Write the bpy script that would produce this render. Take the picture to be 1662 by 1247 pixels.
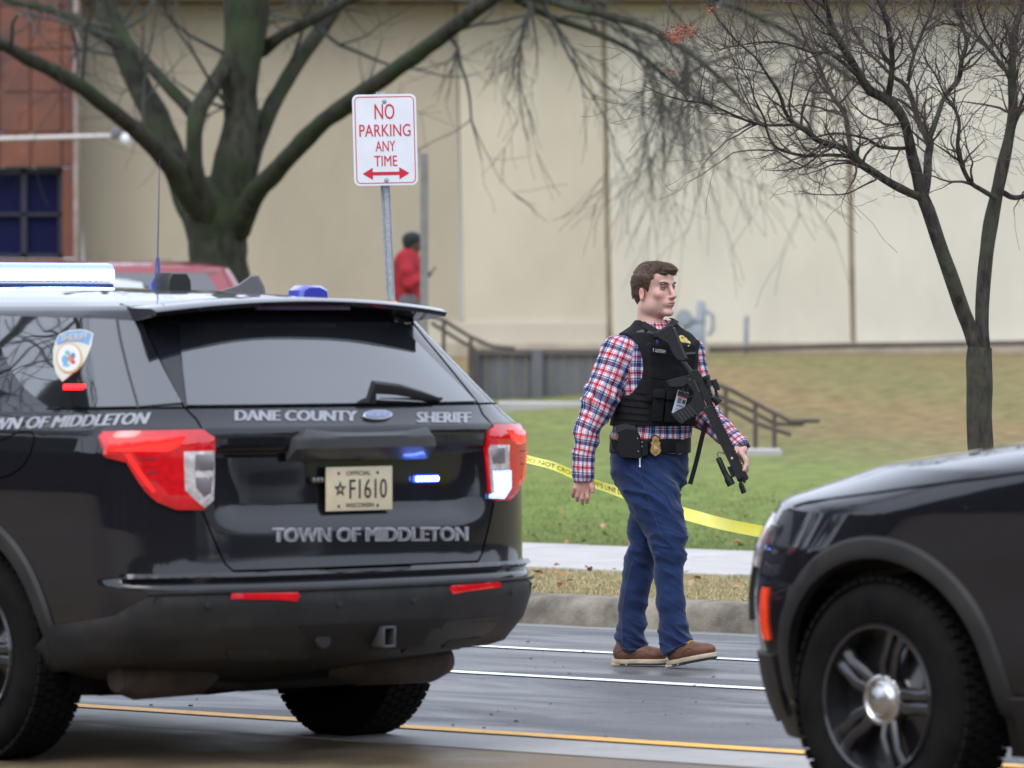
import bpy, math, random, bmesh
import numpy as np
from mathutils import Vector, Matrix, noise
from mathutils.geometry import delaunay_2d_cdt
from mathutils.bvhtree import BVHTree
random.seed(7); rnd = np.random.default_rng(7)
S = bpy.context.scene
for o in list(bpy.data.objects): bpy.data.objects.remove(o)
COL = S.collection
R = math.radians
# ------------------------------------------------------------------ camera
CAMH = 1.6; FPX = 8900.0; CX, CY = 831.0, 623.5; HY = 514.0
PITCH = math.atan((CY-HY)/FPX)
cam = bpy.data.objects.new('camera', bpy.data.cameras.new('camera')); COL.objects.link(cam)
cam.location = (0, 0, CAMH); cam.rotation_euler = (R(90)-PITCH, 0, 0)
cam.data.sensor_width = 36; cam.data.lens = 36*FPX/1662; cam.data.clip_end = 2000; cam.data.clip_start = .5
cam.data.dof.use_dof = True; cam.data.dof.focus_distance = 25.0; cam.data.dof.aperture_fstop = 4.2
S.camera = cam
# ------------------------------------------------------------------ sky, sun, exposure
SUN_EL, SUN_AZ = 52, 205
W = bpy.data.worlds.new('World'); S.world = W; W.use_nodes = True
nt = W.node_tree; bg = nt.nodes['Background']
sky = nt.nodes.new('ShaderNodeTexSky'); sky.sky_type = 'NISHITA'; sky.sun_disc = False
sky.sun_elevation = R(SUN_EL); sky.sun_rotation = R(SUN_AZ); sky.dust_density = 6; sky.air_density = 1.2; sky.ozone_density = 1.5
hs = nt.nodes.new('ShaderNodeHueSaturation'); hs.inputs['Saturation'].default_value = .35
nt.links.new(sky.outputs[0], hs.inputs['Color'])
mx = nt.nodes.new('ShaderNodeMix'); mx.data_type = 'RGBA'; mx.inputs[0].default_value = .72
nt.links.new(hs.outputs[0], mx.inputs[6]); mx.inputs[7].default_value = (8.2, 9.1, 10.9, 1)   # overcast cloud layer
nt.links.new(mx.outputs[2], bg.inputs[0]); bg.inputs[1].default_value = .115
sl = bpy.data.lights.new('sun', 'SUN'); sl.energy = .7; sl.angle = R(35); sl.color = (1, .97, .92)
so = bpy.data.objects.new('sun', sl); COL.objects.link(so)
so.rotation_euler = (R(90-SUN_EL), 0, R(180-SUN_AZ)); so.location = (0, 0, 30)
S.view_settings.view_transform = 'Standard'; S.view_settings.look = 'None'; S.view_settings.gamma = 1
S.view_settings.exposure = .8; S.view_settings.use_curve_mapping = False
S.render.engine = 'CYCLES'

# ------------------------------------------------------------------ helpers
Rv = Vector((1, 0, 0)); Fv = Vector((0, math.cos(PITCH), -math.sin(PITCH))); Uv = Vector((0, math.sin(PITCH), math.cos(PITCH)))
C0 = Vector((0, 0, CAMH))
def ray(px, py): return Fv + Rv*((px-CX)/FPX) + Uv*((CY-py)/FPX)
def P(px, py, d):                       # photograph pixel -> world point at distance Y = d
    r = ray(px, py); return C0 + r*(d/r.y)
def PZ(px, py, z):                      # photograph pixel -> world point at height z
    r = ray(px, py); return C0 + r*((z-CAMH)/r.z)

def nodes(m): return m.node_tree.nodes, m.node_tree.links
def pm(name, col, rough=.6, metal=0., coat=0., col2=None, scale=8., detail=4., bump=0., bscale=None, spec=.5, emis=None, es=0., rough2=None, stretch=(1,1,1), lo=.35, hi=.65, coatr=.03, sheen=0., sub=0.):
    m = bpy.data.materials.new(name); m.use_nodes = True
    N, L = nodes(m); b = N['Principled BSDF']
    b.inputs['Base Color'].default_value = (*col, 1); b.inputs['Roughness'].default_value = rough
    b.inputs['Metallic'].default_value = metal; b.inputs['Coat Weight'].default_value = coat; b.inputs['Coat Roughness'].default_value = coatr
    b.inputs['Specular IOR Level'].default_value = spec
    if sheen: b.inputs['Sheen Weight'].default_value = sheen
    if sub: b.inputs['Subsurface Weight'].default_value = sub; b.inputs['Subsurface Radius'].default_value = (.012, .005, .003)
    if emis: b.inputs['Emission Color'].default_value = (*emis, 1); b.inputs['Emission Strength'].default_value = es
    if col2 or bump or rough2 is not None:
        tc = N.new('ShaderNodeTexCoord'); mp = N.new('ShaderNodeMapping'); mp.inputs['Scale'].default_value = stretch
        L.new(tc.outputs['Object'], mp.inputs[0])
    if col2 or rough2 is not None:
        n = N.new('ShaderNodeTexNoise'); n.inputs['Scale'].default_value = scale; n.inputs['Detail'].default_value = detail; n.inputs['Roughness'].default_value = .62
        L.new(mp.outputs[0], n.inputs['Vector'])
        mr = N.new('ShaderNodeMapRange'); mr.inputs[1].default_value = lo; mr.inputs[2].default_value = hi; L.new(n.outputs[0], mr.inputs[0])
        if col2:
            mi = N.new('ShaderNodeMix'); mi.data_type = 'RGBA'; L.new(mr.outputs[0], mi.inputs[0])
            mi.inputs[6].default_value = (*col, 1); mi.inputs[7].default_value = (*col2, 1); L.new(mi.outputs[2], b.inputs['Base Color'])
        if rough2 is not None:
            m2 = N.new('ShaderNodeMapRange'); m2.inputs[3].default_value = rough; m2.inputs[4].default_value = rough2; L.new(mr.outputs[0], m2.inputs[0]); L.new(m2.outputs[0], b.inputs['Roughness'])
    if bump:
        n2 = N.new('ShaderNodeTexNoise'); n2.inputs['Scale'].default_value = bscale or scale*4; n2.inputs['Detail'].default_value = 5
        L.new(mp.outputs[0], n2.inputs['Vector'])
        bp = N.new('ShaderNodeBump'); bp.inputs['Strength'].default_value = bump; bp.inputs['Distance'].default_value = .01
        L.new(n2.outputs[0], bp.inputs['Height']); L.new(bp.outputs[0], b.inputs['Normal'])
    return m

def tag(o, label=None, cat=None, group=None, kind=None):
    if label: o['label'] = label
    if cat: o['category'] = cat
    if group: o['group'] = group
    if kind: o['kind'] = kind
    return o
def thing(name, loc, label, cat, group=None, rz=0):
    o = bpy.data.objects.new(name, None); COL.objects.link(o); o.location = loc; o.rotation_euler = (0, 0, rz)
    o.empty_display_size = .1
    return tag(o, label, cat, group)
def finish(name, me, mat, parent=None, local=False, smooth=True, kind=None):
    """link a mesh; vertices are in world space unless local (then in the thing's own frame)"""
    off = Vector((0, 0, 0)); p = parent
    if parent is not None and not local:
        while p is not None: off += p.location; p = p.parent
        me.transform(Matrix.Translation(-off))
    elif parent is not None and local and parent.type == 'MESH' : pass
    o = bpy.data.objects.new(name, me); COL.objects.link(o)
    if mat is not None:
        for m in (mat if isinstance(mat, (list, tuple)) else [mat]): me.materials.append(m)
    if parent is not None: o.parent = parent
    if smooth:
        me.polygons.foreach_set('use_smooth', [True]*len(me.polygons))
        if smooth != 'all':
            try: me.set_sharp_from_angle(angle=R(38))
            except Exception: pass
    if kind: o['kind'] = kind
    return o
class MB:
    def __init__(s): s.v = []; s.f = []; s.mi = []
    def add(s, vs, fs, mi=0):
        n = len(s.v); s.v += [tuple(v) for v in vs]; s.f += [tuple(i+n for i in f) for f in fs]; s.mi += [mi]*len(fs)
        return s
    def box(s, c, size, M=None, mi=0, bev=0):
        hx, hy, hz = [q/2 for q in size]; c = Vector(c)
        if bev:
            bm = bmesh.new(); bmesh.ops.create_cube(bm, size=1)
            for v in bm.verts: v.co = Vector((v.co.x*size[0], v.co.y*size[1], v.co.z*size[2]))
            bmesh.ops.bevel(bm, geom=bm.edges[:], offset=bev, segments=2, affect='EDGES', profile=.5)
            vs = [v.co.copy() for v in bm.verts]; bm.verts.index_update(); fs = [[v.index for v in f.verts] for f in bm.faces]; bm.free()
        else:
            vs = [Vector((x, y, z)) for x in (-hx, hx) for y in (-hy, hy) for z in (-hz, hz)]
            fs = [(0, 1, 3, 2), (4, 6, 7, 5), (0, 4, 5, 1), (2, 3, 7, 6), (0, 2, 6, 4), (1, 5, 7, 3)]
        if M is not None: vs = [M @ v for v in vs]
        return s.add([v+c for v in vs], fs, mi)
    def tube(s, pts, rad, n=8, cap=True, mi=0, sq=1., ref=None):
        pts = [Vector(p) for p in pts]; k = len(pts)
        if not hasattr(rad, '__len__'): rad = [rad]*k
        vs = []; pu = None
        for i, p in enumerate(pts):
            t = (pts[min(i+1, k-1)]-pts[max(i-1, 0)]).normalized()
            if pu is None:
                a = ref or (Vector((0, 0, 1)) if abs(t.z) < .9 else Vector((1, 0, 0))); pu = (a-t*a.dot(t)).normalized()
            else: pu = (pu-t*pu.dot(t)).normalized()
            w = t.cross(pu)
            for j in range(n):
                an = 2*math.pi*j/n
                vs.append(p+(pu*math.cos(an)+w*math.sin(an)*sq)*rad[i])
        fs = [(i*n+j, i*n+(j+1) % n, (i+1)*n+(j+1) % n, (i+1)*n+j) for i in range(k-1) for j in range(n)]
        if cap: fs += [tuple(range(n-1, -1, -1)), tuple((k-1)*n+j for j in range(n))]
        return s.add(vs, fs, mi)
    def lathe(s, prof, c, axis, n=24, mi=0):        # prof: (radius, distance along the axis)
        axis = Vector(axis).normalized(); a = Vector((0, 0, 1)) if abs(axis.z) < .9 else Vector((1, 0, 0))
        u = (a-axis*a.dot(axis)).normalized(); w = axis.cross(u); c = Vector(c); vs = []
        for r_, h_ in prof:
            for j in range(n):
                an = 2*math.pi*j/n; vs.append(c+axis*h_+(u*math.cos(an)+w*math.sin(an))*r_)
        k = len(prof)
        fs = [(i*n+j, i*n+(j+1) % n, (i+1)*n+(j+1) % n, (i+1)*n+j) for i in range(k-1) for j in range(n)]
        return s.add(vs, fs, mi)
    def prism(s, poly, u, v, o, th, mi=0, bev=.0):      # 2D polygon in the plane (u, v) through o, extruded +-th/2 along u x v
        u = Vector(u); v = Vector(v); w = u.cross(v).normalized(); o = Vector(o); n = len(poly)
        ar = sum(poly[i][0]*poly[(i+1) % n][1]-poly[(i+1) % n][0]*poly[i][1] for i in range(n))
        if ar < 0: poly = poly[::-1]
        if bev:
            cx = sum(p[0] for p in poly)/n; cy = sum(p[1] for p in poly)/n
            def ins(p):
                dx, dy = p[0]-cx, p[1]-cy; l = max(math.hypot(dx, dy), 1e-6); k = max(0, (l-bev)/l); return (cx+dx*k, cy+dy*k)
            lay = [([ins(p) for p in poly], -th/2), (poly, -th/2+bev), (poly, th/2-bev), ([ins(p) for p in poly], th/2)]
        else: lay = [(poly, -th/2), (poly, th/2)]
        vs = [o+u*p[0]+v*p[1]+w*h for pl, h in lay for p in pl]
        fs = [(a*n+i, a*n+(i+1) % n, (a+1)*n+(i+1) % n, (a+1)*n+i) for a in range(len(lay)-1) for i in range(n)]
        fs += [tuple(range(n-1, -1, -1)), tuple((len(lay)-1)*n+i for i in range(n))]
        return s.add(vs, fs, mi)
    def mesh(s, name='m'):
        me = bpy.data.meshes.new(name); me.from_pydata(s.v, [], s.f); me.update()
        if any(s.mi): me.polygons.foreach_set('material_index', s.mi)
        return me
    def build(s, name, mat, parent=None, local=False, smooth=True, kind=None):
        return finish(name, s.mesh(name), mat, parent, local, smooth, kind)
def npmesh(V, F, name='m'):              # V (n,3), F (m,3|4) numpy
    me = bpy.data.meshes.new(name); k = F.shape[1]
    me.vertices.add(len(V)); me.vertices.foreach_set('co', np.ascontiguousarray(V, dtype=np.float32).ravel())
    me.loops.add(F.size); me.loops.foreach_set('vertex_index', np.ascontiguousarray(F, dtype=np.int32).ravel())
    me.polygons.add(len(F)); me.polygons.foreach_set('loop_start', np.arange(0, F.size, k, dtype=np.int32))
    me.update(calc_edges=True); me.validate(); return me
def text2d(txt, bold=0.0, res=3, sx=1.0, shear=0.0, space=1.0):
    """flat lettering as (verts 2D normalised so height of capitals = 1, faces, width)"""
    cu = bpy.data.curves.new('t', 'FONT'); cu.body = txt; cu.size = 1; cu.offset = 0; cu.resolution_u = res; cu.shear = shear; cu.space_character = space
    ob = bpy.data.objects.new('t', cu); COL.objects.link(ob)
    dg = bpy.context.evaluated_depsgraph_get(); me = bpy.data.meshes.new_from_object(ob.evaluated_get(dg))
    vs = [(v.co.x, v.co.y) for v in me.vertices]; fs = [tuple(p.vertices) for p in me.polygons]
    bpy.data.objects.remove(ob); bpy.data.curves.remove(cu); bpy.data.meshes.remove(me)
    if not vs: return [], [], 1
    x0 = min(v[0] for v in vs); x1 = max(v[0] for v in vs); y0 = min(v[1] for v in vs); y1 = max(v[1] for v in vs)
    h = y1-y0; out = []; fo = []; n = len(vs); sh_ = [0] if not bold else [0, -bold, bold]
    for k, d in enumerate(sh_):
        out += [((x-x0)/h*sx+d, (y-y0)/h, k) for x, y in vs]; fo += [tuple(i+k*n for i in f) for f in fs]
    return out, fo, (x1-x0)/h*sx
def text_plane(txt, o, u, v, h, w, mat, name, parent, local=False, bold=.0, shear=0, off=0):
    """lettering in plane: o lower-left corner, u, v unit vectors, h cap height, w total width"""
    vs, fs, tw = text2d(txt, bold, shear=shear); u = Vector(u); v = Vector(v); n = u.cross(v); o = Vector(o)
    m = MB(); m.add([o+u*(x/tw*w)+v*(y*h)+n*(off+.0003*k) for x, y, k in vs], fs)
    return m.build(name, mat, parent, local, smooth=False)
# ------------------------------------------------------------------ the ground
TH = R(40.4); RD = Vector((-math.cos(TH), math.sin(TH), 0)); RN = Vector((math.sin(TH), math.cos(TH), 0))   # along / across the street
def QT(q, t, z=0): return RN*q + RD*t + Vector((0, 0, z))
def q_of(p): return p.x*RN.x+p.y*RN.y
def strip(name, q0, q1, z0, z1, mat, t0=-60, t1=120, seg=60):
    m = MB(); vs = []
    for i in range(seg+1):
        t = t0+(t1-t0)*i/seg; vs += [QT(q0, t, z0), QT(q1, t, z1)]
    m.add(vs, [(2*i, 2*i+1, 2*i+3, 2*i+2) for i in range(seg)])
    o = m.build(name, mat); o['kind'] = 'structure'; return o
# asphalt: damp, cracked, tracked
def asphalt():
    m = bpy.data.materials.new('asphalt'); m.use_nodes = True; N, L = nodes(m); b = N['Principled BSDF']
    tc = N.new('ShaderNodeTexCoord'); mp = N.new('ShaderNodeMapping'); mp.inputs['Rotation'].default_value = (0, 0, -(math.pi-TH)); L.new(tc.outputs['Object'], mp.inputs[0])
    mp2 = N.new('ShaderNodeMapping'); mp2.inputs['Scale'].default_value = (.35, 1.0, 1); L.new(mp.outputs[0], mp2.inputs[0])
    n1 = N.new('ShaderNodeTexNoise'); n1.inputs['Scale'].default_value = 1.1; n1.inputs['Detail'].default_value = 7; L.new(mp2.outputs[0], n1.inputs['Vector'])
    n2 = N.new('ShaderNodeTexNoise'); n2.inputs['Scale'].default_value = 75; n2.inputs['Detail'].default_value = 4; L.new(tc.outputs['Object'], n2.inputs['Vector'])
    n3 = N.new('ShaderNodeTexNoise'); n3.inputs['Scale'].default_value = 1.3; n3.inputs['Detail'].default_value = 8; n3.inputs['Distortion'].default_value = 1.5; L.new(mp2.outputs[0], n3.inputs['Vector'])
    cr = N.new('ShaderNodeValToRGB'); e = cr.color_ramp.elements; e[0].position = .3; e[0].color = (.075, .077, .082, 1); e[1].position = .72; e[1].color = (.125, .127, .134, 1)
    L.new(n1.outputs[0], cr.inputs[0])
    mi = N.new('ShaderNodeMix'); mi.data_type = 'RGBA'; mi.blend_type = 'MULTIPLY'; mi.inputs[0].default_value = .75; L.new(cr.outputs[0], mi.inputs[6])
    r2 = N.new('ShaderNodeValToRGB'); r2.color_ramp.elements[0].position = .3; r2.color_ramp.elements[0].color = (.35, .35, .35, 1); r2.color_ramp.elements[1].position = .7; r2.color_ramp.elements[1].color = (1.4, 1.4, 1.4, 1)
    L.new(n2.outputs[0], r2.inputs[0]); L.new(r2.outputs[0], mi.inputs[7])
    # fine cracks
    vo = N.new('ShaderNodeTexVoronoi'); vo.feature = 'DISTANCE_TO_EDGE'; vo.inputs['Scale'].default_value = .55
    nd = N.new('ShaderNodeTexNoise'); nd.inputs['Scale'].default_value = 4; nd.inputs['Detail'].default_value = 6; L.new(tc.outputs['Object'], nd.inputs['Vector'])
    va = N.new('ShaderNodeVectorMath'); va.operation = 'MULTIPLY_ADD'; va.inputs[1].default_value = (.7, .7, .7); L.new(nd.outputs['Color'], va.inputs[0]); L.new(mp.outputs[0], va.inputs[2]); L.new(va.outputs[0], vo.inputs['Vector'])
    ct = N.new('ShaderNodeMapRange'); ct.inputs[1].default_value = .002; ct.inputs[2].default_value = .007; ct.inputs[3].default_value = .35; ct.inputs[4].default_value = 1; L.new(vo.outputs[0], ct.inputs[0])
    mc = N.new('ShaderNodeMix'); mc.data_type = 'RGBA'; mc.blend_type = 'MULTIPLY'; mc.inputs[0].default_value = 1; L.new(mi.outputs[2], mc.inputs[6]); L.new(ct.outputs[0], mc.inputs[7])
    L.new(mc.outputs[2], b.inputs['Base Color'])
    rr = N.new('ShaderNodeMapRange'); rr.inputs[1].default_value = .38; rr.inputs[2].default_value = .6; rr.inputs[3].default_value = .28; rr.inputs[4].default_value = .7; L.new(n3.outputs[0], rr.inputs[0]); L.new(rr.outputs[0], b.inputs['Roughness'])
    bp = N.new('ShaderNodeBump'); bp.inputs['Strength'].default_value = .5; bp.inputs['Distance'].default_value = .006; L.new(n2.outputs[0], bp.inputs['Height']); L.new(bp.outputs[0], b.inputs['Normal'])
    return m
M_ASPH = asphalt()
M_CONC = pm('concrete', (.36, .35, .33), .75, col2=(.25, .24, .23), scale=3, detail=9, bump=.3, bscale=90, rough2=.5)
M_CURB = pm('curb_concrete', (.27, .235, .185), .8, col2=(.10, .085, .065), scale=5, detail=10, bump=.6, bscale=70)
M_WALK = pm('sidewalk_concrete', (.45, .43, .415), .8, col2=(.36, .345, .33), scale=2.2, detail=8, bump=.3, bscale=80)
M_APRON = pm('wet_apron_concrete', (.20, .145, .085), .8, col2=(.10, .075, .046), scale=1.6, detail=9, bump=.35, bscale=60, rough2=.38, spec=.35)
M_WHITE = pm('white_road_paint', (.80, .81, .83), .5, col2=(.22, .22, .23), scale=18, detail=10, lo=.54, hi=.74, bump=.3, bscale=120)
M_YEL = pm('yellow_road_paint', (.85, .42, .04), .5, col2=(.30, .19, .07), scale=16, detail=10, lo=.54, hi=.76, bump=.3, bscale=120)
strip('ground', -260, 15.86, -.05, -.05, M_APRON, -300, 300)
strip('parking_apron', -60, 15.33, 0, 0, M_APRON)
strip('gutter', 15.34, 15.86, .003, .003, M_CONC)
strip('road', 15.87, 21.62, 0, 0, M_ASPH)
def marking(name, q, w, mat, label):
    m = MB(); n = 420; t0, t1 = -30, 60; vs = []
    for i in range(n+1):
        t = t0+(t1-t0)*i/n
        vs += [QT(q-w/2+random.uniform(-.004, .004), t, .005), QT(q+w/2+random.uniform(-.004, .004), t, .005)]
    m.add(vs, [(2*i, 2*i+1, 2*i+3, 2*i+2) for i in range(n)])
    o = m.build(name, mat); o['kind'] = 'structure'; return o
marking('yellow_line', 15.98, .13, M_YEL, '')
marking('white_line', 18.60, .11, M_WHITE, '')
marking('white_line', 20.12, .10, M_WHITE, '')
# far gutter pan and kerb with rolled nose, built in lengths with joints
M_GUT = pm('gutter_concrete', (.24, .235, .23), .6, col2=(.15, .145, .14), scale=3, detail=9, bump=.3, bscale=90, rough2=.35)
strip('far_gutter', 21.62, 21.93, .001, -.008, M_GUT)
kerb_root = bpy.data.objects.new('kerb', None); COL.objects.link(kerb_root); kerb_root['kind'] = 'structure'
prof = [(21.925, -.03), (21.93, .0), (21.945, .07), (21.965, .105), (22.0, .13), (22.04, .138), (22.12, .142), (22.12, .05)]
kme = None
for i in range(-8, 24):
    if kme is None:
        m = MB(); L0 = 3.0-.012; vs = []
        for t in (0, L0):
            vs += [QT(q-21.93, t, z) for q, z in prof]
        k = len(prof)
        m.add(vs, [(j, j+1, k+j+1, k+j) for j in range(k-1)]+[tuple(range(k-1, -1, -1)), tuple(range(k, 2*k))]); kme = m.mesh('kerb_stone')
        kme.materials.append(M_CURB); kme.polygons.foreach_set('use_smooth', [True]*len(kme.polygons)); kme.set_sharp_from_angle(angle=R(50))
    o = bpy.data.objects.new('kerb_stone', kme); COL.objects.link(o); o.parent = kerb_root; o.location = QT(21.93, i*3.0+1.1)
# sidewalk slabs
sw = bpy.data.objects.new('sidewalk', None); COL.objects.link(sw); sw['kind'] = 'structure'
sme = None
SLABL, SLABW = 1.55, 2.5
for i in range(-18, 44):
    if sme is None:
        m = MB(); c = QT(SLABW/2, SLABL/2, -.04); m.box(c, (SLABL-.016, SLABW, .08), Matrix.Rotation(math.pi-TH, 3, 'Z'), bev=.006)
        sme = m.mesh('sidewalk_slab'); sme.materials.append(M_WALK)
    o = bpy.data.objects.new('sidewalk_slab', sme); COL.objects.link(o); o.parent = sw; o.location = QT(24.25, i*SLABL+.4, .155+random.uniform(-.003, .003))
# terrain: verge, lawn and bank
HQ = [22.1, 24.2, 26.8, 30, 34, 37, 40, 43, 47, 56, 120]; HZ = [.125, .135, .14, .20, .33, .47, .70, .95, 1.12, 1.22, 1.3]
def ground_z(x, y):
    q = x*RN.x+y*RN.y; z = float(np.interp(q, HQ, HZ))
    f = min(1, max(0, (q-27)/4)); z += f*.05*noise.noise(Vector((x*.18, y*.18, 3)))+f*.012*noise.noise(Vector((x*1.2, y*1.2, 0)))
    return z
def lawnmat():
    m = bpy.data.materials.new('lawn'); m.use_nodes = True; N, L = nodes(m); b = N['Principled BSDF']; b.inputs['Roughness'].default_value = .9; b.inputs['Specular IOR Level'].default_value = .15
    g = N.new('ShaderNodeNewGeometry'); sp = N.new('ShaderNodeSeparateXYZ')
    dt = N.new('ShaderNodeVectorMath'); dt.operation = 'DOT_PRODUCT'; dt.inputs[1].default_value = (RN.x, RN.y, 0); L.new(g.outputs['Position'], dt.inputs[0])
    n0 = N.new('ShaderNodeTexNoise'); n0.inputs['Scale'].default_value = .35; n0.inputs['Detail'].default_value = 5; L.new(g.outputs['Position'], n0.inputs['Vector'])
    sp = N.new('ShaderNodeSeparateXYZ'); L.new(g.outputs['Position'], sp.inputs[0]); xr = N.new('ShaderNodeMapRange'); xr.inputs[1].default_value = .5; xr.inputs[2].default_value = 6; xr.inputs[3].default_value = -3; xr.inputs[4].default_value = 11; L.new(sp.outputs['X'], xr.inputs[0])
    gt = N.new('ShaderNodeMath'); gt.operation = 'MULTIPLY'; st_ = N.new('ShaderNodeMapRange'); st_.inputs[1].default_value = 30; st_.inputs[2].default_value = 40; L.new(dt.outputs['Value'], st_.inputs[0]); L.new(st_.outputs[0], gt.inputs[0]); L.new(xr.outputs[0], gt.inputs[1])
    a0 = N.new('ShaderNodeMath'); a0.operation = 'ADD'; L.new(gt.outputs[0], a0.inputs[0]); L.new(dt.outputs['Value'], a0.inputs[1])
    ad = N.new('ShaderNodeMath'); ad.operation = 'MULTIPLY_ADD'; ad.inputs[1].default_value = 9; L.new(n0.outputs[0], ad.inputs[0]); L.new(a0.outputs[0], ad.inputs[2])
    cr = N.new('ShaderNodeValToRGB'); mr = N.new('ShaderNodeMapRange'); mr.inputs[1].default_value = 26; mr.inputs[2].default_value = 58; L.new(ad.outputs[0], mr.inputs[0]); L.new(mr.outputs[0], cr.inputs[0])
    e = cr.color_ramp.elements
    e[0].position = 0; e[0].color = (.33, .28, .16, 1); e[1].position = 1; e[1].color = (.23, .19, .09, 1)
    for p_, c_ in ((.10, (.33, .28, .16, 1)), (.125, (.12, .18, .045, 1)), (.30, (.18, .25, .065, 1)), (.47, (.21, .25, .085, 1)), (.58, (.24, .21, .10, 1)), (.72, (.27, .20, .10, 1)), (.85, (.21, .20, .085, 1))):
        k = e.new(p_); k.color = c_
    n1 = N.new('ShaderNodeTexNoise'); n1.inputs['Scale'].default_value = 6; n1.inputs['Detail'].default_value = 8; L.new(g.outputs['Position'], n1.inputs['Vector'])
    mi = N.new('ShaderNodeMix'); mi.data_type = 'RGBA'; mi.blend_type = 'MULTIPLY'; mi.inputs[0].default_value = 1
    r2 = N.new('ShaderNodeValToRGB'); r2.color_ramp.elements[0].position = .3; r2.color_ramp.elements[0].color = (.62, .62, .62, 1); r2.color_ramp.elements[1].position = .68; r2.color_ramp.elements[1].color = (1.2, 1.15, 1.1, 1)
    L.new(n1.outputs[0], r2.inputs[0]); L.new(cr.outputs[0], mi.inputs[6]); L.new(r2.outputs[0], mi.inputs[7]); L.new(mi.outputs[2], b.inputs['Base Color'])
    n2 = N.new('ShaderNodeTexNoise'); n2.inputs['Scale'].default_value = 40; n2.inputs['Detail'].default_value = 6; L.new(g.outputs['Position'], n2.inputs['Vector'])
    bp = N.new('ShaderNodeBump'); bp.inputs['Strength'].default_value = .8; bp.inputs['Distance'].default_value = .04; L.new(n2.outputs[0], bp.inputs['Height']); L.new(bp.outputs[0], b.inputs['Normal'])
    return m
M_LAWN = lawnmat()
m = MB(); QS = list(np.linspace(22.1, 24.24, 6))+[24.26, 26.74]+list(np.linspace(26.76, 60, 90))+[75, 100, 200, 400]; TS = list(np.linspace(-60, 90, 190)); vs = []
TS = [-400, -150]+TS+[160, 400]
for q in QS:
    for t in TS:
        p = QT(q, t); z = ground_z(p.x, p.y)
        if 24.25 < q < 26.75: z = .06
        vs.append((p.x, p.y, z))
nT = len(TS)
m.add(vs, [(i*nT+j, (i+1)*nT+j, (i+1)*nT+j+1, i*nT+j+1) for i in range(len(QS)-1) for j in range(nT-1)])
o = m.build('lawn', M_LAWN); o['kind'] = 'structure'; o.data.flip_normals() if o.data.polygons[0].normal.z < 0 else None
# grass blades and fallen leaves
def attrmat(name, rough=.8, spec=.2, trans=0):
    m = bpy.data.materials.new(name); m.use_nodes = True; N, L = nodes(m); b = N['Principled BSDF']; b.inputs['Roughness'].default_value = rough; b.inputs['Specular IOR Level'].default_value = spec
    a = N.new('ShaderNodeAttribute'); a.attribute_name = 'Col'; L.new(a.outputs['Color'], b.inputs['Base Color']); return m
def setcol(me, arr):
    ca = me.color_attributes.new('Col', 'FLOAT_COLOR', 'POINT'); c = np.ones((len(me.vertices), 4), np.float32); c[:, :3] = arr; ca.data.foreach_set('color', c.ravel())
def blades(name, n, q0, q1, t0, t1, hmin, hmax, pal, label, cat, wd=.0035, edge=0.):
    q = rnd.uniform(q0, q1, n); t = rnd.uniform(t0, t1, n)
    if edge: q = q0+(q1-q0)*rnd.random(n)**edge
    X = RN.x*q+RD.x*t; Y = RN.y*q+RD.y*t
    Z = np.interp(q, HQ, HZ)
    if q1 > 27: Z = np.array([ground_z(a, b) for a, b in zip(X, Y)])
    h = rnd.uniform(hmin, hmax, n); a = rnd.uniform(0, 2*np.pi, n); lean = rnd.uniform(.1, 1.3, n)*h
    dx, dy = np.cos(a), np.sin(a); b2 = rnd.uniform(0, 2*np.pi, n); ex, ey = np.cos(b2)*wd, np.sin(b2)*wd
    V = np.empty((n, 3, 3)); V[:, 0] = np.stack([X-ex, Y-ey, Z-.004], 1); V[:, 1] = np.stack([X+ex, Y+ey, Z-.004], 1); V[:, 2] = np.stack([X+dx*lean, Y+dy*lean, Z+h], 1)
    me = npmesh(V.reshape(-1, 3), np.arange(3*n).reshape(-1, 3), name); pal = np.array(pal); c = pal[rnd.integers(0, len(pal), n)]*rnd.uniform(.7, 1.2, (n, 1))
    setcol(me, np.repeat(c, 3, 0)); o = finish(name, me, M_BLADE, smooth=False); tag(o, label, cat, kind='stuff'); return o
M_BLADE = attrmat('grass_blades')
blades('dry_grass', 90000, 22.1, 24.26, 10, 32, .008, .03, [(.42, .35, .2), (.34, .28, .15), (.5, .42, .26), (.24, .25, .09), (.36, .33, .17)], 'dry straw coloured grass on the verge between kerb and sidewalk', 'grass')
blades('lawn_grass', 90000, 26.72, 33, 12, 36, .01, .035, [(.16, .2, .07), (.13, .165, .055), (.2, .23, .09), (.24, .22, .1)], 'short green grass growing on the lawn beyond the sidewalk', 'grass', edge=2.2)
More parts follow.
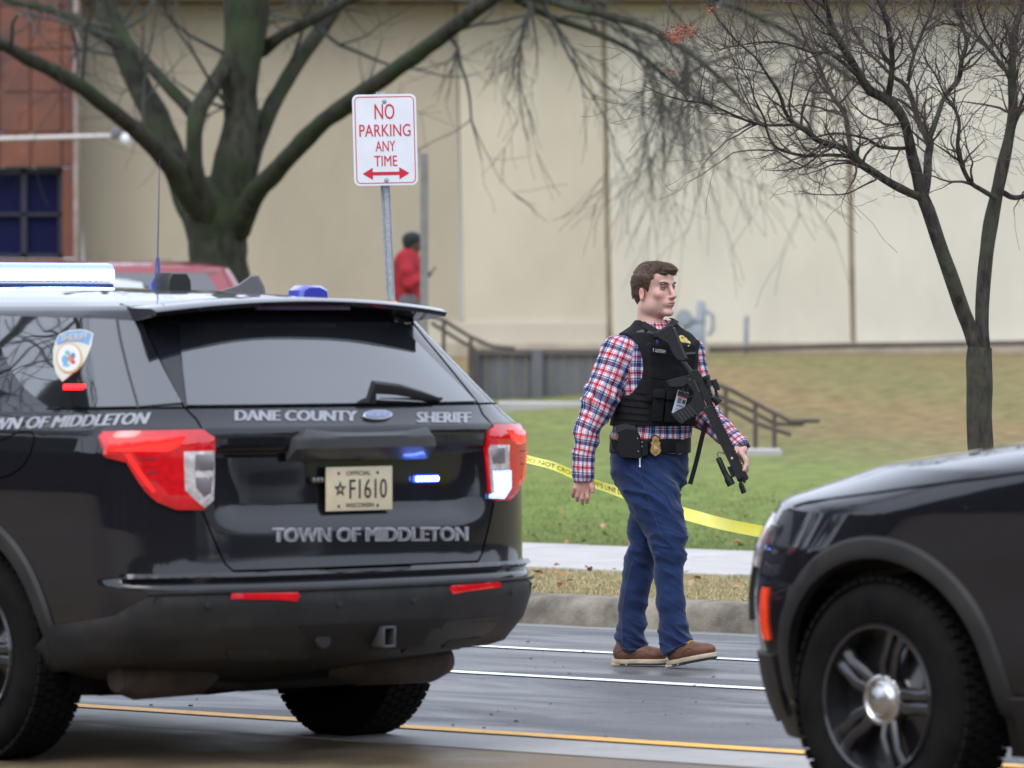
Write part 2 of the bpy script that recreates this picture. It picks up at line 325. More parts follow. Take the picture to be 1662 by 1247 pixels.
def leaves(name, n, q0, q1, t0, t1, label, pw=1.0):
    m = MB(); cols = []
    for i in range(n):
        q = q0+(q1-q0)*random.random()**pw; t = random.uniform(t0, t1); p = QT(q, t); p.z = ground_z(p.x, p.y)+random.uniform(.012, .04)
        s = random.uniform(.014, .036); M = Matrix.Rotation(random.uniform(0, 6.3), 3, 'Z') @ Matrix.Rotation(random.uniform(-.7, .7), 3, 'X') @ Matrix.Rotation(random.uniform(-.6, .6), 3, 'Y')
        cz = random.uniform(.1, .5)*s
        pts = [(0, -1, 0), (.5, -.5, cz/s), (.75, .1, cz/s), (.3, .5, 0), (0, 1.1, .1), (-.35, .5, 0), (-.7, .05, cz/s), (-.45, -.55, cz/s)]
        m.add([p+M @ (Vector(a)*s) for a in pts]+[p], [(8, j, (j+1) % 8) for j in range(8)])
        c = random.choice([(.26, .11, .05), (.34, .17, .08), (.2, .09, .05), (.42, .27, .15), (.3, .15, .1)]); cols += [c]*9
    me = m.mesh(name); setcol(me, np.array(cols)); o = finish(name, me, M_BLADE, smooth=False); tag(o, label, 'leaves', kind='stuff'); return o
leaves('fallen_leaves', 420, 22.15, 24.2, 10, 32, 'brown fallen leaves lying on the dry verge')
leaves('fallen_leaves', 380, 26.8, 31, 12, 36, 'brown fallen leaves caught along the edge of the lawn', 3)
# wet grit specks on the road
m = MB()
for i in range(500):
    p = QT(random.uniform(15.9, 21.8), random.uniform(-12, 18), .006); s = random.uniform(.004, .012)
    m.box(p, (s*1.5, s, s*.6), Matrix.Rotation(random.random()*3, 3, 'Z'))
o = m.build('road_grit', pm('grit', (.16, .13, .1), .7), smooth=False); tag(o, 'small dark grit and leaf bits scattered on the road', 'grit', kind='stuff')
# ------------------------------------------------------------------ building
def wallmat(name, c, c2, sc=1.0):
    m = pm(name, c, .85, col2=c2, scale=sc, detail=10, bump=.5, bscale=30, lo=.3, hi=.72, stretch=(1, 1, .5)); return m
YB = 64.5
def wx(px, d=YB): return (px-CX)/FPX*d
def wz(py, d=YB): return P(831, py, d).z
bld = thing('building', (1.0, YB+4, 1.2), 'long pale building with painted panel walls and a rusty brown bay at its left end', 'building')
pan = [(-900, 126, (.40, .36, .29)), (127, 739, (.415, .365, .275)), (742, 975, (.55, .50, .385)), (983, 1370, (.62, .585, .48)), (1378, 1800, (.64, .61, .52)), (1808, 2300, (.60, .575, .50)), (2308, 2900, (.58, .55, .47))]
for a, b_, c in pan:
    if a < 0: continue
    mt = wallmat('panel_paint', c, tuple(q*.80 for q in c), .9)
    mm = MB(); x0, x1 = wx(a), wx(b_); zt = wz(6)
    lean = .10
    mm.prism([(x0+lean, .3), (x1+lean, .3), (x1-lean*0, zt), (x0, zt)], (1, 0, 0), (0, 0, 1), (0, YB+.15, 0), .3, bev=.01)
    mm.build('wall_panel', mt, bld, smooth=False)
M_JOINT = pm('joint_sealant', (.17, .135, .085), .8, col2=(.26, .22, .15), scale=3)
for px in (740.5, 979, 1374, 1804):
    mm = MB(); mm.tube([Vector((wx(px)+.11, YB+.05, .4)), Vector((wx(px), YB+.05, wz(6)))], .055 if px > 900 else .01, 6); mm.build('wall_joint', M_JOINT, bld)
# shallow plinth at the base of the wall
mm = MB(); mm.box(((wx(560)+wx(985))/2, YB-.03, (wz(523)+.2)/2), (wx(985)-wx(560), .12, wz(523)-.2), bev=.01); mm.build('wall_plinth', wallmat('plinth_paint', (.50, .46, .37), (.44, .40, .32)), bld, smooth=False)
mm = MB(); mm.box((4.5, YB-.1, .75), (14, .3, 1.1), bev=.02); 
mm.build('wall_footing', pm('footing', (.42, .37, .29), .9, col2=(.3, .26, .2), scale=3), bld, smooth=False)
mm = MB(); mm.box((5, YB-.15, wz(3)+.35), (26, 1.0, .72), bev=.02); mm.build('roof_fascia', pm('fascia_metal', (.16, .13, .10), .6), bld, smooth=False)
mm = MB(); mm.box((5, YB+10, wz(3)+.8), (26, 20, .3)); mm.build('roof', pm('roof_felt', (.1, .1, .1), .9), bld, smooth=False)
mm = MB(); mm.box((17.5, YB+10, 3), (.3, 19.4, 5)); mm.build('side_wall', wallmat('side_paint', (.5, .47, .4), (.42, .4, .34)), bld, smooth=False)
# rusty bay
def rust():
    m = bpy.data.materials.new('weathered_steel'); m.use_nodes = True; N, L = nodes(m); b = N['Principled BSDF']; b.inputs['Roughness'].default_value = .75
    tc = N.new('ShaderNodeTexCoord'); n1 = N.new('ShaderNodeTexNoise'); n1.inputs['Scale'].default_value = 1.6; n1.inputs['Detail'].default_value = 9; n1.inputs['Distortion'].default_value = .6; L.new(tc.outputs['Object'], n1.inputs['Vector'])
    cr = N.new('ShaderNodeValToRGB'); e = cr.color_ramp.elements; e[0].position = .33; e[0].color = (.055, .03, .03, 1); e[1].position = .70; e[1].color = (.20, .075, .045, 1)
    k = e.new(.47); k.color = (.14, .055, .04, 1); k = e.new(.58); k.color = (.17, .06, .035, 1); L.new(n1.outputs[0], cr.inputs[0]); L.new(cr.outputs[0], b.inputs['Base Color'])
    bp = N.new('ShaderNodeBump'); bp.inputs['Strength'].default_value = .5; bp.inputs['Distance'].default_value = .03; L.new(n1.outputs[0], bp.inputs['Height']); L.new(bp.outputs[0], b.inputs['Normal'])
    return m
M_RUST = rust(); YR = 63.6
rx = lambda px: wx(px, YR); rz_ = lambda py: wz(py, YR)
# plates of the bay, each its own piece, around the window opening (px 0..100, py 272..420)
cols_ = [-260, -170, -85, 0, 50, 101, 123]; rows = [-60, 10, 80, 150, 215, 272, 420, 560]
for i in range(len(cols_)-1):
    for j in range(len(rows)-1):
        if cols_[i] >= 0 and cols_[i+1] <= 101 and rows[j] >= 272 and rows[j+1] <= 420: continue
        if cols_[i] < 0 and rows[j] >= 272 and rows[j+1] <= 420 and cols_[i] >= -170: continue
        x0, x1 = rx(cols_[i]), rx(cols_[i+1]); z1, z0 = rz_(rows[j]), rz_(rows[j+1])
        mm = MB(); mm.box(((x0+x1)/2, YR+.2+random.uniform(-.008, .008), (z0+z1)/2), (x1-x0-.012, .4, z1-z0-.012), bev=.008); mm.build('steel_plate', M_RUST, bld, smooth=False)
mm = MB(); mm.box((rx(125.5), YR+.15, 3.2), (.045, .75, 6.0)); mm.build('corner_trim', pm('corner_trim', (.35, .3, .28), .6, col2=(.2, .15, .12), scale=4), bld, smooth=False)
M_DGL = pm('dark_window_glass', (.012, .014, .05), .06, coat=.5)
wn = MB(); X0, X1, Z0, Z1 = rx(-170), rx(101), rz_(420), rz_(272)
M_FR = pm('dark_window_frame', (.02, .02, .035), .4)
for (a, b_, c, d_) in ((X0, X1, Z1-.06, Z1), (X0, X1, Z0, Z0+.06), (X1-.06, X1, Z0, Z1), (X0, X0+.06, Z0, Z1), (rx(32), rx(41), Z0, Z1), (rx(-60), rx(-51), Z0, Z1), (X0, X1, rz_(350), rz_(345))):
    wn.box(((a+b_)/2, YR+.25, (c+d_)/2), (b_-a, .12, d_-c))
wo = wn.build('window', M_FR, bld, smooth=False)
xs = [X0+.06, rx(-60), rx(-51), rx(32), rx(41), X1-.06]
for a, b_ in ((xs[0], xs[1]), (xs[2], xs[3]), (xs[4], xs[5])):
    for c, d_ in ((Z0+.06, rz_(350)), (rz_(345), Z1-.06)):
        mm = MB(); mm.box(((a+b_)/2, YR+.27, (c+d_)/2), (b_-a, .02, d_-c)); mm.build('pane', M_DGL, wo, smooth=False)
# lamp on a long arm across the bay
A0 = P(-90, 228, 61); A1 = P(186, 221, 61)
lt = thing('arm_lamp', A0, 'pale floodlight at the end of a long thin arm across the rusty bay', 'lamp')
mm = MB(); mm.tube([A0, A1], .028, 8); mm.tube([A0, A0+Vector((-.4, 2.4, .1))], .03, 8); mm.build('arm', pm('galvanised_arm', (.45, .42, .42), .5, metal=.4), lt)
mm = MB(); mm.box(A1+Vector((.02, 0, .03)), (.12, .12, .12), bev=.02); mm.build('bracket', pm('bracket_dark', (.12, .12, .14), .5), lt)
mm = MB(); mm.lathe([(0, 0), (.05, 0), (.08, .06), (.08, .1), (0, .1)], A1+Vector((.08, -.02, -.02)), (1, -.2, -.3), 16); mm.build('lamp_head', pm('lamp_head', (.6, .6, .62), .4), lt)
# ------------------------------------------------------------------ retaining wall / screen, rails, steps, gas meter
M_GREY = pm('grey_board', (.135, .14, .15), .8, col2=(.11, .113, .12), scale=3, stretch=(4, 4, 1))
scr = thing('screen_wall', (wx(860, 54), 54.2, .7), 'low grey boarded screen wall beside the steps below the building', 'wall')
x = wx(768, 54); x1 = wx(1005, 54); i = 0
while x < x1:
    w_ = .128; mm = MB(); top = P(831, 576, 54).z
    mm.box((x+w_/2, 54.2+.003*(i % 2), (top+.35)/2), (w_-.004, .06, top-.35), bev=.004); mm.build('board', M_GREY, scr, smooth=False); x += w_; i += 1
mm = MB(); mm.box(((wx(766, 54)+x1)/2, 54.2, P(831, 573, 54).z+.01), (x1-wx(766, 54), .16, .05), bev=.006); mm.build('cap_rail', pm('screen_cap', (.10, .09, .085), .8), scr, smooth=False)
for px in (768, 872, 1003):
    mm = MB(); mm.box((wx(px, 54), 54.1, .78), (.11, .11, 1.0), bev=.01); mm.build('post', M_GREY, scr, smooth=False)
mm = MB(); mm.box((wx(900, 53), 53.3, .72), (1.1, 1.2, .1), bev=.01); mm.build('paved_landing', M_WALK, None, smooth=False)['kind'] = 'structure'
M_RAIL = pm('rail_paint', (.06, .045, .038), .6, col2=(.10, .075, .06), scale=8)
def handrail(name, rails, posts, d, label, r=.019):
    p0 = P(*posts[0][:2], d); t = thing(name, (p0.x, p0.y, ground_z(p0.x, p0.y)), label, 'handrail')
    for rl in rails:
        mm = MB(); mm.tube([P(a, b_, d+(c if c else 0)) for a, b_, c in rl], r, 8); mm.build('rail', M_RAIL, t)
    for a, b_, c in posts:
        p = P(a, b_, d+c); mm = MB(); mm.tube([p, Vector((p.x, p.y, ground_z(p.x, p.y)-.1))], r, 8); mm.build('post', M_RAIL, t)
    return t
handrail('handrail', [[(690, 508, 0), (720, 520, 0), (762, 546, 0), (800, 563, 0), (836, 566, 0)], [(700, 524, .6), (745, 552, .6), (770, 566, .6)]], [(720, 521, 0), (764, 547, 0), (770, 566, .6)], 53.4, 'brown handrail running down steps just right of the parked patrol car roof')
handrail('handrail', [[(1158, 622, 0), (1185, 632, 0), (1240, 662, 0), (1284, 684, 0), (1330, 683, 0)], [(1160, 640, 1.2), (1215, 664, 1.2), (1258, 688, 1.2), (1305, 688, 1.2)], [(1165, 652, 0), (1225, 686, 0), (1284, 706, 0)]], [(1178, 629, 0), (1226, 655, 0), (1257, 670, 0), (1222, 668, 1.2), (1284, 684, 0)][:3], 46, 'brown double handrail beside the steps on the grass bank at right')
steps = thing('steps', P(1200, 760, 45.6), 'short flight of concrete steps set into the grass bank', 'steps')
for k in range(2):
    z = .40+k*.10; mm = MB(); y = 44.9+k*.42; mm.box((wx(1246-k*17, y), y+.25, z-.12), (.42, .5, .24), bev=.012); mm.build('step', M_WALK, steps, smooth=False)
gm = thing('gas_meter', (wx(1125, 63), 63.4, 1.2), 'blue grey gas meter with regulator and pipes against the pale wall', 'gas meter')
M_GM = pm('gas_meter_grey', (.22, .26, .31), .5, col2=(.3, .33, .36), scale=8)
g = lambda px, py, dy=0: P(px, py, 63.6+dy)
mm = MB(); c = g(1126, 548); mm.box(c, (.26, .2, .34), bev=.04); mm.box(c+Vector((0, -.02, .2)), (.2, .15, .08), bev=.02); mm.build('meter_body', M_GM, gm)
mm = MB(); mm.tube([g(1120, 530), g(1120, 512), g(1108, 508), g(1100, 515), g(1099, 600)], .024, 8); mm.tube([g(1134, 530), g(1134, 506), g(1148, 506), g(1157, 512), g(1157, 535), g(1150, 545)], .022, 8); mm.build('pipe', M_GM, gm)
mm = MB(); mm.lathe([(0, 0), (.05, 0), (.05, .26), (.03, .3), (0, .3)], g(1138, 530), (0, 0, 1), 14); mm.lathe([(0, -.04), (.09, -.04), (.1, 0), (.09, .04), (0, .04)], g(1110, 516, -.1), (0, 1, 0), 16); mm.build('regulator', M_GM, gm)
vp = thing('vent_pipe', (wx(1211, 64), 64.0, 1.2), 'short grey pipe standing beside the gas meter', 'pipe'); mm = MB(); mm.tube([P(1211, 580, 64), P(1211, 516, 64), P(1214, 513, 64)], .028, 8); mm.build('pipe', M_GM, vp)
lp = thing('wall_pipe', (wx(1250, 63.9), 63.9, 1.2), 'thin brown pipe running low along the foot of the pale wall', 'pipe'); mm = MB(); mm.tube([P(1150, 568, 63.9), P(1380, 561, 63.9), P(1700, 556, 63.9)], .03, 8); mm.build('pipe', M_RAIL, lp)
# ------------------------------------------------------------------ patrol cars
def sstep(a, b, x):
    t = min(1, max(0, (x-a)/(b-a))); return t*t*(3-2*t)
ZK = [.20, .33, .40, .50, .60, .655, .68, .74, .85, 1.0, 1.12, 1.19, 1.205, 1.24, 1.285, 1.40, 1.52, 1.60, 1.625, 1.645, 1.665, 1.685, 1.70, 1.712]
YRK = [.95, .42, .09, .02, .0, .005, .05, .065, .07, .075, .075, .07, .075, .115, .155, .265, .375, .44, .46, .50, .62, .85, 1.2, 1.7]
WK = [.80, .88, .93, .97, .985, .99, .992, .995, 1.0, 1.0, .995, .985, .975, .95, .925, .865, .80, .755, .735, .71, .66, .57, .46, .30]
YFK = [4.98, 5.02, 5.03, 5.03, 5.05, 5.05, 5.05, 5.04, 5.02, 4.95, 4.55, 4.05, 3.92, 3.78, 3.70, 3.48, 3.24, 3.07, 3.0, 2.93, 2.80, 2.62, 2.45, 2.2]
CRK = [.45, .45, .42, .40, .38, .38, .36, .34, .34, .34, .34, .34, .34, .34, .34, .34, .34, .34, .34, .34, .34, .34, .36, .4]
CFK = [.8, .85, .9, .9, .9, .9, .9, .9, .92, 1.0, 1.2, 1.3, 1.25, .8, .6, .5, .5, .5, .5, .5, .5, .5, .5, .5]
NR, NF = 2.7, 2.3
def prm(z): return tuple(float(np.interp(z, ZK, K)) for K in (YRK, WK, YFK, CRK, CFK))
def recess(x, z):
    a = sstep(.62, .50, abs(x)-(.0+(z-.8)*.25)) if z > .8 else 0
    return .035*a*sstep(.84, .93, z)*(1-sstep(1.115, 1.13, z))
def sf(u, z):
    """car shell: u in [-1,1] rear face (0 = centre line, negative = left); |u|>1 along the side; past the side the nose"""
    yr, w, yf, c, cf = prm(z); sg = 1 if u >= 0 else -1; a = abs(u)
    if a <= 1:
        th = a*math.pi/2; x = w*math.sin(th)**(2/NR); y = yr+c*(1-math.cos(th)**(2/NR))+recess(x, z)
    elif a <= 2:
        k = a-1; ya, yb = yr+c, yf-cf; y = ya+(yb-ya)*k; x = w
    else:
        th = (3-a)*math.pi/2; x = w*math.sin(max(th, 0))**(2/NF); y = yf-cf*(1-math.cos(th)**(2/NF))
    # gentle plan taper of the flanks towards the ends and body side shape
    x *= 1-.012*sstep(1.2, 0, y)-.03*sstep(3.6, 4.8, y)
    if .45 < z < 1.15: x -= .018*math.exp(-((z-.72)/.13)**2)*sstep(1.35, 1.9, y)*sstep(3.9, 3.3, y)
    return Vector((sg*x, y, z))
ZL = list(np.linspace(.22, .64, 15))+list(np.linspace(.65, .69, 7))+list(np.linspace(.71, .83, 7))+list(np.linspace(.85, .94, 8))+list(np.linspace(.97, 1.10, 7))+list(np.linspace(1.113, 1.132, 5))+[1.15, 1.17, 1.185, 1.195, 1.205, 1.212, 1.22, 1.24, 1.26, 1.275, 1.29]+list(np.linspace(1.32, 1.60, 12))+list(np.linspace(1.61, 1.712, 26))
UL = [i/26 for i in range(27)]+[1+i/30 for i in range(1, 31)]+[2+i/20 for i in range(1, 21)]
UL = [-u for u in UL[:0:-1]][1:]+UL          # -3 .. 3 (3 == -3 at the nose)
def topz(p):        # the roof is highest amidships and crowned across
    k = sstep(1.60, 1.712, p.z)
    return Vector((p.x, p.y, p.z-k*(.05*abs(p.x)**2)))
def shell_mesh():
    n = len(UL); vs = [topz(sf(u, z)) for z in ZL for u in UL]; k = len(ZL)
    fs = [(i*n+j, i*n+(j+1) % n, (i+1)*n+(j+1) % n, (i+1)*n+j) for i in range(k-1) for j in range(n)]
    vs.append(Vector((0, 2.0, 1.714))); t = len(vs)-1; fs += [((k-1)*n+j, (k-1)*n+(j+1) % n, t) for j in range(n)]
    vs.append(Vector((0, 2.4, .22))); t = len(vs)-1; fs += [((j+1) % n, j, t) for j in range(n)]
    me = bpy.data.meshes.new('body'); me.from_pydata([tuple(v) for v in vs], [], fs); me.update(); return me
SH = shell_mesh(); SHV = [v.co.copy() for v in SH.vertices]; SHF = [tuple(p.vertices) for p in SH.polygons]
BVH = BVHTree.FromPolygons(SHV, SHF)
WHEELS = [(-.84, 1.12), (.84, 1.12), (-.84, 4.095), (.84, 4.095)]; WR = .385
def body_mesh():
    """shell with wheel wells cut"""
    me = SH.copy(); o = bpy.data.objects.new('tmp', me); COL.objects.link(o)
    cut = MB()
    for (x, y) in WHEELS:
        sg = 1 if x > 0 else -1; pr = []
        for s_ in range(37):
            a = math.pi*2*s_/36; pr.append((math.cos(a)*.445, math.sin(a)*.445))
        vs = [(sg*h, y+c, .395+d) for h in (.52, 1.2) for c, d in pr[:-1]]; n = 36
        fs = [(i, (i+1) % n, n+(i+1) % n, n+i) for i in range(n)]+[tuple(range(n-1, -1, -1)), tuple(range(n, 2*n))]
        cut.add(vs, fs)
    bm = bmesh.new(); tm = cut.mesh(); bm.from_mesh(tm); bmesh.ops.recalc_face_normals(bm, faces=bm.faces[:]); bm.to_mesh(tm); bm.free()
    bm = bmesh.new(); bm.from_mesh(me); bmesh.ops.recalc_face_normals(bm, faces=bm.faces[:]); bm.to_mesh(me); bm.free()
    oc = bpy.data.objects.new('tmpc', tm); COL.objects.link(oc)
    md = o.modifiers.new('b', 'BOOLEAN'); md.object = oc; md.operation = 'DIFFERENCE'; md.solver = 'EXACT'
    dg = bpy.context.evaluated_depsgraph_get(); r = bpy.data.meshes.new_from_object(o.evaluated_get(dg))
    bpy.data.objects.remove(o); bpy.data.objects.remove(oc); return r
BODY = body_mesh()
class Car:
    def __init__(s, loc, psi, lz=0):
        s.loc = Vector(loc); s.M = Matrix.Translation(s.loc) @ Matrix.Rotation(psi, 4, 'Z'); s.Mi = s.M.inverted()
    def hit(s, px, py):
        o = s.Mi @ C0; d = (s.Mi.to_3x3() @ ray(px, py)).normalized(); h = BVH.ray_cast(o, d)
        return (h[0], h[1]) if h[0] is not None else (None, None)
    def uz(s, px, py):
        h, n = s.hit(px, py)
        if h is None: return None
        return inv(h)
def inv(p):
    z = p.z; yr, w, yf, c, cf = prm(z); sg = 1 if p.x >= 0 else -1
    if p.y > yf-cf:
        cth = min(1, max(0, 1-(yf-p.y)/cf)); th = math.asin(min(1, cth)**(NF/2)) if 0 else math.acos(min(1, max(0, 1-(yf-p.y)/cf))**(NF/2)); return (sg*(3-th/(math.pi/2)), z)
    if p.y > yr+c: return (sg*(1+(p.y-yr-c)/(yf-cf-yr-c)), z)
    k = min(1, max(0, 1-(p.y-recess(p.x, z)-yr)/c)); th1 = math.acos(k**(NR/2)); xx = min(1, abs(p.x)/(w*(1-.012*sstep(1.2, 0, p.y)))); th2 = math.asin(xx**(NR/2))
    th = th2 if th2 < math.pi/4 else th1
    return (sg*th/(math.pi/2), z)
def pt(u, z, off=0.):
    p = topz(sf(u, z)); e = 1e-3
    a = sf(u+e, z)-sf(u-e, z); b = sf(u, z+e)-sf(u, z-e); n = a.cross(b)
    if n.length < 1e-12: return p
    n.normalize()
    if n.dot(Vector((p.x, p.y-2.5, p.z-1.0))) < 0: n = -n
    return p+n*off
def densify(poly, step, closed=True):
    out = []; n = len(poly)
    for i in range(n if closed else n-1):
        a, b = poly[i], poly[(i+1) % n]; k = max(1, int(math.ceil(max(abs(a[0]-b[0])/step[0], abs(a[1]-b[1])/step[1]))))
        for j in range(k): out.append((a[0]+(b[0]-a[0])*j/k, a[1]+(b[1]-a[1])*j/k))
    if not closed: out.append(poly[-1])
    return out
def fillpoly(poly, step):
    b = densify(poly, step); n = len(b)
    xs = [p[0] for p in b]; ys = [p[1] for p in b]
    def inside(x, y):
        c = False; j = n-1
        for i in range(n):
            if (b[i][1] > y) != (b[j][1] > y) and x < (b[j][0]-b[i][0])*(y-b[i][1])/(b[j][1]-b[i][1])+b[i][0]: c = not c
            j = i
        return c
    pts = list(b)
    nx = int((max(xs)-min(xs))/step[0]); ny = int((max(ys)-min(ys))/step[1])
    for i in range(1, nx+1):
        for j in range(1, ny+1):
            x = min(xs)+i*(max(xs)-min(xs))/(nx+1); y = min(ys)+j*(max(ys)-min(ys))/(ny+1)
            if inside(x, y) and min((abs(x-q[0])/step[0])**2+(abs(y-q[1])/step[1])**2 for q in b) > .16: pts.append((x, y))
    r = delaunay_2d_cdt([Vector(p) for p in pts], [(i, (i+1) % n) for i in range(n)], [], 1, 1e-6)
    return [tuple(v) for v in r[0]], [tuple(f) for f in r[2]], n
def patch(poly, th, name, mat, parent, base=.001, step=(.04, .03), mirror=False, dome=0., smooth=True):
    """piece lying on the shell: poly in (u, z), th thick, rounded over by dome"""
    V, F, nb = fillpoly(poly, step)
    if mirror: V = [(-a, b) for a, b in V]; F = [f[::-1] for f in F]
    # boundary edges
    ec = {}
    for f in F:
        for i in range(3):
            e = (f[i], f[(i+1) % 3]); ec[tuple(sorted(e))] = ec.get(tuple(sorted(e)), [])+[e]
    bd = [v[0] for v in ec.values() if len(v) == 1]; bs = set(i for e in bd for i in e)
    top = [pt(a, b, base+(th if i not in bs else th-min(dome, th*.8))) for i, (a, b) in enumerate(V)]
    vs = list(top); low = {}
    for i in bs: low[i] = len(vs); vs.append(pt(V[i][0], V[i][1], -.012))
    fs = list(F)+[(b_, a, low[a], low[b_]) for a, b_ in bd]
    bm = bmesh.new(); bv = [bm.verts.new(v) for v in vs]
    for f in fs:
        try: bm.faces.new([bv[i] for i in f])
        except ValueError: pass
    bmesh.ops.recalc_face_normals(bm, faces=bm.faces[:])
    # make sure it faces outwards
    c = sum((f.normal.dot(Vector((f.calc_center_median().x, f.calc_center_median().y-2.5, 0))) for f in bm.faces))
    if c < 0: bmesh.ops.reverse_faces(bm, faces=bm.faces[:])
    me = bpy.data.meshes.new(name); bm.to_mesh(me); bm.free()
    return finish(name, me, mat, parent, local=True, smooth=smooth)
def line(pts, rad, name, mat, parent, off=.0, mirror=False, n=6):
    d = densify(pts, (.03, .03), closed=False)
    if mirror: d = [(-a, b) for a, b in d]
    m = MB(); m.tube([pt(a, b, off) for a, b in d], rad, n); return m.build(name, mat, parent, True)
def carpaint():
    m = bpy.data.materials.new('black_car_paint'); m.use_nodes = True; N, L = nodes(m); b = N['Principled BSDF']
    b.inputs['Coat Weight'].default_value = 1; b.inputs['Coat Roughness'].default_value = .025; b.inputs['Roughness'].default_value = .35; b.inputs['Coat IOR'].default_value = 1.52; b.inputs['Specular IOR Level'].default_value = .08
    tc = N.new('ShaderNodeTexCoord'); n = N.new('ShaderNodeTexNoise'); n.inputs['Scale'].default_value = 2.2; n.inputs['Detail'].default_value = 8; L.new(tc.outputs['Object'], n.inputs['Vector'])
    sx = N.new('ShaderNodeSeparateXYZ'); L.new(tc.outputs['Object'], sx.inputs[0])
    # road dust, thicker low down and on the tail
    a = N.new('ShaderNodeMapRange'); a.inputs[1].default_value = 1.25; a.inputs[2].default_value = .3; a.inputs[3].default_value = .0; a.inputs[4].default_value = .15; L.new(sx.outputs['Z'], a.inputs[0])
    a2 = N.new('ShaderNodeMapRange'); a2.inputs[1].default_value = .30; a2.inputs[2].default_value = .08; a2.inputs[3].default_value = .12; a2.inputs[4].default_value = 1.; L.new(sx.outputs['Y'], a2.inputs[0])
    mm = N.new('ShaderNodeMath'); mm.operation = 'MULTIPLY'; L.new(a.outputs[0], mm.inputs[0]); L.new(a2.outputs[0], mm.inputs[1])
    m2 = N.new('ShaderNodeMath'); m2.operation = 'MULTIPLY'; L.new(mm.outputs[0], m2.inputs[0]); L.new(n.outputs[0], m2.inputs[1])
    mi = N.new('ShaderNodeMix'); mi.data_type = 'RGBA'; mi.inputs[6].default_value = (.006, .006, .009, 1); mi.inputs[7].default_value = (.12, .115, .11, 1); L.new(m2.outputs[0], mi.inputs[0]); L.new(mi.outputs[2], b.inputs['Base Color'])
    cr = N.new('ShaderNodeMapRange'); cr.inputs[1].default_value = 0; cr.inputs[2].default_value = .10; cr.inputs[3].default_value = .02; cr.inputs[4].default_value = .24; L.new(m2.outputs[0], cr.inputs[0]); L.new(cr.outputs[0], b.inputs['Coat Roughness'])
    return m
M_PAINT = carpaint()
M_GLASS = pm('privacy_glass', (.010, .011, .014), .02, coat=1, spec=1)
M_GLASS.node_tree.nodes['Principled BSDF'].inputs['Coat IOR'].default_value = 1.8
M_PLAS = pm('grey_black_plastic', (.014, .014, .016), .55, col2=(.026, .025, .0245), scale=6, bump=.2, bscale=300, spec=.28)
M_TRIM = pm('black_trim', (.012, .012, .013), .5)
M_SEAM = pm('panel_gap', (.002, .002, .002), .9, spec=0)
M_RED = pm('red_lens', (.50, .006, .012), .12, coat=1, emis=(1, .01, .02), es=.10, col2=(.34, .004, .008), scale=30)
M_REDB = pm('bright_red_light_guide', (.9, .02, .02), .15, coat=1, emis=(1, .03, .02), es=.35)
M_CLR = pm('clear_lens', (.62, .58, .58), .1, coat=1, col2=(.35, .33, .34), scale=40)
M_LAMPD = pm('lamp_reflector', (.25, .22, .23), .25, metal=.6)
M_BLUE = pm('lit_blue_led', (.2, .3, 1), .3, emis=(.18, .30, 1), es=16)
M_BLUEW = pm('lit_white_blue_led', (.4, .5, 1), .3, emis=(.16, .30, 1), es=12)
M_REDL = pm('lit_red_led', (1, .03, .02), .3, emis=(1, .004, .008), es=5)
M_TYRE = pm('tyre_rubber', (.0035, .0035, .004), .85, col2=(.008, .0075, .007), scale=9, bump=.2, bscale=60, spec=.12)
M_RIM = pm('black_rim', (.012, .012, .014), .28, coat=.6)
M_CHROME = pm('chrome', (.62, .61, .60), .24, metal=1, col2=(.4, .39, .38), scale=30)
M_WELL = pm('wheel_well', (.006, .006, .006), .95, spec=.1)
M_TXT = pm('reflective_lettering', (.33, .335, .36), .4, col2=(.24, .24, .26), scale=40)
M_TXTW = pm('pale_reflective_lettering', (.30, .31, .34), .4, col2=(.21, .22, .25), scale=40)
M_MUF = pm('exhaust_steel', (.075, .055, .042), .7, metal=.2, col2=(.03, .024, .02), scale=9, bump=.2)
M_BLK = pm('black', (.004, .004, .004), .7)
def project_text(car, txt, A, B, up, mat, name, parent, bold=.03, shear=0, base=.002, sx=1):
    """lettering whose baseline runs from pixel A to pixel B, cap height vector up (pixels), laid on the shell"""
    vs, fs, tw = text2d(txt, bold, shear=shear); out = []
    for x, y, lv in vs:
        k = x/tw; px = A[0]+(B[0]-A[0])*k+up[0]*y; py = A[1]+(B[1]-A[1])*k+up[1]*y
        h, n = car.hit(px, py)
        if h is None: h, n = Vector((0, 0, -1)), Vector((0, 0, 1))
        if n.dot(h-Vector((0, 2.5, 1))) < 0: n = -n
        out.append(h+n*(base+.0003*lv))
    m = MB(); m.add(out, fs); return m.build(name, mat, parent, True, smooth=False)
def px_poly(car, pts): return [car.uz(*p) for p in pts]
